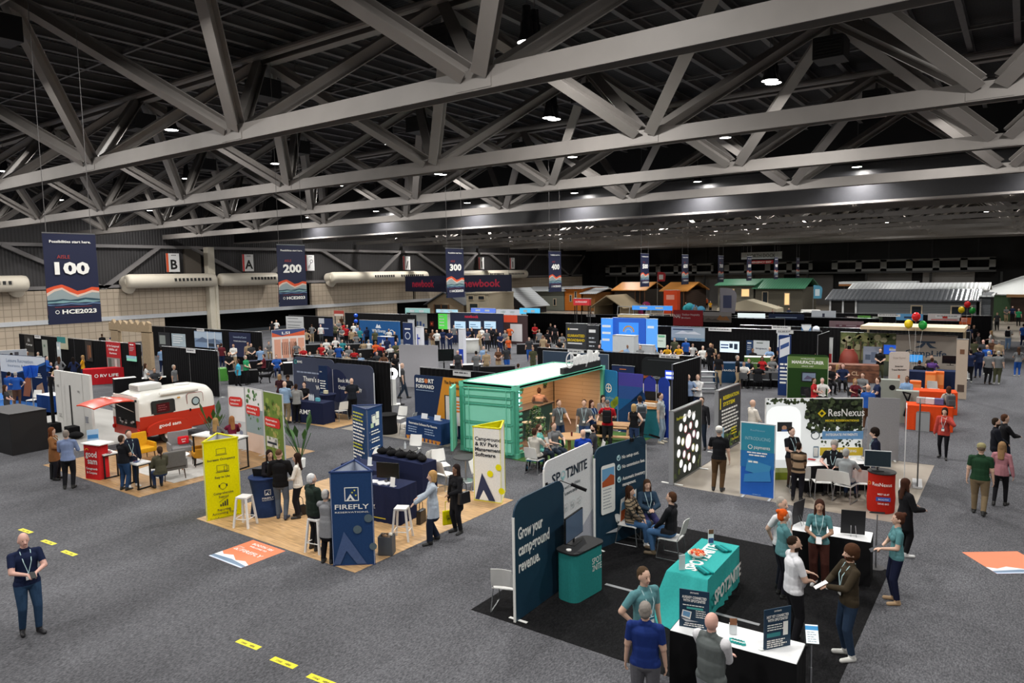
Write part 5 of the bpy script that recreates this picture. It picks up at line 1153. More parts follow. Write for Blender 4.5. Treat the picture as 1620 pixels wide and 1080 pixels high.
def frame_table(label, p, rz, L_, D, h, items=0):
    t = thing('side_table', label, 'table', p, rz); k = H('161618'); b = MB(); b.bb(-L_/2, L_/2, -D/2, D/2, h-.04, h, H('dcdcda')); b.build('tabletop', t)
    for q in (-1, 1):
        b = MB(); x = q*(L_/2-.05)
        for y in (-D/2+.03, D/2-.03): b.bb(x-.02, x+.02, y-.02, y+.02, 0, h-.04, k)
        b.bb(x-.02, x+.02, -D/2, D/2, 0, .04, k); b.bb(x-.02, x+.02, -D/2, D/2, h-.08, h-.04, k); b.build('leg_frame', t)
    b = MB()
    for i in range(items): b.box((-L_/2+.1+i*(L_-.2)/max(1, items-1), rr.uniform(-.08, .08), h+.012), (.12, .17, .02), H(rr.choice(['5a6a90', 'e4e4e8', '8a2a30', '2a2a30'])), rz=rr.random())
    if items: tag(b.build('leaflets'), 'leaflets laid out on '+label, 'leaflet')
    if items: o = bpy.data.objects[[x.name for x in COL.objects if x.name.startswith('leaflets')][-1]]; o.location = p; o.rotation_euler = (0, 0, rz)
    return t
frame_table('low white table left of the red wordmark stand', (-23.35, 10.25, .012), .0, .85, .45, .78, 4)
frame_table('low white table right of the red wordmark stand', (-21.35, 10.2, .012), .1, .95, .45, .78, 5)
t = panel('red upright stand with white wordmark at the front edge of the booth', G(136, 757), G(158, 760), 1.12, H('c9272b', 'cloth'), lambda p, L_, h: (p.text(L_/2, h-.40, .27, 'good', FW, bold=.02, fit=.5), p.text(L_/2+.04, h-.62, .27, 'sam', FW, bold=.02, fit=.42), p.ring(.14, h-.22, .06, .03, H('e8a030'), a0=20, a1=170), p.text(L_/2, h-.80, .1, 'Campgrounds', FW, fit=.5, bold=.02), p.text(L_/2, h-.93, .1, '& Coupons', FW, fit=.45, bold=.02)), th=.35, feet=False)
q = G(146, 755); b = MB(); b.bb(-.42, .42, -.26, .26, 0, .03, W_); o = b.build('stand_top', t); o.location = (.38, .18, 1.12)
ls = board = thing('leaflet_holder', 'blue and white leaflet holder on top of the red wordmark stand', 'holder', (q.x-.1, q.y+.15, 1.152), rz_to(q)); b = MB(); b.box((0, 0, .17), (.32, .02, .34), H('9db6d0')); b.box((0, -.02, .12), (.28, .01, .12), H('2c6aa0')); b.build('holder', ls)
# lit picture wall right of the caravan
def pic(kind):
    def f(p, L_, h):
        r_ = random.Random(len(kind))
        if kind == 'a': p.rect(0, 0, L_, h*.45, H('c9cfd4')); [p.disc(r_.uniform(.1, L_-.1), r_.uniform(.5, 1.0), .09, H(c), 8) for c in ('4a6a9a', '7a86a0', '31507c', 'a85a5a')]
        if kind == 'b': p.rect(0, 0, L_, h*.30, H('d8c2b4')); p.rect(0, h*.30, L_, h*.38, H('8fa2a8')); [p.disc(r_.uniform(.1, L_-.1), r_.uniform(.9, 2.2), r_.uniform(.03, .09), H(c), 7, False) for c in ('3e6a3e', '5d8a52')*14]
        if kind == 'c': p.rect(0, 0, L_, h, H('6a8438')); [p.disc(r_.uniform(.05, L_-.05), r_.uniform(.3, h-.3), r_.uniform(.04, .12), H(c), 7, False) for c in ('3c5a22', '8aa24a', '55782c', 'a5a05a')*14]; p.rect(.1, .4, L_*.6, .35, H('d8d8d4')); p.rect(.15, .5, L_*.5, .08, H('1c2c3c'))
        p.k += 2; z = h-(.72 if kind == 'a' else (.95 if kind == 'b' else 1.2)); p.rrect(.05, z, L_*.8, .34, .1, H('d2302c')); 
        s = {'a': ('Campground', 'Solutions'), 'b': ('Marketing &', 'Advertising'), 'c': ('Reservation', 'System')}[kind]
        p.text(.12, z+.20, .1, s[0], FW, 'l', bold=.02, fit=L_*.6); p.text(.12, z+.06, .1, s[1], FW, 'l', bold=.02, fit=L_*.5)
    return f
for pa, pb, k, lab in [(G(360, 610, 2.3), G(386, 612, 2.3), 'a', 'white lit panel with red pill label, leftmost of three by caravan'), (G(387, 612, 2.3), G(414, 617, 2.3), 'b', 'lit panel with palm trees and red label, middle of three'), (G(416, 618, 2.3), G(446, 624, 2.3), 'c', 'lit green panel with camper picture and red label, rightmost of three')]:
    panel(lab, pa, pb, 2.3, H('e6e8ea'), pic(k), edge=H('b4b6b8'))
plant('tall fan palm in a white pot beside the green lit panel', (-18.9, 14.3, .006), 1.7, 'fan', r=.34)
plant('dark leafy plant between the caravan and the lit panels', (-24.4, 14.6, .012), 1.5, 'fan', pot='2a2a2a', r=.3, seed=4)
frame_table('high white table with black frame behind the yellow tower', (-21.2, 12.9, .012), .2, 1.9, .6, 1.05)
for (hx, hy, n_) in ((341, 661, 'stool under the person in grey'), (366, 658, 'stool under the person in maroon')):
    q = G(hx, hy, 1.33+.3); t = thing('high_stool', 'black high '+n_, 'stool', (q.x, q.y, .012)); b = MB(); b.lathe([(.17, .70), (.18, .74), (.01, .75)], BLK, n=16); b.build('seat', t); b = MB(); b.cyl((0, 0, 0), (0, 0, .7), .025, CHR); b.lathe([(.2, 0), (.2, .015)], CHR, n=16); b.build('pole', t)
# tall white wall, black posts, dark box, blue fibre booth ------------------------
t = panel('tall white partition with a black slot and cut edge, left of caravan', (-33.1, 12.75), (-29.9, 12.75), 2.44, H('d0cfcc'), lambda p, L_, h: (p.rect(1.35, .15, .14, 1.75, H('0e0e10')), p.rect(2.55, 0, .03, h, H('b6b4b0')), p.rect(.6, 0, .02, h, H('b6b4b0')), p.text(.3, 1.75, .14, 'W3', H('26262a')), p.text(2.2, 1.65, .14, 'W2', H('26262a')), p.lines(.25, .6, .3, 3, .06, .02, H('555'*2)), p.lines(2.65, .7, .3, 4, .07, .03, H('3c4a70'))), th=.1)
for px, py, h_, lab in [(86, 684, 2.3, 'black pole rising from a square black bag, left of the white wall'), (115, 690, .05, 'black box and bag lying before the white wall')]:
    q = G(px, py); t = thing('equipment_stand', lab, 'stand', (q.x, q.y, .012)); b = MB(); b.box((0, 0, .2), (.5, .4, .4), BLK); b.build('weight_box', t, bevel=.03)
    if h_ > 1: b = MB(); b.bb(-.05, .05, -.05, .05, .4, h_, BLK); b.build('pole', t)
    else: b = MB(); b.ball((.55, -.1, .13), (.35, .25, .13), BLK, 12, 8); b.build('soft_bag', t, smooth=True); b = MB(); b.ball((-.5, .1, .05), (.3, .2, .05), H('3a3a3c'), 10, 6); b.build('cable_coil', t, smooth=True)
q = G(33, 722); t = thing('display_box', 'large plain black box at the left edge', 'box', (-29.6, 9.6, .006), .05); b = MB(); b.bb(-1.6, .65, 0, 1.2, 0, 1.48, H('1b1b1d')); b.build('box_body', t, bevel=.01)
b = MB(); b.bb(-1.62, .67, -.02, 1.22, 1.48, 1.5, H('26262a')); b.build('lid', t)
panel('wide banner wall, white top and navy curve with orange figures, left edge', (-43.6, 14.3), (-39.6, 14.9), 2.4, H('0f2346', 'cloth'), lambda p, L_, h: (p.poly([(0, h-.9), (L_*.3, h-.95), (L_*.6, h-.7), (L_, h-.25), (L_, h-.02), (0, h-.02)], H('d4dae2')), p.poly([(0, h-.9), (L_*.3, h-.98), (L_*.6, h-.78), (L_, h-.38), (L_, h-.25), (L_*.6, h-.7), (L_*.3, h-.95)], H('2f5f9c')), p.text(1.8, h-.38, .26, 'Leisure Recreation', H('8493ab'), bold=.01, fit=2.4), p.text(1.8, h-.62, .2, 'Insurance & Bonds', H('8493ab'), fit=2.2), p.poly([(1.9, .3), (2.2, 1.2), (2.6, 1.45), (2.75, .9), (2.5, .3)], H('9a5a38')), p.poly([(.2, .6), (.5, 1.3), (.9, 1.1), (.8, .4)], H('a8552a')), p.poly([(2.9, .2), (3.2, .9), (3.7, 1.1), (3.9, .3)], H('a88468')), p.lines(3.1, 1.5, .7, 3, .09, .04, FW)))
t = box_table((-37.4, 13.9, .012), .1, 1.3, .7, .8, H('e4e6ea'), H('173a78', 'cloth'), 'blue covered table beside the tall white wall')
chair('white', (-38.9, 14.0, .013), math.radians(30), 'white shell chair on the bright blue carpet', 'white shell chairs at the left edge')
b = MB()
for i in range(7): a = i*.9; b.prism([(math.cos(a)*.25, math.sin(a)*.25, 0), (math.cos(a+.8)*.25, math.sin(a+.8)*.25, .02), (.32*math.cos(a+.4), .32*math.sin(a+.4), .5), (0, 0, .55)], (0, 0, .02), H('1c4fb0', 'cloth'))
b.cyl((0, 0, -1.75), (0, 0, .5), .02, CHR); o = b.build('pennant_pole'); o.location = (-37.0, 13.3, 1.77); tag(o, 'pole topped with a cluster of blue cloth pennants', 'flag')
# ------------------------------------------------------------------ shipping container booth
turq = H('6cc4a8'); turq_d = H('52aa90')
cr = ribbed('container rib', hexc('6cc4a8'), 'X', 1.4, .5, .5, dark=.8)
ct = thing('shipping_container', 'turquoise shipping container with its long side open as a bar', 'container', (-15.9, 18.8, .006))
LX, LY, HT = 2.45, 6.1, 2.44
b = MB(); b.bb(0, LX, 0, LY, HT-.06, HT, H('d0e0d8')); b.build('roof', ct)
for nm, bxs in (('frame', [(0, .14, 0, .14, 0, HT), (LX-.14, LX, 0, .14, 0, HT), (0, .14, LY-.14, LY, 0, HT), (LX-.14, LX, LY-.14, LY, 0, HT), (0, LX, 0, .12, HT-.14, HT+.02), (0, LX, LY-.12, LY, HT-.14, HT+.02), (0, .12, 0, LY, HT-.12, HT+.02), (LX-.12, LX, 0, LY, HT-.10, HT+.02), (0, LX, 0, .14, 0, .16), (0, LX, LY-.14, LY, 0, .16), (LX-.1, LX, 0, LY, 0, .16)]),):
    b = MB(); [b.bb(*q, turq_d) for q in bxs]
    for x in (0, LX-.18):
        for y in (0, LY-.18):
            for z in (0, HT-.16): b.bb(x-.01, x+.19, y-.01, y+.19, z, z+.18, turq)
    b.build(nm, ct)
b = MB(); b.bb(0, .06, .1, LY-.1, .1, HT-.1, cr); b.bb(.1, LX-.1, LY-.08, LY-.02, .1, HT-.1, cr); b.build('corrugated_wall', ct)
pl = brick('white plank lining', (.50, .37, .25), (.46, .34, .23), (.33, .24, .16), 3.0, .16, .008, .6, plane='yz')
pl2 = brick('white plank lining end', (.50, .37, .25), (.46, .34, .23), (.33, .24, .16), 3.0, .16, .008, .6, plane='xz')
b = MB(); b.bb(.07, .10, .1, LY-.1, .16, HT-.08, pl); b.bb(.1, LX-.14, LY-.14, LY-.10, .16, HT-.08, pl2); b.bb(.1, LX-.12, .1, LY-.1, .1, .16, mat('dark deck', (.12, .08, .055), .6)); b.bb(.1, LX-.12, .1, LY-.1, HT-.1, HT-.07, H('c8b49a')); b.build('plank_lining', ct)
b = MB(); b.bb(.10, .125, 3.4, 3.47, .7, HT-.1, mat('led strip', (.45, .9, 1.0), emit=5)); b.build('light_strip', ct)
for yy in (1.4, 3.0, 4.6):
    b = MB(); b.lathe([(.09, 0), (.10, .02), (.01, .03)], mat('warm lamp', (1, .72, .42), emit=9), n=14); lo = b.build('ceiling_lamp', ct); lo.location = (1.2, yy, HT-.16)
    l_ = bpy.data.lights.new('container_lamp', 'AREA'); l_.shape = 'DISK'; l_.size = .2; l_.energy = 26; l_.color = (1, .62, .36); q = bpy.data.objects.new('container_light', l_); COL.objects.link(q); q.parent = lo; q.location = (0, 0, -.01)
# end doors, one folded back to the left
for nm, (x0, y0, a, w_) in (('door', (.45, -.33, .13, 1.95)), ('door', (-.28, .08, -1.02, .95))):
    b = MB(); b.bb(0, w_, 0, .05, .14, HT-.12, turq); 
    for z0, z1 in ((.2, .55), (.62, 1.1), (1.17, 1.75), (1.82, 2.0), (2.05, 2.25)): b.bb(.10, w_-.10, -.03, 0, z0+.03, z1-.03, H('86d6bc'))
    for z in (.14, .57, 1.12, 1.77, 2.01, HT-.16): b.bb(0, w_, -.04, 0, z, z+.04, turq_d)
    b.bb(0, .06, -.04, 0, .14, HT-.12, turq_d); b.bb(w_-.06, w_, -.04, 0, .14, HT-.12, turq_d)
    mw = Matrix.Translation((x0, y0, 0)) @ Matrix.Rotation(a if nm == 'door' and w_ > 1 else a, 4, 'Z'); o = b.build(nm, ct, mw=mw)
    for q in (.25, w_-.25): c_ = MB(); c_.cyl((q, -.055, .12), (q, -.055, HT-.08), .014, turq, n=6); c_.build('locking_bar', o)
b = MB()
for i in range(12): b.box((LX+.02, .2, .25+i*.18), (.06, .14, .07), turq)
b.build('hinge_block', ct)
for i in range(6): b = MB(); b.ball((.16, 1.0+.85*i, 1.9-.25*(i % 2)), (.08, .10, .09), mat('leaf green 0', (.035, .10, .025)), 8, 6); b.box((.14, 1.0+.85*i, 1.78-.25*(i % 2)), (.08, .14, .08), H('3a3a3a')); o = b.build('wall_planter', ct)
t = thing('bar_counter', 'grey green bar counter inside the container', 'counter', (-14.9, 21.4, .17)); b = MB(); b.bb(-.3, .3, -1.6, 1.4, 0, 1.0, H('3c5a52')); b.build('counter_front', t); b = MB(); b.bb(-.36, .36, -1.66, 1.46, 1.0, 1.05, H('4a4038')); b.build('countertop', t)
for i, (x, y) in enumerate([(-14.15, 20.4), (-14.15, 21.3), (-14.15, 22.2)]):
    t = thing('high_stool', ['pale high stool at the container bar, nearest', 'pale high stool at the container bar, middle one', 'pale high stool at the container bar, farthest'][i], 'stool', (x, y, .17), 0, 'stools at the container bar'); b = MB(); b.lathe([(.17, .70), (.18, .74), (.01, .75)], H('b8b0a4'), n=16); b.build('seat', t)
    for a in (0, 1, 2, 3): b = MB(); b.cyl((.12*math.cos(a*PI/2+.8), .12*math.sin(a*PI/2+.8), .7), (.2*math.cos(a*PI/2+.8), .2*math.sin(a*PI/2+.8), 0), .012, H('8a8478'), n=5); b.build('leg', t)
t = thing('rooftop_sign', 'white raised letters with round mark on the edge of the container roof', 'sign', (-13.5, 21.9, HT+.03), PI/2); b = MB(); b.bb(0, 2.75, 0, .18, 0, .22, H('1e1f20')); b.build('sign_base', t)
def solid_text(b, txt, x, z, size, dep, m, fit=None, bold=.03):
    v, f, a, c_ = text_geo(txt, bold); s = size*fit/((c_-a)*size) if fit else size
    for y, rev in ((0, False), (dep, True)): b.add([(x+(p[0]-a)*s, y, z+p[1]*size) for p in v], [tuple(reversed(q)) if rev else q for q in f], m)
    ed = {}
    for q in f:
        for i in range(len(q)): e = (q[i], q[(i+1) % len(q)]); ed[e] = 1
    for (i, j) in [e for e in ed if (e[1], e[0]) not in ed]: b.add([(x+(v[i][0]-a)*s, 0, z+v[i][1]*size), (x+(v[j][0]-a)*s, 0, z+v[j][1]*size), (x+(v[j][0]-a)*s, dep, z+v[j][1]*size), (x+(v[i][0]-a)*s, dep, z+v[i][1]*size)], [(0, 1, 2, 3)], m)
b = MB(); solid_text(b, 'staylist', .78, .26, .62, .12, mat('lit letters', (.9, .9, .88), emit=.35), 1.9)
p = Print(b, 0, .2, 0, .02); p.ring(.38, .28, .23, .07, mat('lit letters', (.9, .9, .88))); p.rect(.14, .24, .48, .07, mat('lit letters', (.9, .9, .88))); p.rect(.35, .06, .07, .46, mat('lit letters', (.9, .9, .88))); b.build('letters', t)
flat('grass_mat', [(-13.6, 18.7), (-11.0, 18.7), (-11.0, 24.2), (-13.4, 24.2)], mat('fake grass', (.05, .13, .03), .95, var=.35, scale=40, bump=.6), 'green artificial grass in front of the open container', 'grass mat', .02)
plant('leafy green bush beside the near corner of the container', (-13.05, 19.35, .02), 1.75, 'bush', pot='6a4a34', r=.36)
# blue curved display behind the container
panel('light blue panel with white rounded mark beside the container', G(950, 583, 2.3), G(976, 587, 2.3), 2.3, H('2d7fb8', 'cloth'), lambda p, L_, h: (p.ring(L_/2, h-.72, .14, .04, FW), p.rect(L_/2-.12, h-.74, .24, .04, FW), p.rect(L_/2-.02, h-.84, .04, .24, FW), p.text(L_/2, h-1.15, .15, 'staylist', H('8fc0dc'), fit=.6), [p.disc(.75+.12*i, .95+.1*(i % 3), .16, H('7a9a30'), 9, False) for i in range(3)], p.rect(.5, 0, L_-.5, .8, H('1c2c38', 'cloth'))), r=.1)
panel('violet to blue panel with dark mountain silhouette', G(978, 589, 2.3), G(1017, 592, 2.3), 2.3, H('4a47a0', 'cloth'), lambda p, L_, h: (p.rect(0, 0, L_, h-.5, H('31559a', 'cloth')), p.rect(0, 0, L_, h-1.0, H('1d5c98', 'cloth')), p.poly([(0, 0), (0, .8), (.5, 1.2), (.8, 1.45), (1.2, 1.3), (L_, 1.7), (L_, 0)], H('1c3f6c', 'cloth'))))
for i, (a, c_) in enumerate(((G(1018, 592, 2.3), G(1038, 593, 2.3)), (G(1041, 593, 2.3), G(1059, 596, 2.3)))):
    panel(['deep blue arched panel with white rim and black screen', 'deep blue arched panel with white rim, rightmost'][i], a, c_, 2.25, H('1f3a94' if i else '343c98', 'cloth'), (lambda p, L_, h: (p.rect(0, 0, L_, 1.2, H('17607f', 'cloth')), p.rect(.05, 1.25, L_*.9, .42, H('0c0c10')))) if not i else None, r=.3, edge=W_)
t = thing('snack_shelf', 'teal shelf unit holding a wooden tray beside the arched panels', 'shelf', tuple(G(1032, 690)+Vector((0, -.25, 0))), rz_to(G(1032, 690))); b = MB(); b.bb(-.5, .5, -.1, .3, 0, 1.1, H('1c6a76')); b.build('cabinet', t); b = MB(); b.bb(-.55, .55, -.15, .35, 1.1, 1.13, H('b98a58')); b.build('shelf_board', t)
b = MB(); b.bb(-.28, .28, -.1, .2, 0, .04, H('a8763e')); b.bb(-.28, .28, .16, .2, 0, .22, H('a8763e'))
for i in range(8): b.box((-.22+.06*i, .02, .1), (.05, .16, .12), H('e4d8c8'))
o = b.build('snack_tray'); o.location = G(1032, 690)+Vector((0, -.2, 1.135)); tag(o, 'wooden tray of wrapped snacks on the teal shelf', 'tray')
def picnic(label, loc, rz):
    t = thing('picnic_table', label, 'table', loc, rz, 'wooden picnic tables on the grass mat'); m = mat('picnic wood', (.42, .25, .12), .6, var=.2)
    b = MB(); [b.bb(-.8, .8, -.34+i*.14, -.22+i*.14, .72, .76, m) for i in range(5)]; b.build('tabletop', t)
    for q in (-1, 1):
        b = MB(); b.bb(-.8, .8, q*.68-.12, q*.68+.12, .42, .46, m); b.build('bench', t)
        b = MB(); b.beam((q*.6, -.75, 0), (q*.6, -.2, .72), .05, .08, (1, 0, 0), m, .02); b.beam((q*.6, .75, 0), (q*.6, .2, .72), .05, .08, (1, 0, 0), m, .02); b.bb(q*.6-.03, q*.6+.03, -.75, .75, .36, .42, m); b.build('leg_frame', t)
    return t
q = G(986, 680); picnic('wooden picnic table behind the person in a red shirt', (-11.75, 22.3, .02), .3)
t = thing('round_table', 'round wooden table with drinks among the seated group', 'table', (-12.1, 19.9, .02)); b = MB(); b.lathe([(.5, .70), (.52, .72), (.5, .745)], mat('picnic wood', (.42, .25, .12)), n=28); b.build('tabletop', t); b = MB(); b.cyl((0, 0, 0), (0, 0, .7), .06, mat('picnic wood', (.42, .25, .12))); b.lathe([(.3, 0), (.3, .03)], mat('picnic wood', (.42, .25, .12)), n=16); b.build('pedestal', t)
b = MB(); b.lathe([(.03, 0), (.035, .12)], H('5a1420', 'glossy'), n=10); o = b.build('drink_cup'); o.location = (-12.0, 19.9, .768); tag(o, 'dark drink on the round wooden table', 'cup')
stool((-11.95, 20.9, .02), .3, 'white metal stool behind the round wooden table'); stool((-12.5, 21.4, .02), .7, 'white metal stool near the container opening')
t = thing('stroller', 'blue and black folding pushchair with small wheels', 'pushchair', tuple(G(848, 742)), .4); b = MB(); b.prism([(-.25, -.2, .3), (.25, -.2, .3), (.25, .2, .35), (-.25, .2, .35)], (0, 0, .06), H('1f6a9a', 'cloth')); b.build('seat', t)
for x in (-.25, .25):
    for y in (-.25, .28): b = MB(); b.cyl((x-.02, y, .11), (x+.02, y, .11), .11, BLK, n=14); b.cyl((x-.025, y, .11), (x+.025, y, .11), .05, H('3c8ab8'), n=10); b.build('wheel', t)
    b = MB(); b.tube([(x, -.25, .11), (x, .0, .4), (x, .35, .8)], .014, BLK, 5); b.build('side_frame', t)
# ------------------------------------------------------------------ booths of the second row
def leafy(p, L_, h, x0, x1, z0, z1, n, cols, r0=.03, r1=.1, seed=1):
    r_ = random.Random(seed)
    for i in range(n): p.disc(r_.uniform(x0, x1), r_.uniform(z0, z1), r_.uniform(r0, r1), H(r_.choice(cols)), 7, False); p.k += (i % 12 == 0)
    p.k += 1
LBG = H('26302a')
def lightbox(label, p0, p1, h, m, pr):
    a, L_ = seg(p0, p1); t = thing('light_box', label, 'display', (p0[0], p0[1], .006), a); al = H('9a9c9e', 'metal')
    b = MB(); b.bb(0, L_, 0, .14, 0, .04, al); b.bb(0, L_, 0, .14, h-.04, h, al); b.bb(0, .04, 0, .14, 0, h, al); b.bb(L_-.04, L_, 0, .14, 0, h, al); b.bb(-.002, 0, 0, .14, 0, h, H('8a8c90')); b.build('frame', t)
    b = MB(); b.bb(.04, L_-.04, .01, .13, .04, h-.04, m); b.build('fabric_face', t)
    b = MB(); pr(Print(b, .04, .04, .009, .0022), L_-.08, h-.08); b.build('printed_graphic', t)
    for x in (.1, L_-.1): b = MB(); b.bb(x-.03, x+.03, -.25, .4, 0, .02, W_); b.build('foot', t)
    return t
def hub(p, L_, h):
    leafy(p, L_, h, .05, L_-.05, .1, .7, 60, ['2f3b22', '46562c', '5a6a30', '1e261c'])
    cx, cz = L_/2, h*.50; p.disc(cx, cz, .22, mat('lit circle', (1, .98, .95), emit=.8)); 
    for n, r, s in ((7, .48, .11), (13, .82, .125)):
        for i in range(n):
            a = 2*PI*i/n+.3*n; x, z = cx+math.cos(a)*r*(.92), cz+math.sin(a)*r; p.disc(x, z, s, mat('lit circle', (1, .98, .95)), 14, False)
    p.k += 1; p.ring(cx, cz, .22, .03, H('c86a8a'))
    for i in range(7): a = 2*PI*i/7+2.1; p.ring(cx+math.cos(a)*.44, cz+math.sin(a)*.48, .11, .02, H(['c8404a', 'd8d830', 'd86a9a'][i % 3]))
    p.text(.12, h-.25, .13, 'ResNexus', H('d8d830'), 'l', bold=.02, fit=.6); p.text(.75, h-.25, .13, 'Marketplace', FW, 'l', bold=.02, fit=.8)
def one(p, L_, h):
    y = H('e8d81c'); p.text(.12, h-.62, .5, '1', y, 'l', bold=.03); p.text(.38, h-.34, .18, 'RESERVATION', y, 'l', bold=.03, fit=L_-.5); p.text(.38, h-.56, .18, 'SYSTEM', y, 'l', bold=.03, fit=L_-.9)
    for i in range(7): p.lines(.25, h-.74-i*.12, L_-.4, 1, .1, .06, FW, .2)
    leafy(p, L_, h, .05, L_-.05, .05, .6, 40, ['4a6a2a', '78923c', '2c3c1e']); p.rect(.1, .3, .3, .5, H('8ab4d0')); p.text(L_-.5, .2, .13, 'ResNexus', y, bold=.02, fit=.6); p.lines(L_*.55, .62, .5, 3, .1, .05, y)
lightbox('grey framed light box wall covered with glowing round portraits', (-8.0, 18.9), (-8.0, 21.1), 2.15, LBG, hub)
lightbox('dark light box wall with a large yellow figure 1', (-8.15, 23.0), (-8.05, 25.0), 2.15, H('34383a'), one)
def resn(p, L_, h):
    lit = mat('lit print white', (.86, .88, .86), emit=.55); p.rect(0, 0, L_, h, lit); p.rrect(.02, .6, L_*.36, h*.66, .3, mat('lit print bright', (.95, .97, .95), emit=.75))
    p.rect(0, 0, L_, .22, H('8a9a2c')); p.rect(0, .22, L_, .14, H('c8d28a')); leafy(p, L_, h, .02, L_*.5, h-.16, h-.02, 60, ['2e3a22', '4a5a34'], .02, .05)
    p.poly([(L_*.46, h-.02), (L_*.43, h-.4), (L_*.5, h-.72), (L_*.62, h-.86), (L_*.8, h-.80), (L_-.02, h-.92), (L_-.02, h-.02)], H('20281e'))
    leafy(p, L_, h, L_*.42, L_-.05, h*.60, h-.05, 330, ['1c2418', '2c3822', '33402a', '4c5a3a'], .03, .085, 5); leafy(p, L_, h, L_*.55, L_-.05, h*.42, h*.66, 90, ['3a482c', '26301e'], .012, .045, 9)
    p.rect(.3, h-.95, .42, .28, H('2a2c30')); p.disc(.5, h-.84, .07, H('c89a7a')); p.rect(.42, h-.95, .16, .06, H('5a7ab0'))
    y = H('e8cf20'); p.poly([(L_*.52, h-.42), (L_*.52+.12, h-.30), (L_*.52+.24, h-.42), (L_*.52+.12, h-.54)], y); p.poly([(L_*.52+.06, h-.42), (L_*.52+.12, h-.36), (L_*.52+.18, h-.42), (L_*.52+.12, h-.48)], H('26301e'))
    p.text(L_*.52+.3, h-.50, .30, 'ResNexus', FW, 'l', bold=.012, fit=1.02); p.text(L_*.60, h-.66, .08, 'MORE RESERVATIONS', y, 'l', bold=.03, fit=.95)
    p.rect(L_*.57, h-1.18, L_*.42, .24, H('6a9ac8')); p.text(L_*.77, h-1.08, .1, 'INTEGRATE PAYMENTS', FW, bold=.02, fit=.9); p.ring(L_*.50, h-1.06, .1, .03, H('55606a'))
    p.rect(L_*.55, h-1.66, L_*.44, .24, H('e0c23a')); p.text(L_*.77, h-1.56, .1, 'ONLINE BOOKING', FW, bold=.02, fit=.85); p.rrect(L_*.48, h-1.72, .16, .34, .03, H('7a94a8')); p.rect(L_*.485, h-1.68, .12, .26, FW)
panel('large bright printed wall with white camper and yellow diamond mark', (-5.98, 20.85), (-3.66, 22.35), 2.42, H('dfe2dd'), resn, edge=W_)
panel('plain grey banner stand right of the bright printed wall', (-3.92, 24.9), (-3.05, 25.15), 2.02, H('8d8c90', 'cloth'), None)
panel('blue gradient banner stand reading introducing payments', (-6.12, 19.05), (-5.22, 19.1), 2.05, mat('rollup blue', (.015, .12, .52), .5), lambda p, L_, h: (p.rect(0, h*.62, L_, h*.38, mat('rollup teal', (.03, .25, .36), .5)), p.rect(0, h*.40, L_, h*.22, mat('rollup mid', (.02, .17, .46), .5)), p.text(L_/2, h-.22, .07, 'ResNexus', H('8ab8cc'), fit=.38), p.text(L_/2, h-.47, .13, 'INTRODUCING', H('9cc8d4'), fit=.66), p.ring(.26, h-.66, .045, .015, FW), p.text(.36, h-.70, .14, 'payments', FW, 'l', fit=.42), p.lines(L_/2, h-.83, .62, 2, .07, .035, FW, al='c'), p.poly([(.14, .72), (.74, .60), (.82, .92), (.2, 1.06)], H('3f8fc0')), p.poly([(.1, .40), (.82, .50), (.78, .78), (.12, .62)], H('3a86c4')), p.lines(.22, .96, .3, 1, .1, .05, FW), p.text(L_/2, .08, .05, 'resnexus.com', H('a8cce0'), fit=.22)), edge=H('d0d4d6'), z0=.04)
q = G(1391, 812); round_counter('red round podium with white words and black top carrying a screen', (-2.75, 19.75, .0), .32, 1.02, H('b02418', 'cloth'), H('141416'), lambda p, L_, h: (p.text(.02, .72, .13, 'ResNexus', FW, fit=.42), p.ring(-.27, .76, .03, .012, H('e0a030')), p.text(.05, .50, .06, 'MEET US AT', FW, fit=.24, bold=.02), p.rect(-.1, .34, .3, .10, H('3a5ab0')), p.text(.05, .37, .06, 'BOOTH', FW, fit=.2), p.text(.05, .26, .06, 'SAVE BIG', FW, fit=.22)), rz_to((-2.75, 19.75), 0), waist=.97)
tv((-2.85, 19.75, 1.022), rz_to((-2.8, 19.7), 8), .62, .42, 'silver rimmed screen standing on the red round podium', '28343c', 'c4c8ca')
c0, c1 = G(1276, 737, .76), G(1376, 733, .76); ax4, L4 = seg(c0, c1)
box_table(((c0.x+c1.x)/2, (c0.y+c1.y)/2, 0), ax4, L4, .7, .76, H('e6e6e6'), H('17171a', 'cloth'), 'long black skirted table with white top before the bright printed wall', pr=lambda p, L_, h: p.text(0, .38, .14, 'ResNexus', FW, fit=.6))
RG = 'white shell chairs at the long black table'
q = G(1300, 785); chair('white', (q.x, q.y-.05, 0), math.radians(205), 'empty white shell chair in the middle before the long black table', RG)
q = G(1357, 787); chair('white', (q.x, q.y-.05, 0), math.radians(200), 'empty white shell chair nearest the red podium', RG)
q = G(1256, 783); chair('white', (q.x+.1, q.y+.2, 0), math.radians(205), 'white shell chair beside the striped sweater', RG)
for i in range(5):
    q = G(1284+i*19, 727-(i % 2)*3, .76); b = MB(); b.box((0, 0, .01), (.2, .14, .012), H(['b0242c', 'dfe2e6', 'dfe2e6', 'c8d0d8', 'dfe2e6'][i]), rz=i*.5); o = b.build('papers'); o.location = q; o.location.z = .762; tag(o, 'papers lying on the long black table', 'paper', 'papers on the long black table')
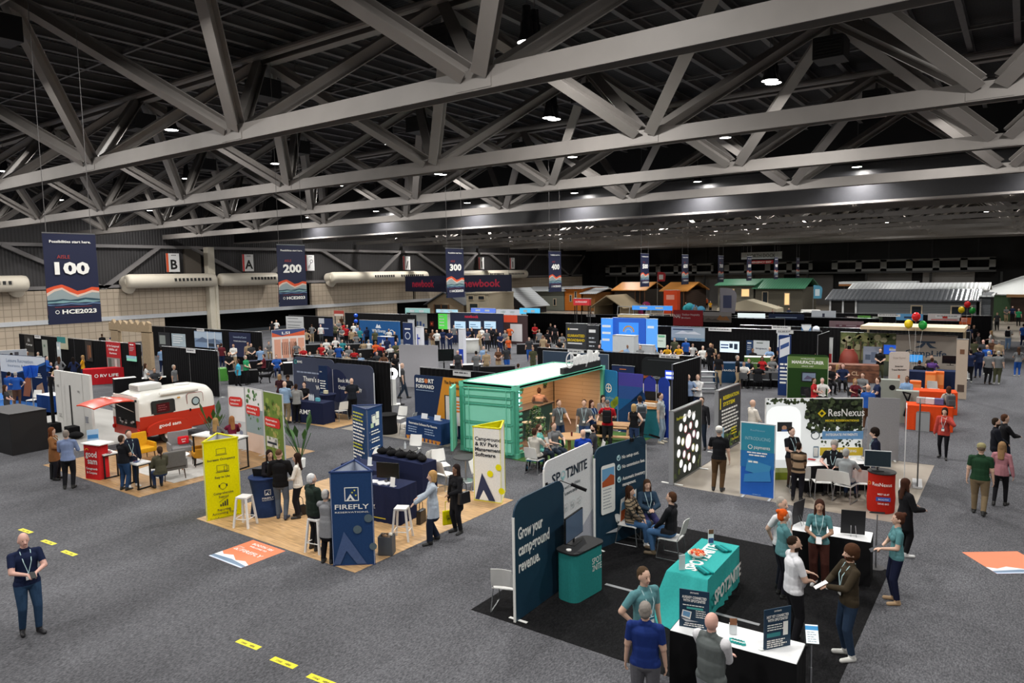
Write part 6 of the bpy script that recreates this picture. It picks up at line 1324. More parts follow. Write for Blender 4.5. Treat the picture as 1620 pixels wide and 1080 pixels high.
# frames and poles to the right of it
for (x, y, h_, lab, tp) in [(-2.55, 22.4, 2.3, 'white banner stand seen edge-on right of the grey banner', 'w'), (-2.25, 22.7, 2.4, 'thin dark banner pole seen edge-on beside the aisle', 'd')]:
    t = thing('banner_stand', lab, 'display', (x, y, .0), PI/2+.12); b = MB(); b.bb(-.45, .45, -.01, .01, .05, h_, H('c9cacc') if tp == 'w' else H('3a3c3e')); b.build('banner', t); b = MB(); b.bb(-.45, .45, -.12, .12, 0, .05, H('c9cacc')); b.build('base', t)
# RMS booth ------------------------------------------------------------------
flat('booth_floor', [(-26.2, 18.75), (-22.6, 18.75), (-22.6, 21.0), (-26.2, 21.0)], wood_a, 'light plank floor under the navy booth with the round high table', 'flooring')
flat('booth_floor', [(-22.3, 18.9), (-16.6, 18.9), (-16.6, 20.9), (-22.3, 20.9)], mat('tan concrete', (.30, .27, .225), .5, var=.12, scale=2), 'bare tan concrete strip before the navy and orange booth', 'flooring')
RN = mat('rms navy', (.035, .045, .085), .6, var=.1)
def rms1(p, L_, h): p.disc(L_*.8, h*.62, .62, H('2a3050', 'cloth')); p.ring(.22, h-.24, .07, .03, H('2fa89a')); p.text(.36, h-.29, .16, 'RMS', FW, 'l', bold=.02, fit=.36); p.lines(.3, h-.75, L_*.7, 1, .1, .07, H('8f9ab0')); p.text(L_*.25, h-1.12, .32, "There's a Better", FW, 'l', bold=.01, fit=L_*.70); p.text(L_*.55, h-1.48, .3, 'Way', FW, 'l', bold=.01)
def rms2(p, L_, h): p.disc(.25, h*.55, .75, H('232a48', 'cloth')); p.text(.35, h-.85, .25, 'Book More', FW, 'l', fit=.95, bold=.01); p.text(.35, h-1.17, .25, 'Outdoor Hospitality', FW, 'l', fit=1.5, bold=.01)
panel('navy curved backdrop with mark and better way line, left one', (-28.3, 21.2), (-25.3, 21.2), 2.40, RN, rms1, r=.3, edge=H('9aa0b0'))
panel('navy curved backdrop reading book more outdoor hospitality', (-25.2, 21.0), (-22.6, 21.05), 2.3, RN, rms2, r=.3, edge=H('c0c4cc'))
panel('narrow navy banner stand between the two curved backdrops', (-25.3, 20.3), (-24.75, 20.3), 2.25, H('16294a', 'cloth'), lambda p, L_, h: (p.text(.08, h-.3, .08, 'RMS', FW, 'l'), p.lines(.08, h-.7, .44, 4, .11, .045, FW), p.lines(.08, h-1.2, .4, 3, .06, .02, H('8fb4c8')), p.rect(.05, .25, .5, .5, H('7f8f92')), p.rect(.15, .3, .2, .35, H('c8b8a8'))))
box_table((-24.35, 18.85, 0), .15, 1.75, .7, .92, H('1d2440', 'cloth'), H('1a203a', 'cloth'), 'navy covered table lettered RMS', pr=lambda p, L_, h: p.text(-.1, .40, .28, 'RMS', FW, bold=.01, fit=.62))
round_counter('navy waisted high table beside the bald person in black', (-24.45, 20.05, .0), .36, 1.08, H('1a203a', 'cloth'), H('1d2440', 'cloth'), waist=.62)
for i, (x, y, z, c, lab) in enumerate([(-24.5, 20.0, 1.09, 'd8d0b0', 'cream card on the navy waisted high table'), (-24.0, 19.15, .93, '5aa8b8', 'teal box on the navy table lettered RMS')]):
    b = MB(); b.box((0, 0, .08), (.2, .1, .14), H(c)); o = b.build(['card_stand', 'gift_box'][i]); o.location = (x, y, z); tag(o, lab, ['card', 'box'][i])
for i in range(3): b = MB(); b.lathe([(.04, 0), (.04, .2), (.015, .25), (.015, .28)], mat('clear plastic', (.75, .8, .85), .15), n=10); o = b.build('water_bottle'); o.location = (-24.6+i*.12, 19.2, .922); tag(o, 'clear water bottle in the row on the table lettered RMS', 'bottle', 'bottles on the table lettered RMS')
chair('white', (-23.6, 20.0, 0), math.radians(-100), 'white shell chair beside the bald person in black', 'white shell chairs behind')
# ring light stand and white totem
mat('ring glow', (1, 1, 1), emit=2.2); mat('lit circle', (1, .98, .95), emit=.8)
q = G(624, 640); 
for (px, py, lab, k) in [(612, 640, 'bright tubular lamp on a thin black stand', 0), (622, 640, 'white photo pedestal with a glowing round ring', 1), (634, 640, 'second thin black stand with a narrow lit tube', 2)]:
    q = G(px, py); t = thing('light_stand', lab, 'lamp', (q.x, q.y, .006), rz_to(q))
    if k == 1:
        b = MB(); b.bb(-.16, .16, -.1, .1, 0, 1.25, W_); b.bb(-.35, .35, -.25, .25, 0, .03, W_); b.build('pedestal', t); b = MB(); b.lathe([(.17, -.03), (.27, -.03), (.27, .03), (.17, .03), (.17, -.03)], mat('ring glow', (1, 1, 1), emit=4), n=28); o = b.build('ring', t); o.location = (0, 0, 1.5); o.rotation_euler = (PI/2, 0, 0); b = MB(); b.box((0, .01, 1.5), (.13, .03, .2), BLK); b.build('tablet', t)
    else:
        b = MB(); b.cyl((0, 0, 0), (0, 0, 1.6), .015, BLK, n=6); b.lathe([(.2, 0), (.2, .02)], BLK, n=14); b.build('pole', t); b = MB(); b.cyl((0, 0, 1.35), (0, 0, 1.95), .07 if k == 0 else .02, mat('ring glow', (1, 1, 1)), n=12); b.build('light_tube', t)
chair('white', (-25.1, 24.1, .006), math.radians(20), 'white shell chair behind the bright tubular lamp', 'white shell chairs behind')
# resort forward -----------------------------------------------------------------
def rf(p, L_, h):
    o = H('d08a22'); p.poly([(L_*.36, .62), (L_*.5, h), (L_, h), (L_, .62)], o); p.text(.1, h-.28, .22, 'RES', FW, 'l', bold=.03, fit=.42); p.disc(.62, h-.21, .09, H('c8703a')); p.text(.73, h-.28, .22, 'RT', FW, 'l', bold=.03, fit=.28); p.text(.1, h-.50, .2, 'FORWARD', FW, 'l', bold=.02, fit=.92); p.lines(.1, h-.60, .9, 1, .1, .03, H('8fa2bc'), 0)
    p.text(L_*.74, h-.24, .17, 'The Best Way To Book', H('4a3a1c'), bold=.03, fit=1.3); p.text(L_*.74, h-.42, .15, 'Better', H('4a3a1c'), bold=.03)
    p.rect(L_*.52, .5, L_*.36, 1.15, H('26262a')); p.rect(L_*.54, .53, L_*.32, 1.09, H('d8d2cc')); [p.rect(L_*.6, 1.4-i*.12, .5, .07, H('d8742c'), False) for i in range(4)]; p.k += 1; p.rrect(L_*.58, .1, .45, .8, .05, H('c8ccd8')); p.lines(L_*.6, .7, .35, 4, .12, .02, H('70788a'))
panel('navy and orange backdrop of the resort booking booth', (-19.15, 19.95), (-16.2, 20.0), 2.32, H('213150', 'cloth'), rf, r=.1)
box_table((-17.9, 19.05, 0), -.12, 1.95, .75, .78, H('24406e', 'cloth'), H('1f3a66', 'cloth'), 'blue covered table with orange hem before the orange backdrop', flare=.06, pr=lambda p, L_, h: (p.text(0, .60, .12, 'Reservation Software For Resorts', FW, bold=.02, fit=1.6), p.lines(-.85, .48, .6, 3, .09, .035, H('9fb2d0')), p.lines(.1, .48, .6, 3, .09, .035, H('9fb2d0')), p.rect(-L_/2, .0, L_, .14, H('c8822c'))))
for i, x in enumerate((-18.1, -17.45)): b = MB(); b.box((0, 0, .11), (.3, .01, .2), H('e4e6ea'), rx=-.2); b.box((0, .05, .01), (.3, .1, .01), H('e4e6ea')); o = b.build('sign_card'); o.location = (x, 19.35, .782); tag(o, ['white folded card on the left of the blue and orange table', 'white folded card on the right of the blue and orange table'][i], 'card')
round_counter('round black draped table beside the white chairs', (-20.1, 19.35, 0), .40, .76, BLK, BLK, waist=.93)
chair('white', (-19.25, 19.6, 0), math.radians(-70), 'white shell chair right of the round black draped table', 'white shell chairs by the draped table'); chair('white', (-20.3, 20.2, 0), math.radians(10), 'white shell chair behind the round black draped table', 'white shell chairs by the draped table')
# ------------------------------------------------------------------ pipe and drape walls with name cards
def nd(label, xa, xb, Y, h=2.44, cards=(), **k):
    drape(label, (xa, Y), (xb, Y), h, **k)
    for (x, w_) in cards:
        t = thing('name_card', f'white name card on {label.replace("long black", "black").replace("black curtain wall", "the curtain")}'+(', right one' if (x, w_) != cards[0] else (', left one' if len(cards) > 1 else '')), 'sign', (x, Y-.05, h-.22)); b = MB(); b.bb(0, w_, -.01, .0, 0, .2, H('dcdcdc')); b.build('card', t); b = MB(); p = Print(b, 0, 0, -.011, .003); p.lines(.08, .1, w_-.2, 1, .1, .06, H('6a6a6e'), .1); b.build('lettering', t)
def side(label, X, ya, yb, h=2.44): drape(label, (X, ya), (X, yb), h)
nd('black curtain wall behind the red banners at far left', -58.8, -41.4, 20.6, cards=[(-56, 1.0)]); nd('black curtain wall under the letter B sign', -58.5, -42.5, 29.4, cards=[(-50.5, 1.0)])
nd('black curtain wall alone left of the mint shirt', -39.2, -33.7, 20.65, cards=[(-36.6, .9)]); nd('black curtain wall behind the papered white poster', -58.5, -52, 43.6)
nd('black curtain wall behind the navy curved backdrops', -28.6, -22.0, 21.5)
nd('black curtain wall behind the orange backdrop', -19.9, -16.1, 21.1, cards=[(-18.1, .9)]); 
nd('black curtain wall behind the container', -19.8, -11.3, 29.6, cards=[(-18.0, .0+.9), (-13.2, .95)]); side('black side curtain right of the dark media booth', -11.3, 26.6, 29.6)
nd('black curtain wall behind the blue mountain poster', -56.5, -46.5, 49.0); nd('black curtain wall behind the green and grey posters', -50.2, -36, 51.5)
nd('black curtain wall above the silver sea banner', -26.5, -9.7, 44.9, cards=[(-16.6, 1.5), (-12.3, 1.0)])
nd('black curtain wall behind the red hospitality banner', -38.0, -14.5, 55.0, cards=[(-31.5, .9)]); nd('black curtain wall behind the checked poster', -24.0, -8.5, 57.5)
nd('long black curtain wall in front of the grey cabin', -24.0, -1.9, 63.5, cards=[(-9.5, 1.6), (-5.5, 1.6)]); nd('black curtain wall right of the blue hourglass banner', -15.5, -2.4, 47.8, cards=[(-13.4, 1.2)])
side('black side curtain left of the wide camper photograph', -9.3, 42.3, 45.0)
# ------------------------------------------------------------------ posters, screens and booths farther back (px boxes read off the photograph, placed on their real planes)
def pst(label, x0, y0, x1, y1, Y, col, fn=None, name='poster', cat='poster', th=.02, kind='paint', to_floor=False, group=None):
    a = GY(x0, y0, Y); b_ = GY(x1, y1, Y); a.z = max(a.z, .2); L_ = b_.x-a.x; z1 = a.z; z0 = 0.02 if to_floor else max(.02, b_.z); h = z1-z0
    t = thing(name, label, cat, (a.x, Y, z0), 0, group); b = MB(); m = H(col, kind); b.bb(0, L_, 0, th, 0, h, m); b.build('sheet' if th < .05 else 'board', t)
    if th >= .05 or to_floor:
        b = MB(); b.bb(-.01, L_+.01, .0, th+.02, h-.03, h+.01, H('c0c2c4')); b.build('top_rail', t)
    b = MB(); p = Print(b, 0, 0, -.001, .006)
    if name in ('lit_fascia', 'hanging_sign', 'roof_section', 'raised_sign', 'header_beam'):
        for u in (.1, L_-.1): c = MB(); c.bb(u-.03, u+.03, th, th+.06, -z0, h, H('3a3c3e')); c.build('post', t)
    if fn: fn(p, L_, h)
    else: p.lines(L_*.15, h*.78, L_*.7, 1, .2, h*.09, FW); p.lines(L_*.15, h*.6, L_*.65, 3, h*.12, h*.04, H('c4c8cc'))
    if b.v: b.build('printed_graphic', t)
    return t
def P2(*rs):
    "shorthand print: tuples (x,y,w,h,colour) in fractions; strings are text (x,y,size,text,colour)"
    def f(p, L_, h):
        for r in rs:
            if isinstance(r[3], str): p.text(r[0]*L_, r[1]*h, r[2]*h, r[3], H(r[4]), bold=.02, fit=(r[5]*L_ if len(r) > 5 else None))
            elif len(r) == 5: p.rect(r[0]*L_, r[1]*h, r[2]*L_, r[3]*h, H(r[4]))
            elif r[5] == 'o': p.disc(r[0]*L_, r[1]*h, r[2]*h, H(r[4]))
            elif r[5] == 'l': p.lines(r[0]*L_, r[1]*h, r[2]*L_, int(r[3]), .12*h, .05*h, H(r[4]))
            elif r[5] == 'm': p.poly([(r[0]*L_, r[1]*h), ((r[0]+r[2]*.3)*L_, (r[1]+r[3])*h), ((r[0]+r[2]*.5)*L_, (r[1]+r[3]*.5)*h), ((r[0]+r[2]*.75)*L_, (r[1]+r[3]*.85)*h), ((r[0]+r[2])*L_, r[1]*h)], H(r[4]))
    return f
Y1 = 20.545; Y2 = 29.345
pst('dark poster with white mountain mark at the far left curtain', 38, 530, 55, 566, Y1, '1b1a1a', P2((.5, .55, .12, 'Camp', 'dcdcdc', .7), (.35, .72, .3, .2, '8a8a8a', 'm'), (0, 0, 1, .25, '5a544c')))
pst('pale grey narrow banner beside the dark mountain poster', 66, 537, 77, 575, Y1, '9fa49c', P2((.3, .7, .3, .1, '54705c')))
pst('white pillar banner at the far left curtain', 89, 541, 97, 572, Y1-.5, 'c4cdd2', to_floor=True); pst('teal and cream poster hanging above the white pillar', 90, 532, 108, 553, Y1, 'b8b49c', P2((0, .5, .8, .5, '2f7f80')))
pst('dark poster with brown bottles photograph', 134, 539, 147, 572, Y1, '2a2422', P2((.3, .1, .25, .7, '6a4230'), (.6, .2, .25, .6, '8a5a3c')))
pst('tall red poster with white headline over a grey photograph', 167, 540, 193, 590, Y1, 'b01c24', P2((.5, .84, .09, '#1 For Campground', 'f4f0ee', .85), (.5, .72, .1, '1000s of', 'f4f0ee', .6), (.5, .60, .09, 'Reviews', 'f4f0ee', .5), (.05, .02, .9, .46, '8a8a86'), (.15, .05, .2, .4, '5a5e58'), (.6, .05, .15, .4, 'c4c0bc')))
pst('narrow red poster with white words', 203, 541, 215, 563, Y1, 'b01c24'); pst('wall screen with a green landscape beneath the narrow red poster', 200, 562, 216, 572, Y1-.05, '6ea890', P2((0, .5, 1, .5, '9cc8d8')), 'television', 'screen', kind='glow')
q = G(24, 600); tv((q.x, q.y, .95), rz_to(q), 1.45, .85, 'white framed wide screen on a stand at the far left', '9aa0a8', 'e4e4e8', pr=lambda p, w_, h_: [p.rect(.2+.3*i, .2+.15*(i % 3), .22, .2, H(c), False) for i, c in enumerate(('2a2a30', '6a6e7c', '3c3c44', 'dadde4'))], name='television'); b = MB(); b.bb(-.5, .5, -.25, .25, 0, .95, BLK); o = b.build('screen_stand'); o.location = (q.x, q.y, 0); o.rotation_euler = (0, 0, rz_to(q)); tag(o, 'black stand below the white framed wide screen', 'stand')
q = G(195, 604); box_table((q.x, 19.72, 0), rz_to(q, -4), 2.2, .75, .95, H('b82028', 'cloth'), H('b01c24', 'cloth'), 'red draped counter lettered RV LIFE', pr=lambda p, L_, h: (p.text(.25, .45, .24, 'RV LIFE', FW, bold=.02, fit=.95), p.ring(-.42, .53, .07, .03, FW)))
q = G(200, 621); box_table((q.x, q.y, 0), rz_to(q, 8), 1.1, .6, .8, H('e2e2e0'), BLK, 'small black draped table with white top behind the caravan')
q = G(262, 618); box_table((q.x, q.y-.6, 0), rz_to(q, 0), 1.2, .6, .8, H('e2e2e0'), BLK, 'black draped table with white top before the lone black curtain')
t = thing('motorcycle', 'red and white dirt bike with spoked black wheels', 'motorcycle', tuple(G(160, 592)), rz_to(G(160, 592), 60))
for y in (-.62, .62): b = MB(); b.lathe([(.26, -.05), (.32, -.03), (.32, .03), (.26, .05), (.26, -.05)], BLK, n=20); o = b.build('wheel', t); o.location = (0, y, .32); o.rotation_euler = (0, PI/2, 0)
b = MB(); b.tube([(0, -.62, .32), (0, -.45, .95), (0, -.1, .8), (0, .3, .75), (0, .62, .32)], .03, H('8a8a8c'), 6); b.box((0, 0, .45), (.25, .4, .3), H('3a3a3c')); b.build('engine_frame', t)
b = MB(); b.prism([(0, -.4, .85), (0, .0, .98), (0, .75, .95), (0, .4, .75), (0, -.2, .6)], (.12, 0, 0), H('c0242a', 'glossy')); b.box((0, -.62, .72), (.12, .3, .04), W_); b.build('fairing', t); b = MB(); b.cyl((-.35, -.42, 1.02), (.35, -.42, 1.02), .015, BLK); b.build('handlebar', t)
t = thing('rustic_arch', 'rough cut pale wooden display frame behind the red posters', 'display', tuple(GY(205, 560, 24.5))[:2]+(0,), 0)
for x in (-2.6, 1.8): b = MB(); b.bb(x, x+1.1, 0, .25, 0, 2.6, mat('raw wood', (.36, .27, .17), .8, var=.2)); b.build('post', t)
b = MB(); vs = [(-2.8+.3*i, 0, 2.55) for i in range(20)]+[(2.9-.3*i, 0, 3.2+.18*math.sin(i*2.3)) for i in range(20)]; b.prism(vs, (0, .2, 0), mat('raw wood', (.36, .27, .17))); b.build('crown_board', t)
# row at y 29
pst('dark narrow display with grey screen at the curtain under letter B', 250, 525, 270, 550, Y2, '23262c', P2((.1, .2, .5, .6, '8b9390')))
pst('pale blue list poster at the curtain under letter B', 271, 527, 294, 549, Y2, 'aebfca', P2((.12, .8, .7, .06, 'f2f6f8'), (.12, .62, .6, .06, 'f2f6f8'), (.12, .45, .7, .06, 'f2f6f8'), (.12, .28, .5, .06, 'f2f6f8')))
pst('wide poster of snowy mountain photographs', 307, 523, 352, 552, Y2, '7e97b8', P2((0, .55, 1, .4, 'b9cce0'), (0, .35, 1, .3, '5c6f8c', 'm'), (.48, 0, .03, 1, 'e4e8ee'), (.75, 0, .02, 1, 'e4e8ee'), (.52, .1, .2, .2, '26303e'), (.8, .1, .15, .2, '26303e')))
pst('navy poster with white words right of the mountain photographs', 362, 525, 398, 566, Y2, '1c2547', P2((.5, .78, .10, 'LaundryCard', '9fb0c8', .6), (.5, .62, .07, 'YOUR SOLUTION', 'dfe4ec', .6)))
for (px, py, w_, c, lab, c2) in [(300, 570, 2.2, 'e6e6e6', 'white draped table before the mountain photographs', 'e2e4e6'), (352, 603, 1.1, '5a9a4a', 'green draped table beside the mint shirt', '4c8f3c'), (386, 607, 1.6, '1c1c1e', 'black draped table behind the mint shirt', '161618'),
                             (425, 588, 2.4, '1d2440', 'dark draped table by the maroon shirt, left of lit orange display', '17171a'), (470, 592, 1.6, 'e2e2e2', 'white topped table behind the navy curved backdrops', '17171a')]:
    q = G(px, py); box_table((q.x, q.y, 0), rz_to(q, 3), w_, .7, .76, H(c), H(c2, 'cloth'), lab)
q0, q1 = G(432, 573), G(484, 568)
panel('lit white and orange exhibit wall with small framed goods', q0, q1, 2.35, H('e8dcd6'), lambda p, L_, h: (p.rect(0, h*.78, L_, h*.22, H('3d4a78')), p.poly([(0, h*.78), (0, h*.92), (L_*.3, h*.80), (L_, h*.93), (L_, h*.78)], H('d8603c')), p.text(L_*.42, h*.85, .26, 'LSI', FW, bold=.02, fit=.6), [p.rect(L_*.06+i*L_*.24, h*.1, L_*.19, h*.6, H('e0a48c'), False) for i in range(4)], [p.rect(L_*.28+i*.15, h*.2, .06, h*.4, H('5a3c34'), False) for i in range(8)]), edge=H('c8c8cc'))
YB3 = 43.545
pst('white papered poster at the far curtain', 452, 500, 481, 527, YB3, 'cfd2d4', P2((.1, .85, .6, .05, '8a8e92'), (.1, .65, .8, .04, '8a8e92'), (.1, .45, .7, .04, '8a8e92'), (.1, .3, .75, .04, '8a8e92'))); pst('dark blue poster with starry print at the far curtain', 504, 503, 527, 532, YB3, '1c2c52', P2((0, .7, .4, .3, 'c8ccd4'), (.2, .4, .5, .06, '9fb0d0')))
pst('red and white hanging sign near the crowd', 528, 491, 544, 500, 47.0, 'b04840', P2((.05, 0, .9, .4, 'dcd4cc')), 'hanging_sign', 'sign')
pst('big blue wall with white mountain mark and round seals', 568, 506, 632, 536, 42.8, '1b5a98', P2((.5, .56, .16, 'Wild Energy', 'e8eef4', .34), (.42, .72, .14, .16, 'e8eef4', 'm'), (.82, .55, .13, 1, 'e8eef4', 'o'), (.82, .55, .10, 1, '1b5a98', 'o')), 'display_wall', 'display', .12, to_floor=True)
pst('blue counter front with white mountain mark', 597, 532, 617, 547, 39.5, '1c4186', P2((.3, .55, .4, .3, 'dfe6f0', 'm'), (.2, .3, .6, .12, 'dfe6f0')), 'exhibit_counter', 'counter', .5, to_floor=True)
pst('navy banner stand with white round seal', 637, 510, 653, 546, 38.5, '1d3260', P2((.5, .62, .11, 1, 'c8d2e0', 'o'), (.5, .62, .08, 1, '1d3260', 'o'), (.2, .8, .6, .04, 'e8ecf2'), (.25, .35, .5, .03, 'c8d2e0'), (.25, .25, .5, .03, 'c8d2e0')), 'banner_stand', 'display', .05, to_floor=True)
pst('pale banner stand half behind the navy one', 645, 505, 656, 545, 39.6, 'b9bdc4', None, 'banner_stand', 'display', .05, to_floor=True)
pst('white and blue totem left of the standing group', 657, 517, 667, 551, 36.5, 'e6e9f2', P2((0, 0, 1, .45, '1f46c0'), (.3, .5, .15, .3, '2440b0'), (.3, .66, .5, .05, '2440b0')), 'totem', 'display', .3, to_floor=True)
pst('grey white poster with small blue tiles', 649, 495, 676, 519, 51.445, 'b9bcb8', P2((.15, .6, .1, .15, '5a6a78'), (.35, .15, .12, .3, '34528c'), (.55, .15, .12, .3, '34528c'), (.75, .1, .1, .2, '34528c'))); pst('lime green and white list poster', 693, 496, 713, 521, 51.445, '4fb848', P2((.75, .0, .25, 1, 'e4ece4'), (.1, .82, .35, .06, 'f0f6f0'), (.1, .62, .4, .06, 'f0f6f0'), (.1, .42, .4, .06, 'f0f6f0'), (.1, .22, .4, .06, 'f0f6f0')), kind='glow')
pst('tiny orange lit figure on the black curtain left of green poster', 680, 508, 686, 516, 51.445, '5a1c14', P2((.3, .3, .4, .4, 'd8603c')))
t = pst('dark navy booth wall with three lit screens and red word', 712, 494, 796, 545, 48.6, '131a33', P2((.42, .84, .13, 'newbook', 'c8203c', .26)), 'display_wall', 'display', .15, to_floor=True)
for i, (a, b_) in enumerate(((719, 736), (742, 760), (766, 784))): pst(['lit screen on the dark navy booth wall, left of three', 'lit screen on the dark navy booth wall, middle of three', 'lit screen on the dark navy booth wall, right of three'][i], a, 508, b_, 520, 48.54, 'a9c4d8', P2((.1, .5, .5, .12, '5a88b0'), (.1, .2, .7, .1, '6c90b0')), 'television', 'screen', .05, 'glow')
pst('white and blue totem before the dark navy booth', 725, 520, 733, 558, 34.5, 'e6e9f2', P2((0, .12, 1, .4, '1f46c0'), (.2, .3, .5, .1, 'dfe6ff')), 'totem', 'display', .3, to_floor=True)
q = G(744, 557); round_counter('white round counter before the dark navy booth', (q.x, q.y, 0), .7, 1.05, H('c8cac6'), H('e4e4e2'), waist=.97)
pst('curved black and orange booth wall with white sheet', 796, 498, 834, 530, 50, '3a2a2c', P2((0, .75, .6, .25, 'c8482c'), (.3, .1, .5, .6, 'c4c2c4')), 'display_wall', 'display', .12, to_floor=True)
for (a, y0, b_, y1, Y, c, lab) in [(641, 487, 678, 497, 70, '7fa8a4', 'teal lit fascia with small lamp over the far booths'), (690, 489, 722, 495, 70, '9cc4d4', 'pale cyan lit fascia over the far booths'), (745, 487, 782, 495, 68, '5a78d0', 'violet blue lit fascia over the far booths'), (785, 489, 822, 498, 66, 'a8aab0', 'grey fascia over the far booths'), (1000, 483, 1062, 491, 72, '3f88d8', 'long blue lit fascia right of the blue arc booth'), (822, 487, 852, 497, 66, '4fb4e0', 'bright cyan lit fascia over the far booths')]:
    pst(lab, a, y0, b_, y1, Y, c, P2((.2, .3, .2, .4, 'e8f4fa'), (.6, .3, .2, .4, 'e8f4fa')), 'lit_fascia', 'sign', .3, 'glow')
# hanging dark banner with red words (square ring)
c_ = [GY(641, 440, 52), GY(797, 436, 52)]; zt, zb = GY(700, 436, 52).z, GY(700, 461, 52).z
t = thing('hanging_banner', 'dark navy box banner hanging with red newbook lettering', 'banner', (c_[0].x, 52, 0)); L_ = (c_[1].x-c_[0].x)
for i, (p0, p1) in enumerate((((0, 0), (L_*.58, -1.5)), ((L_*.58, -1.5), (L_, 1.2)), ((L_, 1.2), (L_*.45, 3.2)), ((L_*.45, 3.2), (0, 0)))):
    a, l2 = seg((*p0, 0), (*p1, 0)); mw = Matrix.Translation((*p0, 0)) @ Matrix.Rotation(a, 4, 'Z'); b = MB(); b.bb(0, l2, 0, .05, zb, zt, H('1c2140')); b.build('banner_side', t, mw=mw)
    if i < 2: b = MB(); p = Print(b, 0, 0, -.002, .01); p.text(l2*(.42 if i == 0 else .52), zb+(zt-zb)*.3, (zt-zb)*.62, 'newbook', H('d02c4c'), bold=.03, fit=l2*(.5 if i == 0 else .6)); b.build('lettering', t, mw=mw)
for x, y in ((.5, 0), (L_*.58, -1.3), (L_-.3, 1.2)): b = MB(); b.cyl((x, y, zt), (x, y, 14.99), .012, steel2, n=5); b.build('cable', t)
# guarantee panels and blue arc booth, red sign
pst('dark panel with yellow guaranteed broadband words', 895, 511, 928, 556, 44.3, '33363a', P2((.1, .80, .08, .06, 'e0c020'), (.2, .81, .4, .04, 'dcdcdc'), (.5, .60, .11, 'GUARANTEED', 'e8c81c', .84), (.5, .47, .11, 'BROADBAND', 'e8c81c', .84), (.1, .39, .7, .04, 'e4e4e4'), (.15, .16, .65, .03, 'd0c8a8')), 'display_wall', 'display', .1, to_floor=True)
pst('darker narrow panel right of the yellow worded one', 929, 514, 947, 556, 44.0, '26282b', None, 'display_wall', 'display', .1, to_floor=True)
pst('red rounded sign on a black frame above the far booths', 907, 472, 932, 483, 47.0, 'c42c34', P2((.5, .4, .3, 'OUTDOORSY', 'f4e8e8', .75)), 'raised_sign', 'sign', .3)
t = thing('truss_tower', 'thin black legs carrying the red rounded sign', 'stand', (GY(919, 500, 47).x, 47.1, 0))
for x in (-.6, .0, .6): b = MB(); b.cyl((x, 0, 0), (x, 0, GY(919, 484, 47).z), .035, BLK, n=6); b.build('leg', t)
BL = mat('lit blue', (.02, .12, .62), emit=.55)
def arc(p, L_, h): p.rect(0, 0, L_, h, BL); p.rect(L_*.2, h*.4, L_*.6, h*.5, mat('lit blue 2', (.04, .26, .85), emit=.8)); p.ring(L_/2, h*.70, .32, .1, H('c89a50'), a0=0, a1=180); p.ring(L_/2, h*.68, .2, .08, H('8fb8e8'), a0=0, a1=180); p.text(L_/2, h*.42, .4, 'bookoutdoors', H('a8c4ec'), fit=L_*.7)
pst('deep blue glowing wall with an arc mark', 969, 502, 1021, 552, 42.5, '1040a8', arc, 'display_wall', 'display', .2, to_floor=True)
pst('glowing pale blue side panel left of the arc wall', 951, 503, 968, 545, 42.3, '3f88e0', P2((.1, .8, .8, .05, 'e4f0fc'), (.1, .65, .8, .05, 'e4f0fc'), (.1, .5, .7, .05, 'e4f0fc')), 'display_wall', 'display', .15, 'glow', True)
pst('glowing side panel with a yellow canoe right of the arc wall', 1022, 504, 1039, 548, 42.3, '4f90d8', P2((0, 0, 1, .35, '4a4a3c'), (.1, .1, .8, .15, 'c8b878'), (.15, .8, .6, .05, 'e4f0fc')), 'display_wall', 'display', .15, 'glow', True)
pst('pale timber header beam above the arc wall', 977, 497, 1022, 502, 42.6, 'c8b488', P2((.1, .3, .1, .3, 'b09c70')), 'header_beam', 'beam', .5)
pst('white counter with orange arc mark before the glowing blue wall', 969, 530, 1003, 556, 38.5, 'c4cace', lambda p, L_, h: (p.ring(L_/2, h*.45, .28, .1, H('d8a068'), a0=0, a1=180), p.ring(L_/2, h*.40, .16, .08, H('4f9ac0'), a0=0, a1=180)), 'exhibit_counter', 'counter', .6, to_floor=True)
pst('long white low wall right of the arc counter', 1003, 545, 1032, 556, 39.3, 'b8bcc0', P2((.1, .4, .3, .1, 'a0a4a8')), 'exhibit_counter', 'counter', .4, to_floor=True)
pst('white notice board with green band beside the arc booth', 1040, 529, 1053, 550, 41.0, 'cfe0d4', P2((.1, .8, .8, .15, '6ab08c'), (.1, .5, .6, .05, '8a9a90')), 'notice_board', 'sign', .04)
# dark media booth
q0, q1 = G(1010, 565, 2.36), G(1098, 563, 2.36)
panel('black rounded backdrop lettered in orange and grey with small blue screen', (-13.8, 29.0), (-11.7, 29.0), 2.36, H('101114'), lambda p, L_, h: (p.ring(L_-.25, h-.25, .1, .03, H('5a5c60'), a0=0, a1=90), p.rect(.3, h-.13, L_-.6, .025, H('4a4c50')), p.text(.1, h-.95, .16, 'BIGRIG', H('c8642c'), 'l', bold=.02, fit=.42), p.text(.55, h-.95, .16, 'MEDIA', H('a8aaac'), 'l', fit=.36)), r=.25)
tv((-12.3, 28.96, 1.42), 0, .75, .42, 'small bright blue and white screen on the black backdrop', '2a4ad0', stand=False, glow=True, pr=lambda p, w_, h_: (p.rect(.05, .22, .4, .12, H('e4ecff', 'glow')), p.rect(.05, .05, .62, .1, H('cfdcf8', 'glow'))))
pst('low dark blue screen with orange line left of the black backdrop', 968, 577, 1003, 592, 29.5, '14254f', P2((.35, .5, .3, .1, 'd87a40')), 'television', 'screen', .05)
for x, lab in ((-19.2, 'pale framed screen above the container, left'), (-17.2, 'pale framed screen above the container, right')): tv((x+.6, 29.53, 1.35), 0, 1.7, .95, lab, '3c4a5c', 'b8bec6', stand=False)
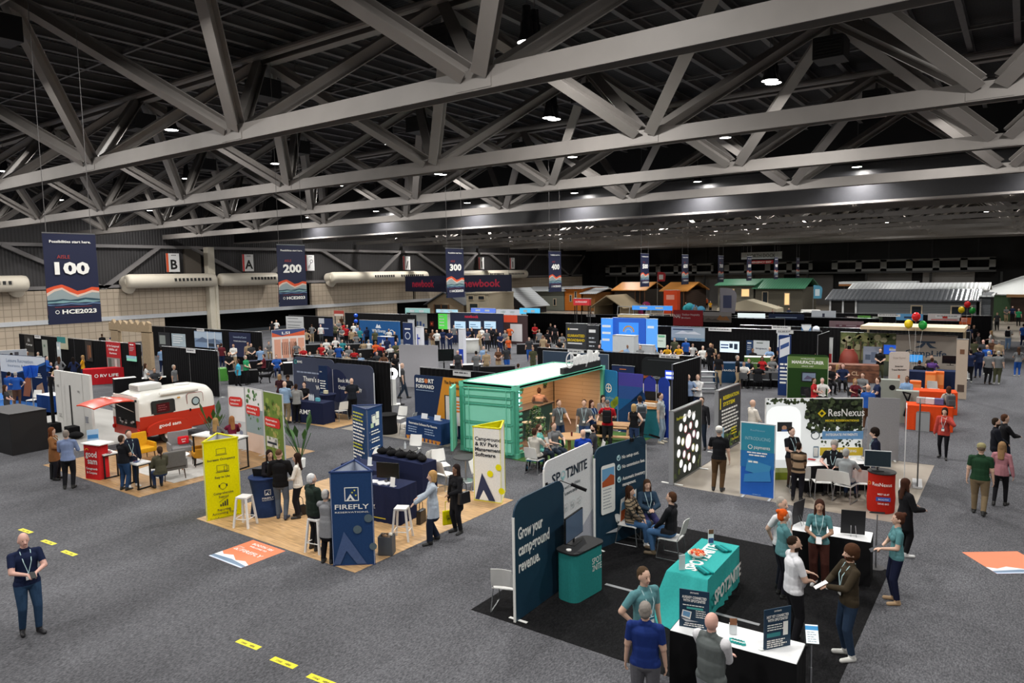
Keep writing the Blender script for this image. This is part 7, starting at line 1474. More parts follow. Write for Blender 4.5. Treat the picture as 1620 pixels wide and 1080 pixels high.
# middle right booths
pst('silver and blue sea horse banner with bottom line', 1062, 517, 1115, 540, 44.845, 'a4b2c0', P2((0, 0, 1, .22, '7f9fb8'), (.1, .5, .8, .25, 'd8dce4', 'm'), (.05, .8, .6, .08, '3a4a70'), (.5, .06, .12, 'SEE US TO CREATE YOUR DREAM', '2a3c60', .8)))
pst('bright white screen with blue phone pictures', 1139, 539, 1169, 558, 44.8, 'cfe0ea', P2((.05, .6, .4, .12, '3a5a90'), (.05, .35, .4, .12, '3a5a90'), (.5, .4, .18, .4, '26384e'), (.75, .3, .18, .5, '26384e')), 'television', 'screen', .05, 'glow')
pst('white poster with the word impact', 1192, 538, 1217, 562, 44.845, 'c9ced2', P2((.5, .4, .17, 'impact', '26344c', .7), (.2, .8, .4, .06, '5a6a60'))); pst('blue narrow poster left of the impact poster', 1181, 538, 1191, 562, 44.845, '1d3c66')
for (px, py, w_, h_, c, lab, L2) in [(1157, 606, 1.9, 1.1, '1c3a58', 'navy blue tall draped counter below the bright white screen', 'MAGLOCK'), (1200, 590, 1.6, .95, '4c6a34', 'olive green draped counter with white emblem', 'Campground'), (1205, 612, 2.4, .76, '18181a', 'long black table ringed by dark chairs and seated people', '')]:
    q = G(px, py); box_table((q.x, q.y, 0), rz_to(q, 2), w_, .75, h_, H('d8dcd8') if c == '4c6a34' else H(c), H(c, 'cloth'), lab, pr=(lambda p, L_, h, L2=L2: p.text(0, h*.6, .14, L2, FW, fit=w_*.5)) if L2 else None)
CD = 'dark stacking chairs around the long black table'
for i, px in enumerate((1176, 1193, 1210, 1228)): q = G(px, 614); chair('dark', (q.x, q.y, .006), rz_to(q, 175), ['dark stacking chair at the long black table, leftmost', 'dark stacking chair at the long black table, second from left', 'dark stacking chair at the long black table, second from right', 'dark stacking chair at the long black table, rightmost'][i], CD)
q = G(1120, 622); t = thing('literature_rack', 'dark shelf rack stacked with white papers beside the side curtain', 'rack', (q.x, q.y, .006), rz_to(q, 8)); b = MB(); [b.bb(-.45, .45, -.2, .2, z, z+.03, H('2a3238')) for z in (.2, .5, .8, 1.05)]; b.bb(-.45, -.42, -.2, .2, 0, 1.05, H('1c2a30')); b.bb(.42, .45, -.2, .2, 0, 1.05, H('1c2a30')); b.build('shelves', t); b = MB(); [b.bb(-.35, .3, -.15, .12, z+.03, z+.06, H('cfd4d8')) for z in (.2, .5, .8, 1.05)]; b.build('papers', t)
q = G(1241, 626); t = panel('very tall navy column display with white text lines', (q.x-.32, q.y, 0), (q.x+.22, q.y+.1, 0), 2.95, H('22386a', 'cloth'), lambda p, L_, h: (p.poly([(.05, h-.2), (L_-.05, h-.05), (L_-.05, h-.9), (.05, h-1.1)], H('d8dce4')), p.poly([(.08, h-.5), (L_-.08, h-.3), (L_-.08, h-.5), (.08, h-.7)], H('34508c')), p.lines(.08, h-1.45, L_*.8, 6, .18, .09, FW)), th=.3, feet=False)
q0, q1 = G(1251, 560, 2.25), G(1305, 557, 2.25)
panel('dark green rounded panel reading manufacturer in white capitals', (-8.75, 33.8), (-7.05, 34.1), 2.25, H('24401c', 'cloth'), lambda p, L_, h: (p.rect(0, h*.72, L_, h*.24, H('5c7a3c')), p.text(L_/2, h-.42, .2, 'MANUFACTURER', FW, bold=.03, fit=1.35), p.text(L_/2, h-.22, .09, 'WORLDWIDE', FW, fit=.6), p.text(L_/2, h-.56, .08, 'SINCE 1987', FW, fit=.5), p.rect(L_*.35, h-1.25, .62, .46, H('10141a')), p.rect(L_*.38, h-1.2, .55, .36, H('7a8aa0')), p.poly([(L_*.4, h-1.15), (L_*.5, h-.95), (L_*.68, h-1.1)], H('5a5470'))), r=.12, edge=H('b8c4b0'))
q = G(1390, 700); 
pst('white and blue hourglass banner stand', 1268, 513, 1282, 560, 46.8, 'dfe6ec', lambda p, L_, h: (p.poly([(0, h*.55), (L_/2, h*.72), (L_, h*.55), (L_, h*.95), (L_/2, h*.75), (0, h*.95)], H('2c7fc0')), p.rect(0, 0, L_, h*.3, H('3c88b8')), p.poly([(0, h*.95), (L_, h*.95), (L_/2, h*.78)], H('eef2f4'))), 'banner_stand', 'display', .05, to_floor=True)
pst('white banner stand left of the hourglass banner', 1230, 525, 1247, 556, 44.4, 'd4d8dc', P2((.1, .8, .4, .1, '3c5a48'), (.1, .3, .7, .1, '34507c')), 'banner_stand', 'display', .05, to_floor=True)
pst('pink and white striped banner behind the camper photograph', 1312, 507, 1366, 519, 57.445, 'c4a4ac', P2((.2, .1, .7, .35, 'a4707c'), (.3, .2, .08, .2, 'e4d8dc'), (.5, .2, .3, .2, 'dcc4cc')))
pst('white banner stand with red corner near the camper photograph', 1305, 534, 1317, 560, 46.0, 'd8dcdc', P2((.1, .1, .8, .4, 'b8282c')), 'banner_stand', 'display', .05, to_floor=True)
b = MB(); b.ball((0, 0, 0), .22, H('c4ccd8'), 14, 10); q = GY(1291, 521, 46.5); b.cyl((0, 0, -q.z), (0, 0, 0), .02, CHR); o = b.build('globe_lamp', smooth=True); o.location = q; tag(o, 'pale globe on a thin pole beside the hourglass banner', 'globe')
# camper photo and beige wall
def forest(p, L_, h):
    p.rect(0, h*.6, L_, h*.4, H('5f6a42')); p.rect(0, h*.32, L_, h*.3, H('8a8a60')); p.rect(0, 0, L_, h*.34, H('4a5244')); leafy(p, L_, h, 0.1, L_-.1, h*.62, h*.95, 90, ['4a5630', '6f7a48', '8a8c5c', '3a4428', 'a8a684'], .08, .2, 3)
    for i in range(6): p.rect(L_*(.1+.13*i), h*.3, .07, h*.5, H('5a4a34'))
    p.rect(L_*.42, h*.26, L_*.32, h*.42, H('9aa4b8')); p.rect(L_*.46, h*.36, .28, .3, H('5c6a80')); p.rect(L_*.56, h*.3, .3, .6, H('6c7890')); p.rect(L_*.05, h*.2, L_*.2, h*.2, H('7a3c3c'))
pst('wide photograph wall of a camper under autumn trees', 1330, 525, 1418, 598, 44.9, '5a6448', forest, 'display_wall', 'display', .12, to_floor=True)
def clf(p, L_, h): k = H('2c3e54'); p.text(L_/2, h-1.15, .42, 'CampLife', k, bold=.02, fit=L_*.68); p.text(L_/2, h-1.42, .13, 'DATA DRIVEN', H('9a8e80'), fit=.9); c = L_/2; p.rect(c-.45, h-.45, .9, .1, k); p.poly([(c-.3, h-.6), (c-.05, h-.35), (c-.02, h-.5), (c-.2, h-.72), (c-.55, h-.72)], k); p.poly([(c+.3, h-.6), (c+.05, h-.35), (c+.02, h-.5), (c+.2, h-.72), (c+.55, h-.72)], k)
pst('beige rounded wall lettered CampLife in navy', 1418, 528, 1512, 600, 44.8, 'a39a90', clf, 'display_wall', 'display', .12, to_floor=True)
pst('blue screen with white mark on the camper photograph', 1398, 545, 1428, 561, 44.83, '1a4cb0', P2((.3, .35, .4, .25, 'e8eef8')), 'television', 'screen', .06, 'glow')
t = thing('timber_canopy', 'pale timber canopy slab above the camp booth walls', 'canopy', (GY(1363, 520, 44).x, 43.6, 0)); b = MB(); L_ = GY(1527, 518, 44).x-GY(1363, 520, 44).x; b.bb(0, L_, 0, 2.6, 2.72, 2.92, mat('pale timber', (.62, .50, .33), .6)); b.build('slab', t)
for x in (.1, L_-.1): b = MB(); b.bb(x-.06, x+.06, 1.9, 2.02, 0, 2.72, mat('pale timber', (.62, .50, .33))); b.build('post', t)
q = G(1349, 605); box_table((q.x, q.y, 0), rz_to(q, 3), 2.5, .8, .95, mat('log wood', (.16, .06, .035), .5), nodes_mat('log wood cloth', lambda nt, b, N, L: (lambda wv, r: (wv.inputs.__getitem__('Scale').__setattr__('default_value', 6), L(wv.outputs['Fac'], r.inputs['Fac']), L(r.outputs['Color'], b.inputs['Base Color'])))(N('TexNoise'), ramp(nt, [(.3, (.05, .02, .012)), (.7, (.22, .09, .05))])), .6), 'brown wood grain counter with carved emblem before the camper photo', pr=lambda p, L_, h: p.text(.1, .4, .3, 'CL', H('c8a88c'), bold=.02))
b = MB(); b.lathe([(.35, 0), (.5, .2), (.55, .6), (.45, 1.0), (.28, 1.2), (.27, 1.25)], H('8a3c30'), n=16); b.cyl((0, 0, 1.2), (0, 0, 1.4), .1, BLK); o = b.build('barrel', smooth=True); q = G(1341, 596); o.location = (q.x, q.y+.2, .0); o.scale = (1, 1, 1.25); tag(o, 'rounded red brown barrel behind the wood grain counter', 'barrel')
for (px, py, x1, lab, c) in [(1436, 603, 1464, 'laptop screen on the navy draped camp table', '3a88c8'), (1492, 606, 1503, 'black monitor on the navy draped camp table', '0c0c10')]:
    q = G(px+10, py); tv((q.x, q.y-.0, .95), rz_to(q), .75, .42, lab, c, glow=c != '0c0c10')
q = G(1503, 618); box_table((q.x, q.y, 0), rz_to(q, -4), 1.2, .8, .95, H('1c2744', 'cloth'), H('1a2440', 'cloth'), 'navy draped table at the right of the camp booth'); q = G(1455, 618); box_table((q.x, q.y, 0), rz_to(q, -4), 1.6, .8, .95, H('1c2744', 'cloth'), H('1a2440', 'cloth'), 'navy draped table before the CampLife wall')
pst('beige narrow banner stand at the aisle end of the camp booth', 1514, 536, 1530, 592, 38.5, 'b0a292', P2((.3, .75, .4, .08, '6a4a34'), (.2, .12, .6, .12, '4a3c34')), 'banner_stand', 'display', .06, to_floor=True)
q0, q1 = G(1405, 622), G(1437, 622); panel('cream rounded banner with dark words before the camp booth', q0, q1, 2.05, H('c9c0b8', 'cloth'), lambda p, L_, h: (p.text(L_/2, h-.35, .14, 'StarSync', H('8a7a70'), fit=.6), p.text(L_/2, h-.75, .11, 'Smarter', H('3c302c'), bold=.03, fit=.4), p.text(L_/2, h-.92, .11, 'Travel Marketing', H('3c302c'), bold=.03, fit=.7), p.rect(L_/2-.05, h-1.3, .1, .16, H('c8643c'))), r=.12)
OR = H('d8481c', 'cloth')
for (px, py, w_, h_, lab) in [(1478, 655, 1.6, .95, 'bright orange draped table, farther of two'), (1470, 682, 1.5, .95, 'bright orange draped table, nearer of two')]:
    q = G(px, py); box_table((q.x, q.y, 0), rz_to(q, 4), w_, .85, h_, OR, OR, lab)
for (px, py, lab) in [(1471, 625, 'orange upright box left of the pair beside the navy table'), (1484, 624, 'orange upright box right of the pair beside the navy table'), (1447, 642, 'orange upright panel behind the light blue shirt')]:
    q = G(px, py); t = thing('display_box', lab, 'display', (q.x, q.y, .006), rz_to(q)); b = MB(); b.bb(-.22, .22, -.2, .2, 0, 1.12, H('d8641c')); b.build('board', t); b = MB(); b.bb(-.2, .2, -.205, -.2, .5, 1.0, H('e08a4a')); b.build('picture', t)
for (px, py, lab) in [(1407, 632, 'grey cornhole style box with round black hole'), (1434, 668, 'grey upright panel with a bicycle frame behind the banner poles')]:
    q = G(px, py); t = thing('display_box', lab, 'display', (q.x, q.y, .006), rz_to(q)); b = MB(); b.bb(-.4, .4, -.2, .2, 0, .95 if px < 1420 else 1.28, H('8a9088')); b.build('board', t); b = MB()
    if px < 1420: p = Print(b, 0, 0, -.2, .004); p.disc(.1, .6, .13, BLK)
    else: b.tube([(-.1, -.3, .3), (.1, -.3, 1.2), (-.15, -.3, 1.25), (.2, -.3, .5), (-.1, -.3, .3)], .03, BLK, 6); b.lathe([(.28, -.3), (.3, -.28)], BLK, n=14)
    b.build('detail', t)
q = G(1463, 680); b = MB(); b.box((0, 0, .35), (.45, .4, .7), H('8c8e90')); b.box((0, 0, .72), (.4, .35, .04), H('6c6e70')); o = b.build('cooler'); o.location = (q.x-.05, q.y-.1, .0); tag(o, 'grey box standing before the nearer orange table', 'box')
for i in range(3):
    q = G(1470, 682)+Vector((-.35+.3*i, .45, 0)); b = MB(); b.box((0, 0, .12), (.3, .2, .24), H(['a8acac', 'c9ccd0', '5a5c8a'][i])); o = b.build('device', bevel=.02); o.location = q; o.location.z = .96; tag(o, ['grey device on the orange table', 'white papers box on the orange table', 'slanted blue screen on the orange table'][i], 'device')
# red hospitality banner row etc.
pst('red banner with large white NAI letters', 1065, 490, 1112, 516, 54.945, 'a81c26', P2((.13, .5, .34, 'NAI', 'f0e4e4', .22), (.6, .66, .17, 'Outdoor Hospitality', 'e4c8c8', .6), (.44, .46, .15, 'Brokers', 'e4c8c8', .3)))
pst('desert landscape photograph poster', 1113, 493, 1157, 510, 54.945, '7a7068', P2((0, .6, 1, .4, 'a8a4a0'), (.45, .2, .5, .5, 'a8703c', 'm'), (0, .1, .6, .3, '5c544c', 'm')))
pst('white lit poster with a word starting check', 1167, 495, 1210, 520, 57.445, 'd4dede', P2((.42, .5, .3, 'check', '16466a', .5), (.1, .1, .8, .2, 'c4ccae')), kind='glow'); pst('navy long banner between the white posters', 1216, 496, 1272, 506, 57.445, '1d2f58', P2((.2, .3, .6, .15, 'b8cce8')))
for (a, y0, b_, y1, c, lab, s) in [(1284, 491, 1322, 506, 'b9c0c8', 'pale poster with small dark figure at the long curtain', P2((.45, .3, .1, .4, '34384c'))), (1337, 500, 1356, 507, '3a3030', 'small brown poster at the long curtain', None), (1357, 499, 1377, 506, '5a9a40', 'small green poster with dark letters PLAY', P2((.5, .25, .6, 'PLAY', '182414', .7))), (1378, 500, 1396, 507, '26341c', 'small dark green framed poster at the long curtain', None), (1418, 496, 1460, 507, '5c9ac8', 'sky blue poster with dark oval at the long curtain', P2((.3, .3, .4, .3, '2a3c5c'))), (1468, 496, 1520, 508, 'c8c0c0', 'white poster with red swoosh at the long curtain', P2((.1, .1, .8, .12, 'c04038'), (.45, .35, .15, .3, 'b82c24'))), (1518, 502, 1536, 513, 'd8602c', 'orange poster at the aisle end of long curtain', None)]:
    pst(lab, a, y0, b_, y1, 63.445, c, s)
# balloons
def balloons(x, y, Y, lab, grp):
    q = GY(x, y, Y)
    for i, (dx, dz, c, nm) in enumerate(((0, .34, 'c81c20', 'red'), (-.34, -.05, 'e8c81c', 'yellow'), (.32, -.10, '1c8a34', 'green'))):
        t = thing('balloon', f'{nm} balloon {lab}', 'balloon', (q.x+dx, q.y, q.z+dz), 0, grp); b = MB(); b.ball((0, 0, 0), (.21, .21, .24), H(c, 'glossy'), 14, 10); b.cyl((0, 0, -.27), (0, 0, -.23), .03, H(c, 'glossy'), r1=.01, n=8); b.build('balloon_skin', t, smooth=True); b = MB(); b.cyl((0, 0, -.25), (-dx, 0, -q.z-dz+.05), .006, W_, n=4); b.build('string', t)
balloons(1449, 511, 43.1, 'of the trio above the timber canopy', 'balloons above the canopy'); balloons(1530, 489, 60, 'of the trio at the corner of the grey cabin', 'balloons at the grey cabin')
for i, (x, y) in enumerate([(563, 499), (563, 508)]):
    q = GY(x, y, 46); t = thing('balloon', ['upper blue balloon above the crowd', 'lower blue balloon above the crowd'][i], 'balloon', q); b = MB(); b.ball((0, 0, 0), .2, H('1c4fc0', 'glossy'), 12, 8); b.build('balloon_skin', t, smooth=True); b = MB(); b.cyl((0, 0, -.3), (0, 0, -q.z+.05), .006, W_, n=4); b.build('string', t)
# aisle banners ---------------------------------------------------------------
nv = H('191f3d'); 
def aisle(label, x, y, num, w_=1.28):
    t = thing('aisle_banner', label, 'banner', (x, y-w_/2, 5.2), PI/2-.03); h = 2.22; b = MB(); b.bb(0, w_, -.01, .01, 0, h, nv); b.build('cloth', t)
    b = MB(); b.cyl((0, 0, h), (w_, 0, h), .02, CHR, n=6); b.cyl((0, 0, 0), (w_, 0, 0), .015, CHR, n=6); b.build('rails', t)
    for q in (.1, w_-.1): b = MB(); b.cyl((q, 0, h), (q, 0, 14.99-5.2), .008, steel2, n=4); b.build('cable', t)
    for s_ in (1, -1):
        b = MB(); p = Print(b, 0, 0, -.011, .003, (lambda v: v) if s_ == 1 else (lambda v: Vector((w_-v.x, -v.y, v.z))))
        def hill(pts, z, c): p.poly([(0, z-.5)]+[(w_*i/(len(pts)-1), z+q) for i, q in enumerate(pts)]+[(w_, z-.5)], H(c))
        hill((.18, .24, .28, .20, .10, .13, .20, .18), .60, 'd8532f'); hill((.06, .16, .20, .08, .0, .05, .12, .08), .60, 'd9bfb0'); hill((.0, .12, .17, .05, -.04, .02, .08, .06), .58, '8f9da0'); hill((.0, .01, .03, .0, .02, .05, .03, .0), .47, '2c4a58'); hill((.0, .0, .03, .01, .0, .04, .01, .0), .43, '7fa3a8'); hill((.0, .01, .0, .02, .0, .01, .0, .02), .39, '22324c'); hill((0, -.02, .0, .02, .0, -.01, .02, .0), .36, '6f8fb8'); hill((0, -.02, .0, .02, .0, -.01, .02, .0), .34, '191f3d')
        p.rect(0, 0, w_, .335, nv); p.text(w_/2, h-.25, .095, 'Possibilities start here.', FW, bold=.02, fit=w_*.78); p.text(w_*.35, h-.66, .13, 'AISLE', H('a83c34'), fit=w_*.24); p.text(w_*.5, h-1.06, .42, num, FW, bold=.045, fit=w_*.66)
        p.ring(w_*.13+.04, .16, .035, .014, FW); p.text(w_*.58, .11, .15, 'HCE2023', FW, bold=.035, fit=w_*.66); p.rect(w_*.12, .28, w_*.7, .012, H('8a3038')); b.build('printed_graphic', t)
for x, y, n_, lab in [(-20.6, 8.55, '100', 'largest aisle banner, over the floor at far left, lettered 100'), (-23.3, 17.6, '200', 'navy aisle banner right of the letter A sign, lettered 200'), (-22.6, 26.6, '300', 'navy aisle banner before the box banner with red words'), (-22.6, 35.7, '400', 'navy aisle banner above the sage grey cabin, lettered 400'),
                     (-22.3, 47.3, '500', 'aisle banner seen nearly edge-on, first right of 400'), (-22.3, 54.8, '600', 'aisle banner seen nearly edge-on, second right of 400'), (-22.3, 63.1, '700', 'aisle banner seen nearly edge-on, third right of 400'), (-22.3, 71.2, '800', 'aisle banner seen nearly edge-on, fourth right of 400'), (-22.3, 80.6, '900', 'aisle banner seen nearly edge-on, fifth right of 400'), (-22.3, 89.8, '1000', 'aisle banner seen nearly edge-on, sixth right of 400')]: aisle(lab, x, y, n_)
# ------------------------------------------------------------------ model homes at the back
def cabin(label, x0, x1, Y, ye, yr, wall, roof, D=5, gable=False, porch=None, rough=.5, name='model_cabin', over=.4, metal=0, win=(), yb=None):
    a = GY(x0, ye, Y); c = GY(x1, ye, Y); L_ = c.x-a.x; ze = a.z; zr = GY((x0+x1)/2, yr, Y+(0 if gable else D/2)).z
    t = thing(name, label, 'cabin', (a.x, Y, 0)); b = MB(); wm = ribbed('siding '+wall, hexc(wall), 'Z', 2.2, .25, .7); b.bb(0, L_, .05, D, .1, ze, wm); b.bb(0, L_, .05, D, 0, .1, H('3a3a3a'))
    if gable: b.prism([(0, .05, ze), (L_, .05, ze), (L_/2, .05, zr)], (0, D-.05, 0), wm)
    b.build('walls', t); b = MB(); rm = ribbed('roofing '+roof, hexc(roof), 'X', .9, .3, rough, metal)
    if gable:
        for s in (0, 1): x_ = -over if s == 0 else L_+over; b.prism([(L_/2, -over, zr+.05), (x_, -over, ze-.15), (x_, -over, ze-.02), (L_/2, -over, zr+.2)], (0, D+2*over, 0), rm)
    else:
        b.add([(-over, -over, ze-.05), (L_+over, -over, ze-.05), (L_+over, D/2, zr), (-over, D/2, zr), (-over, D+over, ze-.05), (L_+over, D+over, ze-.05), (-over, -over, ze-.17), (L_+over, -over, ze-.17), (L_+over, D/2, zr-.12), (-over, D/2, zr-.12), (-over, D+over, ze-.17), (L_+over, D+over, ze-.17)], [(0, 1, 2, 3), (3, 2, 5, 4), (6, 9, 8, 7), (9, 10, 11, 8), (0, 6, 7, 1), (4, 5, 11, 10), (0, 3, 9, 6), (3, 4, 10, 9), (1, 7, 8, 2), (2, 8, 11, 5)], rm)
    b.build('roof', t)
    for (u0, u1, v0, v1, lit) in win:
        b = MB(); b.bb(u0*L_, u1*L_, -.03, .06, v0*ze, v1*ze, H('b8a890')); b.bb(u0*L_+.1, u1*L_-.1, -.05, .0, v0*ze+.1, v1*ze-.1, mat('lit window', (1, .62, .28), emit=.9) if lit else H('20262c', 'glossy')); b.build('window' if v0 > .2 else 'door', t)
    if porch:
        u0, u1 = porch; pm = H('6a4a30') if wall not in ('767a7c',) else H('c8cacb')
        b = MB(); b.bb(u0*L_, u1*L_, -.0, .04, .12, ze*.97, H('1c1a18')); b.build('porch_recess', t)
        k = max(2, int((u1-u0)*L_/1.2))
        for i in range(k+1): b = MB(); x_ = (u0+(u1-u0)*i/k)*L_; b.bb(x_-.07, x_+.07, -.12, .04, 0, ze, pm); b.build('porch_post', t)
    return t
cabin('small cabin with grey pitched roof and tan gable, leftmost of row', 676, 733, 77, 481, 463, '8a7a66', '4c4f54', 6, True, porch=(.2, .6))
cabin('cream two storey model home with small windows', 737, 772, 77, 463, 461, 'a89f8c', 'a89f8c', 6, over=.05, win=((.1, .35, .72, .9, 0), (.55, .85, .72, .9, 0), (.15, .55, .3, .6, 0)))
cabin('dark cabin with porch lamps and steep gable', 776, 830, 88, 484, 458, '2e2c30', 'b8bcc0', 6, True, porch=(.1, .9), rough=.3)
cabin('long sage grey cabin under a flat white roof', 826, 892, 97, 459, 453, '6f7268', 'c8ccd0', 8, win=((.45, .52, .25, .6, 0), (.75, .82, .25, .6, 0)), rough=.3)
cabin('bright orange timber model house', 893, 919, 97, 455, 452, 'b8681c', 'c8ccd0', 8, win=((.3, .45, .4, .7, 0), (.6, .75, .55, .85, 0)))
cabin('low building with white metal roof right of orange house', 922, 941, 97, 463, 455, '8a5a2c', 'c0c4c8', 8)
t = thing('safari_tent', 'tan canvas safari tent with dark open front', 'tent', (GY(938, 480, 84).x, 84, 0)); L_ = GY(980, 480, 84).x-GY(938, 480, 84).x; zr = GY(955, 467, 84).z; cn = mat('canvas', (.34, .27, .17), .9)
b = MB(); b.prism([(-.6, 0, zr*.45), (L_/2, 0, zr), (L_+.6, 0, zr*.45), (L_+.6, 0, zr*.42), (L_/2, 0, zr*.95), (-.6, 0, zr*.42)], (0, 6, 0), cn); b.build('canvas_roof', t); b = MB(); b.bb(0, .1, .3, 5.8, 0, zr*.5, cn); b.bb(L_-.1, L_, .3, 5.8, 0, zr*.5, cn); b.bb(0, L_, 5.6, 5.8, 0, zr*.7, H('2a2018')); b.build('tent_walls', t)
cabin('cabin with glowing orange roof and dark porch, left of flags', 972, 1020, 102, 458, 446, '46403a', 'd8944c', 7, porch=(.7, 1.0), rough=.35)
cabin('cabin with glowing orange roof and open frame gable, right of flags', 1048, 1086, 100, 459, 446, '3a2a20', 'd8944c', 8, porch=(.2, .9), rough=.35)
pst('bright orange upright cabinet below the orange roofs', 1050, 459, 1071, 482, 96, 'd8481c', P2((.2, .6, .6, .2, 'e8a090')), 'exhibit_cabinet', 'display', 1.2, to_floor=True)
cabin('long cabin with green metal roof and lit windows', 1136, 1192, 103, 450, 441, '6c6a60', '4f8a6c', 8, win=((.28, .48, .55, .85, 1), (.66, .9, .55, .85, 1)), rough=.35)
cabin('right wing with green metal roof and log gable', 1195, 1270, 103, 455, 440, '5f5c52', '4f8a6c', 8, win=((.15, .28, .2, .85, 0), (.62, .74, .3, .8, 1)), rough=.35)
# long grey cabin with silver roof
cabin('long grey sided cabin with a shiny dark metal roof', 1312, 1545, 68.5, 472, 457, '767a7c', '6a6e74', 5.5, porch=(0.01, .2), rough=.22, metal=.6, win=((.58, .66, .25, .85, 0), (.84, .98, .6, .85, 0)), over=.3)
cabin('white metal roofed home directly behind the long grey one', 1345, 1560, 82, 458, 447, 'b0b0ae', 'c8cccf', 6, rough=.3, over=.3)
pst('cream siding wall end with brown beam behind white roofs', 1327, 446, 1450, 452, 88, 'c8cccf', P2((.0, .0, .3, .5, '8a5c34')), 'roof_section', 'roof', 2.5)
cabin('grey end module attached right of the long grey cabin', 1553, 1568, 68.6, 466, 464, '5c6064', 'd0d4d6', 7, over=.2)
# white marquee at right
q = GY(1605, 480, 100); t = thing('marquee', 'white peaked marquee roof with green sides at right edge', 'tent', (q.x+1.5, 100, 0)); z1, z2 = GY(1600, 463, 100).z, GY(1600, 437, 100).z
b = MB(); b.lathe([(5.6, z1-.1), (5.6, z1), (1.0, z2), (.01, z2+.3)], H('d4d8d8'), n=12); b.build('roof', t); b = MB(); b.lathe([(5.2, 0), (5.2, z1-.1)], H('3c5a3c'), n=12); b.build('side_wall', t)
b = MB(); b.bb(-1.8, 2.5, -5.6, -5.3, 0, z1*.9, H('2c1c12')); b.bb(-2.2, 3, -5.9, -5.2, z1*.9, z1*1.0, H('8a6844')); b.build('entrance', t)
# pickup truck, feather flags, teardrop banner, national flag
t = thing('pickup_truck', 'white pickup truck facing the viewer beyond the booths', 'truck', tuple(GY(1282, 500, 78))[:2]+(0,), .3)
b = MB(); b.bb(-1.0, 1.0, -2.6, 2.6, .5, 1.15, W_); b.bb(-.95, .95, -1.0, 1.2, 1.15, 1.25, W_); b.prism([(-.95, -1.1, 1.15), (-.85, -.6, 1.85), (-.85, 1.0, 1.85), (-.95, 1.2, 1.15)], (1.8, 0, 0), W_); b.build('truck_body', t, bevel=.08); b = MB(); b.box((0, -.95, 1.5), (1.5, .05, .5), H('1c2024', 'glossy'), rx=-.6); b.box((0, -2.62, .8), (1.5, .05, .35), H('2a2a2c')); b.build('windscreen_and_grille', t)
for x in (-1, 1):
    for y in (-1.7, 1.7): b = MB(); b.cyl((x-.1, y, .4), (x+.1, y, .4), .4, BLK, n=16); b.build('wheel', t)
def feather(label, px, y0, y1, Y, c, w_=.7, c2=None):
    a = GY(px, y0, Y); z1 = a.z; z0 = max(.1, GY(px, y1, Y).z); t = thing('feather_flag', label, 'flag', (a.x, Y, 0)); b = MB(); b.cyl((0, 0, 0), (0, 0, z1*.9), .03, CHR, n=6); b.build('pole', t)
    b = MB(); n = 10; pts = [(0, 0, z0)]+[(w_*math.sin(PI/2*i/n)**.5, 0, z1-(z1-z0)*(.02+.75*(i/n)**2)) for i in range(n+1)]+[(w_, 0, z0)]; b.prism([(0, 0, z1)]+[(w_*math.sin(PI/2*i/n)**.6, 0, z1-(z1-z0)*.35*(i/n)**2) for i in range(1, n+1)]+[(w_*.9, 0, z0), (0, 0, z0)], (0, .02, 0), H(c, 'cloth')); b.build('cloth', t)
    if c2: b = MB(); p = Print(b, 0, 0, -.002, .004); p.rect(w_*.2, z0+(z1-z0)*.2, w_*.5, (z1-z0)*.5, H(c2)); b.build('printed_graphic', t)
feather('pale blue feather flag beside the white truck', 1287, 451, 472, 80, '5a9ab8', .9, 'cfe0ea')
feather('large grey teardrop flag with a mountain picture', 1139, 455, 495, 62, '9a98a0', 1.5, '4a5070')
feather('thin tall flag with stars and stripes before the orange roof', 1040, 430, 445, 90, 'b03c40', 1.2, 'dcdcdc')
for (px, py, Y, w_, h_, c, lab, nm) in [(800+380, 486, 84, 7, 2.6, 'c8bfa8', 'cream canvas shelter beside the teardrop flag', 'canvas_shelter'), (1012, 492, 78, 6, 1.6, '1c1c20', 'row of dark off road carts by the orange cabins', 'cart'), (1095, 488, 88, 2.5, 1.8, '3c8ab0', 'blue inflatable display beside the orange cabinet', 'inflatable'), (1025, 478, 90, 3.4, 1.6, 'b0306c', 'pink and teal inflatables between the orange roofs', 'inflatable')]:
    a = GY(px, py, Y); t = thing(nm, lab, 'display', (a.x, Y, 0)); b = MB(); rs = random.Random(px)
    if nm == 'inflatable':
        for i in range(5): b.ball((rs.uniform(-w_/2, w_/2), rs.uniform(0, 1), rs.uniform(.4, h_) if i else .48), (.6, .5, .5), H([c, '2c9aa8', c][i % 3]), 10, 7)
    elif nm == 'cart':
        for i in range(3): b.bb(-w_/2+i*2.2, -w_/2+i*2.2+1.6, 0, 2, .4, .9, H(c)); b.tube([(-w_/2+i*2.2, 0, .9), (-w_/2+i*2.2, .2, 1.9), (-w_/2+i*2.2+1.6, .2, 1.9), (-w_/2+i*2.2+1.6, 0, .9)], .05, H('9a9c9e'), 5)
        for i in range(6): b.cyl((-w_/2+i*1.15, -.1, .35), (-w_/2+i*1.15, .2, .35), .35, BLK, n=12)
    else: b.prism([(-w_/2, 0, 0), (-w_/2, 0, h_*.6), (0, 0, h_), (w_/2, 0, h_*.6), (w_/2, 0, 0)], (0, 3, 0), H(c)); b.bb(-w_*.3, w_*.3, -.05, .05, 0, h_*.5, H('6a5c48'))
    b.build('shape', t)
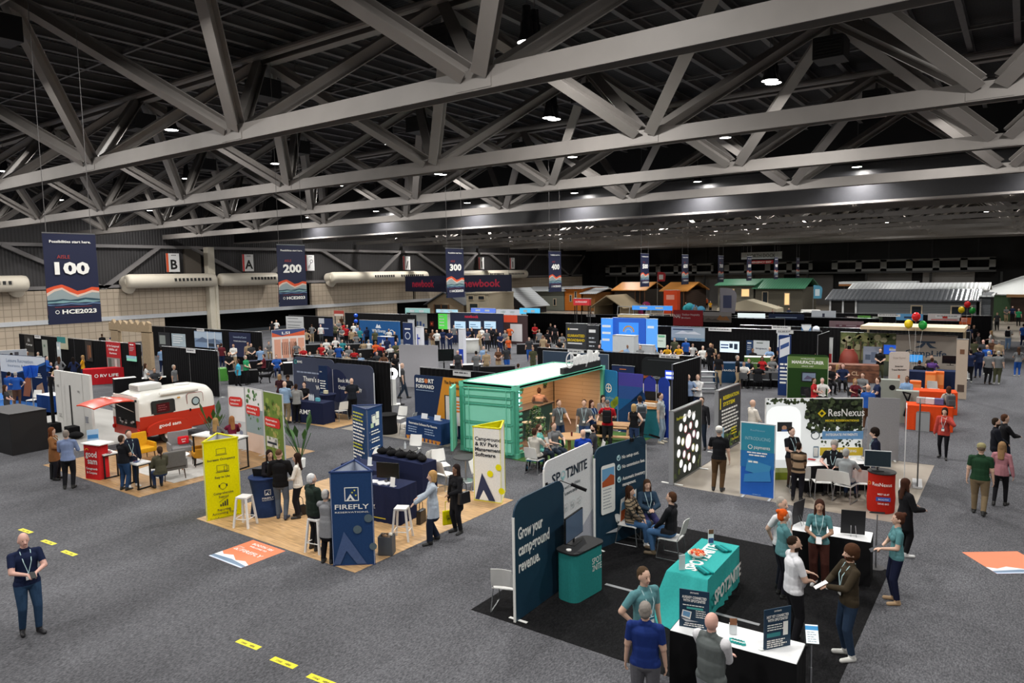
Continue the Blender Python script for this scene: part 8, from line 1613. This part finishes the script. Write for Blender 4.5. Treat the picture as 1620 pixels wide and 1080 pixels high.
# dock gallery along the far wall, hanging sign
gr = H('8f9190'); t = thing('dock_gallery', 'long pale steel walkway gallery along the black far wall', 'walkway', (0, WF-1.5, 0)); 
b = MB(); b.bb(-68, -3.5, -.3, 1.2, 5.2, 5.5, H('4a4b4c')); b.build('deck', t)
for (a, c) in ((-68, -46), (-44, -29), (-26, -3.6)):
    b = MB(); b.bb(a, c, -.2, -.1, 7.0, 7.35, gr); b.bb(a, c, -.2, -.1, 5.5, 5.9, gr); x = a
    while x <= c: b.bb(x, min(c, x+.9), -.2, -.1, 5.5, 7.3, gr); x += 3.6
    b.build('railing_panel', t)
for x in range(-66, -2, 9): b = MB(); b.bb(x, x+.3, .2, .5, 0, 5.2, H('3a3b3c')); b.build('post', t)
t = thing('dock_sign', 'white hanging sign reading NORTH DOCK with red exit strip', 'sign', (-36.2, 122, 0)); b = MB(); b.bb(-3.35, 3.35, 0, .2, 7.85, 9.0, H('c9ccd0')); b.build('board', t); b = MB(); p = Print(b, 0, 0, -.002, .01); p.text(0, 8.12, .85, 'NORTH DOCK', H('2c2e34'), fit=4.6); b.build('lettering', t)
b = MB(); b.bb(-2.2, 2.0, 0, .2, 7.05, 7.6, H('b81c24')); b.build('exit_strip', t); b = MB(); p = Print(b, 0, 0, -.002, .01); p.text(-.1, 7.17, .4, 'EMERGENCY EXIT', FW, bold=.03, fit=3.6); b.build('exit_lettering', t)
for x in (-3, 3): b = MB(); b.cyl((x, .1, 9.0), (x, .1, 14.99), .02, steel2, n=5); b.build('cable', t)
# large white blank panel near the middle, stands beside it
q0, q1 = G(633, 611), G(694, 614); panel('large blank white partition with rounded corners in the middle distance', (q0.x, q0.y), (q1.x, q1.y), 2.35, H('a9a8ae'), None, r=.1)
q = G(703, 600); tv((q.x, q.y, 1.0), rz_to(q, 5), 1.2, .7, 'black screen on a stand right of the blank white partition', '0e1012'); b = MB(); b.bb(-.3, .3, -.2, .2, 0, .04, BLK); b.cyl((0, 0, 0), (0, 0, 1.0), .04, BLK); o = b.build('screen_stand'); o.location = q; tag(o, 'black stand below the screen right of the blank partition', 'stand')
for (px, py, w_, lab) in [(742, 597, 2.2, 'white topped table before the grey and beige shirts'), (788, 600, 2.0, 'black topped table before the rust coloured top'), (845, 560, 2.6, 'long low black table near the red shirt'), (500, 560, 3.2, 'long grey table amid the seated crowd, left'), (600, 568, 3.0, 'long grey table amid the seated crowd, right'), (545, 560, 2.6, 'long black table amid the seated crowd, middle')]:
    q = G(px, py); box_table((q.x, q.y, 0), rz_to(q, 3), w_, .75, .76, H('c4c6c8') if 'white' in lab else H('3c3e42'), H('1a1a1c', 'cloth'), lab)
# ------------------------------------------------------------------ people in the second row and beyond
def seated(*a, kind='white', cl='white shell chair', **k):
    o = per(*a, pose='sit', **k); seat(o, kind, ' '.join((cl+' under '+a[0].replace('person', 'someone', 1)).split()[:16]), 'seats under people'); return o
per('person in black polo and brown trousers with white cap, back turned', 1138, 675, 1.83, 170, '17181b', '5c4630', '8a8a88', arms=('down', 'bent'), top='polo', hair='cap', extra='d4d2cc', badge=False, fat=1.08, lod=0)
per('person in black polo and brown trousers before the bright printed wall', 1253, 676, 1.72, 40, '1a1b1f', '4a3a2e', '20160f', arms=('mid', 'mid'), top='polo', hair='short', lod=0)
per('person in black and tan striped sweater standing at the black table', 1264, 699, 1.60, 175, '8a7259', '1c1c22', '261a14', arms=('table', 'table'), top='long', hair='short', female=True, badge=False)
seated('person with grey hair in black polo behind the black table', 1320, 697, 1.80, -10, '17181b', '1c1c22', '8f8a84', arms=('table', 'table'), top='polo', hair='curly', fat=1.1, skin='pink')
seated('person in grey t-shirt seated with back to the viewer', 1339, 709, 1.80, 160, '8f9496', '2c3c58', '9a9a98', arms=('table', 'table'), top='short', bottom='jeans', hair='short', badge=False, fat=1.06)
per('young person in navy t-shirt leaning toward the black table', 1389, 677, 1.80, -85, '161c30', '1c2238', '1c1410', arms=('hip', 'down'), top='polo', hair='curly', lean=.12, lod=0)
per('bald person in white shirt beside the bright printed wall', 1191, 632, 1.78, 120, 'd6d0c8', '3c3a38', 'b08a70', arms=('mid', 'mid'), top='long', hair='bald', badge=False, fat=1.1)
per('person in green t-shirt and cap walking away on the aisle', 1553, 702, 1.80, 175, '1f3c28', '7c6c54', '6a5c4c', arms=('down', 'down'), top='short', hair='cap', extra='8a8460', fat=1.15, badge=False, stride=.25, lod=0)
per('person in pink hoodie and black leggings walking away on the aisle', 1586, 699, 1.68, 170, 'a8747c', '1a1a1e', '8a6c4c', arms=('down', 'down'), top='long', bottom='leggings', female=True, hair='long', badge=False, stride=-.25, lod=0)
per('person in black jacket on the aisle, left of two', 1577, 661, 1.80, 95, '15171f', '1c2030', '2a2018', arms=('mid', 'mid'), top='jacket', badge=False, beard=True)
per('person in black shirt on the aisle, half behind another', 1591, 655, 1.82, 110, '17171a', '1c2030', '4a3022', arms=('phone', 'phone'), top='long', badge=False)
per('person in coral cardigan and black trousers walking with hand raised', 1495, 645, 1.66, -10, 'b0443c', '15151a', '2c1c16', arms=('down', 'up'), top='jacket', bottom='leggings', female=True, hair='bob', stride=.2)
o_ = per('person in pale patterned top with a grey backpack at orange table', 1501, 611, 1.66, 200, 'b4aca0', '26262c', '4a2c20', arms=('down', 'bent'), top='long', female=True, hair='bob', badge=False)
def bp_on(o, c, lab, s=1): a = o.rotation_euler.z; q = o.location+Vector((-math.sin(a)*.25, math.cos(a)*.25, 1.22*o.scale.x)); backpack(q, a, c, lab, s)
bp_on(o_, '55575a', 'grey backpack worn at the orange table')
bp_on(per('person in red shirt and dark trousers with a black backpack', 961, 632, 1.78, 175, 'b01c28', '2c2c30', '6a6460', arms=('bent', 'up'), top='short', hair='crop', badge=False, lod=1), '1a1b1e', 'black backpack on the person in red shirt')
per('person in grey polo leaning with one arm out at the container', 884, 632, 1.78, 30, '5c5f62', '2a3c58', '4a2e20', arms=('down', 'reach'), top='polo', bottom='jeans', hair='short')
per('person in grey polo looking down beside the container opening', 924, 632, 1.80, -5, '5c5f62', '34466a', '3c281c', arms=('down', 'bent'), top='polo', bottom='jeans', hair='short')
per('person in navy top with long brown hair at the container end', 936, 633, 1.68, 40, '20345c', '1c1c24', '3a2018', arms=('mid', 'mid'), top='short', female=True, hair='long')
per('person in grey cardigan with long black hair beside the blue panel', 954, 625, 1.70, 20, '7c7470', '1a1a20', '1c1410', arms=('mid', 'mid'), top='jacket', female=True, hair='long')
per('person in sleeveless black top with blonde hair in a group', 1003, 639, 1.66, 160, '17181a', '34466a', 'a88c60', arms=('hip', 'mid'), top='sleeveless', bottom='jeans', female=True, hair='bob', badge=False)
bp_on(per('person in pale blue shirt with a dark backpack in the group', 1012, 626, 1.80, 195, 'aab4bc', '2a2c34', '3a281c', arms=('mid', 'down'), top='short', badge=False), '3c4248', 'dark grey backpack on the person in pale blue shirt')
per('person in grey t-shirt and light jeans looking right by arched panels', 1045, 621, 1.84, 70, '9a9c9c', '8a9cac', '2a1c14', arms=('down', 'down'), top='short', bottom='jeans', hair='short', shoe_c='c8c0b0')
seated('person in pink plaid seated at the container bar, back turned', 853, 613, 1.7, 170, '9a7c70', '1c1c20', '3a241c', arms=('table', 'table'), top='long', badge=False, z0=.45, kind='dark', cl='dark chair')
WC = 'pale folding chair'
seated('person in white t-shirt seated at the round wooden table', 846, 677, 1.78, 150, 'b8b4ac', '26262c', '3c261c', arms=('table', 'lap'), top='short', hair='short', badge=False, cl=WC)
seated('bearded person in teal shirt at the round wooden table', 853, 671, 1.76, 80, '5fa49c', '26303c', '4a3024', arms=('table', 'lap'), top='short', badge=False, beard=True, cl=WC)
seated('person in grey shirt reading at the round wooden table', 876, 668, 1.76, 40, '6a6c6e', '26303c', '5c4030', arms=('table', 'table'), top='short', badge=False, cl=WC)
seated('bald person in bright blue seated before the container', 922, 679, 1.78, 190, '1a3c9c', '26303c', 'b08a70', arms=('table', 'lap'), top='short', hair='bald', badge=False, cl=WC)
seated('person in dark grey with black beard near the bright blue shirt', 939, 671, 1.76, -80, '3a3c40', '26303c', '1c1410', arms=('lap', 'lap'), top='short', badge=False, beard=True, cl=WC)
per('person in dark grey jumper and jeans beyond the portrait light box', 1110, 628, 1.82, -20, '26262a', '1f2836', '2a1e18', arms=('down', 'down'), top='long', bottom='jeans', badge=False)
per('bald person in pale blue polo before the black media backdrop', 1089, 592, 1.82, 175, '8094b4', '17181c', 'b08870', arms=('hip', 'hip'), top='polo', hair='bald', badge=False, fat=1.12, lod=1)
per('person in white shirt talking before the black media backdrop', 1104, 592, 1.82, -30, 'd8d8d8', '2a3450', '6a5444', arms=('cross', 'cross'), top='long', hair='crop', fat=1.08, lod=1)
per('bald person in black polo, back turned, at the navy high table', 556, 598, 1.80, 178, '1c2028', '101014', 'b88a70', arms=('bent', 'bent'), top='polo', hair='bald', badge=False, fat=1.1, lod=1)
per('person in grey shirt and jeans walking right past the lamps', 636, 574, 1.82, 90, '3c3c3e', '26303e', '8a6a50', arms=('down', 'down'), top='short', bottom='jeans', hair='bald', badge=False, stride=.45, lod=1)
for a in [('person in maroon top, back turned, at the RMS table', 442, 592, 1.66, 165, '3c2228', '3a3430', '9a7c58', dict(hair='bob', female=True)), ('person with dark curly hair facing the RMS table group', 455, 593, 1.68, 10, '1c1c20', '1c1c20', '20140f', dict(hair='curly', skin='brown', female=True)),
          ('balding person in pale blue shirt and tan trousers at RMS table', 450, 603, 1.80, 150, '8aa4c0', '8a7a60', 'a08874', dict(hair='bald', fat=1.12, top='long')), ('person in grey striped top and black trousers at RMS table', 468, 607, 1.68, 170, '8c8c8a', '151518', '2a1c16', dict(hair='short', top='long', skin='brown')), ('smiling person in black facing the viewer at RMS table', 481, 604, 1.66, -15, '17171a', '17171a', '2c1a14', dict(hair='pony', female=True))]:
    per(*a[:8], arms=('mid', 'mid'), badge=False, lod=1, **a[8])
# a dog
t = thing('dog', 'black dog standing on the grey carpet near the dark table', 'dog', tuple(G(420, 606)), rz_to(G(420, 606), 80)); t.scale = (.9, .9, .9)
D_ = Body(); D_.cap((0, -.28, .50), (0, .0, .49), .125, .11, 'b', 1); D_.cap((0, .0, .49), (0, .28, .50), .10, .10, 'b', 1); D_.cap((0, -.34, .55), (0, -.46, .70), .075, .06, 'b'); D_.ell((0, -.50, .74), (.06, .085, .06), 'b'); D_.cap((0, -.54, .73), (0, -.64, .70), .035, .028, 'b')
for x in (-1, 1):
    D_.cap((x*.07, -.28, .46), (x*.075, -.26, .22), .048, .026, 'b'); D_.cap((x*.075, -.26, .22), (x*.075, -.28, .03), .024, .02, 'b'); D_.cap((x*.075, -.28, .025), (x*.075, -.32, .02), .025, .02, 'b')
    D_.cap((x*.07, .28, .46), (x*.08, .22, .30), .065, .035, 'b'); D_.cap((x*.08, .22, .30), (x*.08, .33, .17), .03, .022, 'b'); D_.cap((x*.08, .33, .17), (x*.08, .30, .02), .022, .02, 'b'); D_.cap((x*.08, .30, .022), (x*.08, .26, .02), .025, .02, 'b'); D_.ell((x*.055, -.46, .77), (.015, .03, .04), 'b')
D_.cap((0, .34, .53), (0, .50, .68), .028, .014, 'b')
v, n_, f = remesh(D_.v, D_.f, .014); o = bpy.data.objects.new('dog_body', raw_mesh('dog_body', v, f, [H('141416', 'cloth')])); COL.objects.link(o); o.parent = t
# the crowd: far figures share meshes; each has its own colours through its slots
NM = {'w': ('white', 'cfcfcc'), 'k': ('black', '17171a'), 'n': ('navy', '1e2846'), 'b': ('blue', '24509c'), 'l': ('light blue', '7f9cc0'), 'g': ('grey', '6c6e70'), 'd': ('dark grey', '34363a'), 'r': ('red', 'a82428'), 'm': ('maroon', '5a2028'), 'o': ('orange', 'c4582c'), 't': ('tan', 'a08c70'), 'e': ('green', '2c8a5c'), 'c': ('teal', '2f8088'), 'y': ('yellow', 'c89420'), 'p': ('purple', '5a3c7c'), 'q': ('cyan', '3fa4c4'), 'v': ('olive', '4a4c38'), 'u': ('brown', '5c4030')}
HN = {'k': ('black', '17110e'), 'u': ('brown', '3c281c'), 'f': ('fair', '9a7c54'), 'g': ('grey', '98948e'), 'b': ('', 'b08a70')}
FP = {}
def far_mesh(sit, fem, arm, long_, hair, fat):
    k = (sit, fem, arm, long_, hair, fat)
    if k not in FP:
        g = person_geo(pose='sit' if sit else 'stand', arms=(('table', 'table') if sit else {'m': ('mid', 'mid'), 'd': ('down', 'down'), 'h': ('hip', 'bent'), 'w': ('down', 'down')}[arm]), female=fem, top='long' if long_ else 'short', hair=hair, fat=fat, lod=2, stride=.3 if arm == 'w' else 0)
        v, f, r = list(map(tuple, g['v'])), list(g['f']), list(np.minimum(g['reg'], 4))
        r = [0 if q > 3 else int(q) for q in r]
        me = raw_mesh('person', v, f, [MATS['skin light'], H('888888'), H('444444'), H('222222')], r)
        hm = raw_mesh('hair', g['hair'][0], g['hair'][1], [H('3a2a1e')]) if g['hair'] else None
        FP[k] = (me, hm)
    return FP[k]
seen = {}
def crowd(zone, group, txt, hgt=1.74):
    """entries 'x,y,TBhX...': head pixel, top and bottom colour, hair colour, then flags s seated, f woman, l long sleeves, a away, L left, R right, m/d/h/w arms, +n height"""
    for i, e in enumerate(txt.split()):
        x, y, c = e.split(','); x, y = float(x), float(y); T, Bm, Hh = c[0], c[1], c[2]; fl = c[3:]
        rs = random.Random(int(x*31+y)); fem = 'f' in fl; sit = 's' in fl; arm = next((q for q in fl if q in 'mdhw'), rs.choice('mdh')); lg = 'l' in fl
        h = (1.66 if fem else hgt)+rs.uniform(-.03, .04); hair = 'bald' if Hh == 'b' else ('long' if fem else 'short')
        me, hm = far_mesh(sit, fem, 'm' if sit else arm, lg, hair, 1.0 if fem else rs.choice((1.0, 1.12)))
        p = G(x, y, h-(.37 if sit else 0)); p.z = 0.006; ang = (180 if 'a' in fl else 0)+(-80 if 'L' in fl else 0)+(80 if 'R' in fl else 0)+rs.uniform(-25, 25)
        o = bpy.data.objects.new('person', me); COL.objects.link(o); o.location = p; o.rotation_euler = (0, 0, rz_to(p, ang)); s_ = h/1.755; o.scale = (s_, s_, s_)
        for si, m in ((0, MATS['skin '+rs.choice(('light', 'pink', 'tan', 'light', 'brown'))]), (1, H(NM[T][1], 'cloth')), (2, H(NM[Bm][1], 'cloth')), (3, H(rs.choice(('222222', 'b8b8b4', '3a2c22'))))): o.material_slots[si].link = 'OBJECT'; o.material_slots[si].material = m
        if hm: q = bpy.data.objects.new('hair', hm); COL.objects.link(q); q.parent = o; q.material_slots[0].link = 'OBJECT'; q.material_slots[0].material = H(HN[Hh][1], 'cloth')
        b0 = f"{'seated ' if sit else ''}{'bald ' if Hh == 'b' else ''}person in {NM[T][0]} {'and '+NM[Bm][0] if not sit else ('sweater' if lg else 'top')}"
        b1 = b0+(' with '+HN[Hh][0]+' hair' if Hh != 'b' else ' facing away' if 'a' in fl else ' facing here'); d_ = [', '+zone, ', on the left, '+zone, ', on the right, '+zone, ', at the back, '+zone, ', in front, '+zone]
        lab = next((q for q in [b0+d_[0], b1+d_[0]]+[b0+w for w in d_[1:]]+[b1+w for w in d_[1:]] if q not in seen and len(q.split()) < 17), b0+d_[0])
        seen[lab] = 1; tag(o, lab, 'person', group)
        if sit and y > 540: chair('black', (p.x, p.y, .006), o.rotation_euler.z, ' '.join(('black chair under '+lab).split()[:16]), 'chairs under seated visitors')
crowd('beside the blue carpet', 'visitors at the far left', '14,588,btkal 24,588,bugah 8,609,ddufRm 4,560,nkum 18,558,wkka 43,556,gkgs 60,557,wngs')
crowd('below the red posters', 'visitors below the red posters', '73,563,bnklR 93,564,gkufal 102,556,lnus 115,565,nnkfal 130,562,ynffLm 80,573,kkus 90,578,tkgs')
crowd('beside the lone black curtain', 'visitors near the lone black curtain', '230,575,wkufR 244,582,dkus 255,549,lnka 275,577,gkgRd 222,556,tkuL 236,535,vkua 161,528,kkua 178,528,nkus')
crowd('near the green table', 'visitors near the green table', '350,543,mnua 362,557,kkum 369,544,wtum 376,568,qkuLw 388,562,ekgR 392,541,tkub 345,545,gkus')
crowd('left of the orange display', 'visitors by the dark table', '417,560,mkusL 437,561,bnus 411,548,lkua 425,540,gtus 397,543,dkum')
crowd('before the white papered poster', 'visitors before the far posters', '493,513,gtua 507,513,wdgd 519,511,nnua 430,508,kkud 437,506,wnuh 459,520,gkum 472,519,nkkd 484,521,tkua 449,527,ekus')
crowd('before the blue mountain wall', 'visitors before the blue wall', '556,520,tdua 569,518,ckua 580,517,nkka 593,521,vkga 602,516,lnum 615,520,wkgh 547,515,rkua 563,527,gnus 624,524,kkud 540,517,gkum')
crowd('in the seated crowd', 'visitors in the seated crowd', '535,544,bnka 552,547,gkgs 560,551,rkusa 575,538,tkusa 583,537,wtgsa 594,539,onus 602,543,rkfsa 617,545,wkgsa 570,559,lkgsa 587,559,kkksa 564,565,nkusa 508,543,rkus 516,536,wkus 523,547,gkfs 530,533,wkks 541,537,ckus 548,558,tkgsa 596,556,dkus 607,558,ukus 625,560,kkgs 612,533,nkka 626,540,vkus 640,552,gkus 502,553,gkuf 513,565,tkus 490,556,lnus 480,548,rkgs 468,541,gkus 455,535,nkus')
crowd('far behind the blue balloons', 'visitors far behind the balloons', '540,500,ukum 547,503,gtud 551,497,tkuh 556,503,kkum 544,510,rkfd 536,507,gkgm 559,511,wkud 566,514,lkum 530,512,vkuh 549,514,nkgm')
crowd('before the dark navy screen wall', 'visitors before the dark navy screen wall', '674,521,knkd 684,521,utud 691,522,wkfh 700,520,nnkd 711,521,nnum 718,514,gnud 740,519,nkum 746,518,kkkd 758,523,ttffm 770,521,gkud 777,518,kkuh 785,520,kkufl 791,526,nnkm 804,532,onffd 799,522,gkum 806,515,okua 762,517,wkum')
crowd('on the floor behind the container', 'visitors behind the container', '724,554,ddgd 753,555,gdka 769,553,ttga 765,547,lnkd 788,549,utufm 801,546,dbud 837,533,dbkw 843,548,vvud 820,575,uuusa')
crowd('beside the long low black table', 'visitors beside the long low black table', '846,512,rkum 853,521,gkud 866,522,kkua 871,512,kkfd 878,514,kkkd 864,537,ukfs 885,536,kkks 859,530,tkud 889,527,gtus 872,500,tkum 863,498,lkud 850,503,wkum 880,503,okum')
crowd('at the silver sea banner', 'visitors at the silver sea banner', '1067,534,vdud 1085,535,bnga 1096,543,wkks 1127,544,tkum 1112,547,wkgs 1056,546,ykfs 1036,549,gkus 1074,545,ykus 1124,543,kkfd')
crowd('near the long black table', 'visitors near the long black table', '1137,560,ktud 1167,562,ktgRw 1191,551,kkus 1218,549,lnbs 1231,555,kkusL 1177,572,wkks 1185,567,kkus 1206,564,rkufs 1221,564,gkus 1200,575,kkksa')
crowd('by the hourglass banner', 'visitors by the hourglass banner', '1256,525,knkR 1267,530,kkga 1290,540,wtbm 1246,538,lkus 1236,541,nkum')
crowd('near the green manufacturer panel', 'visitors near the green panel', '1288,598,rkusR 1301,598,wkgs 1326,577,dvffsR 1334,575,nkus 1313,578,kkus 1353,600,mkffs 1374,609,bubda 1389,597,nkuLm 1435,595,lkum 1365,590,gkus')
crowd('in the camp booth', 'visitors in the camp booth', '1393,551,kvkm 1455,570,kkusa 1475,566,pkusa 1474,561,dkus 1420,560,gkus')
crowd('far down the right aisle', 'visitors far down the right aisle', '1578,494,dkud 1592,485,gtum 1602,484,nkkd 1612,488,ekud 1585,470,tkum 1566,478,rkud 1600,473,ukum 1619,480,wkud 1593,471,gkud 1574,474,lkum 1582,480,ukfd 1609,477,kkud')
crowd('walking on the right aisle', 'visitors on the right aisle', '1533,515,nkkd 1541,514,kkuh 1596,516,wlka 1548,526,gkuR 1568,523,wffL 1542,536,vnka 1550,549,nnka 1565,555,gkgad 1580,555,gvga 1581,538,tkga 1612,549,gbufa 1536,553,nkka 1562,545,bkud 1571,536,ukuh 1556,537,dkum 1620,512,bnka'.replace('wffL', 'wtffL'))
crowd('in the lit booths of the centre', 'visitors in the centre booths', '1013,546,gtum 993,545,lnkm 955,531,wkud 1003,527,gkum 940,536,kkus 948,545,kkks 1046,553,ukus 1083,500,kkud 1093,507,wkum 1107,508,kkus 1139,505,wkum 1177,507,tkum 1183,504,gkud 1190,508,ykum 1205,500,nkum')
crowd('near the model homes', 'visitors near the model homes', '1118,471,okud 1124,476,ykum 1085,478,kkud 1075,473,nkum 1213,482,gkud 1232,483,tkum 1205,478,kkud 1248,487,nkum 935,492,ukud 922,500,okum 912,498,tkud 1020,480,kkum 1100,482,gkud 1166,490,wkum 1192,478,lkud 1222,489,rkum')
bp_on(bpy.data.objects[[o.name for o in COL.objects if o.get('label', '').startswith('person in white and light blue')][0]], '1c1c20', 'black backpack on the person in white down the aisle')
for (px, py, lab) in [(1276, 640, 'black chair with black bags left of the red shirt'), (1296, 628, 'black chair near the dark green panel'), (1450, 628, 'white chair at the camp booth table left'), (1476, 630, 'white chair at the camp booth table right'), (1525, 612, 'white chair beside the beige banner stand')]:
    q = G(px, py); chair('white' if 'white' in lab else 'black', (q.x, q.y, .006), rz_to(q, 170), lab)
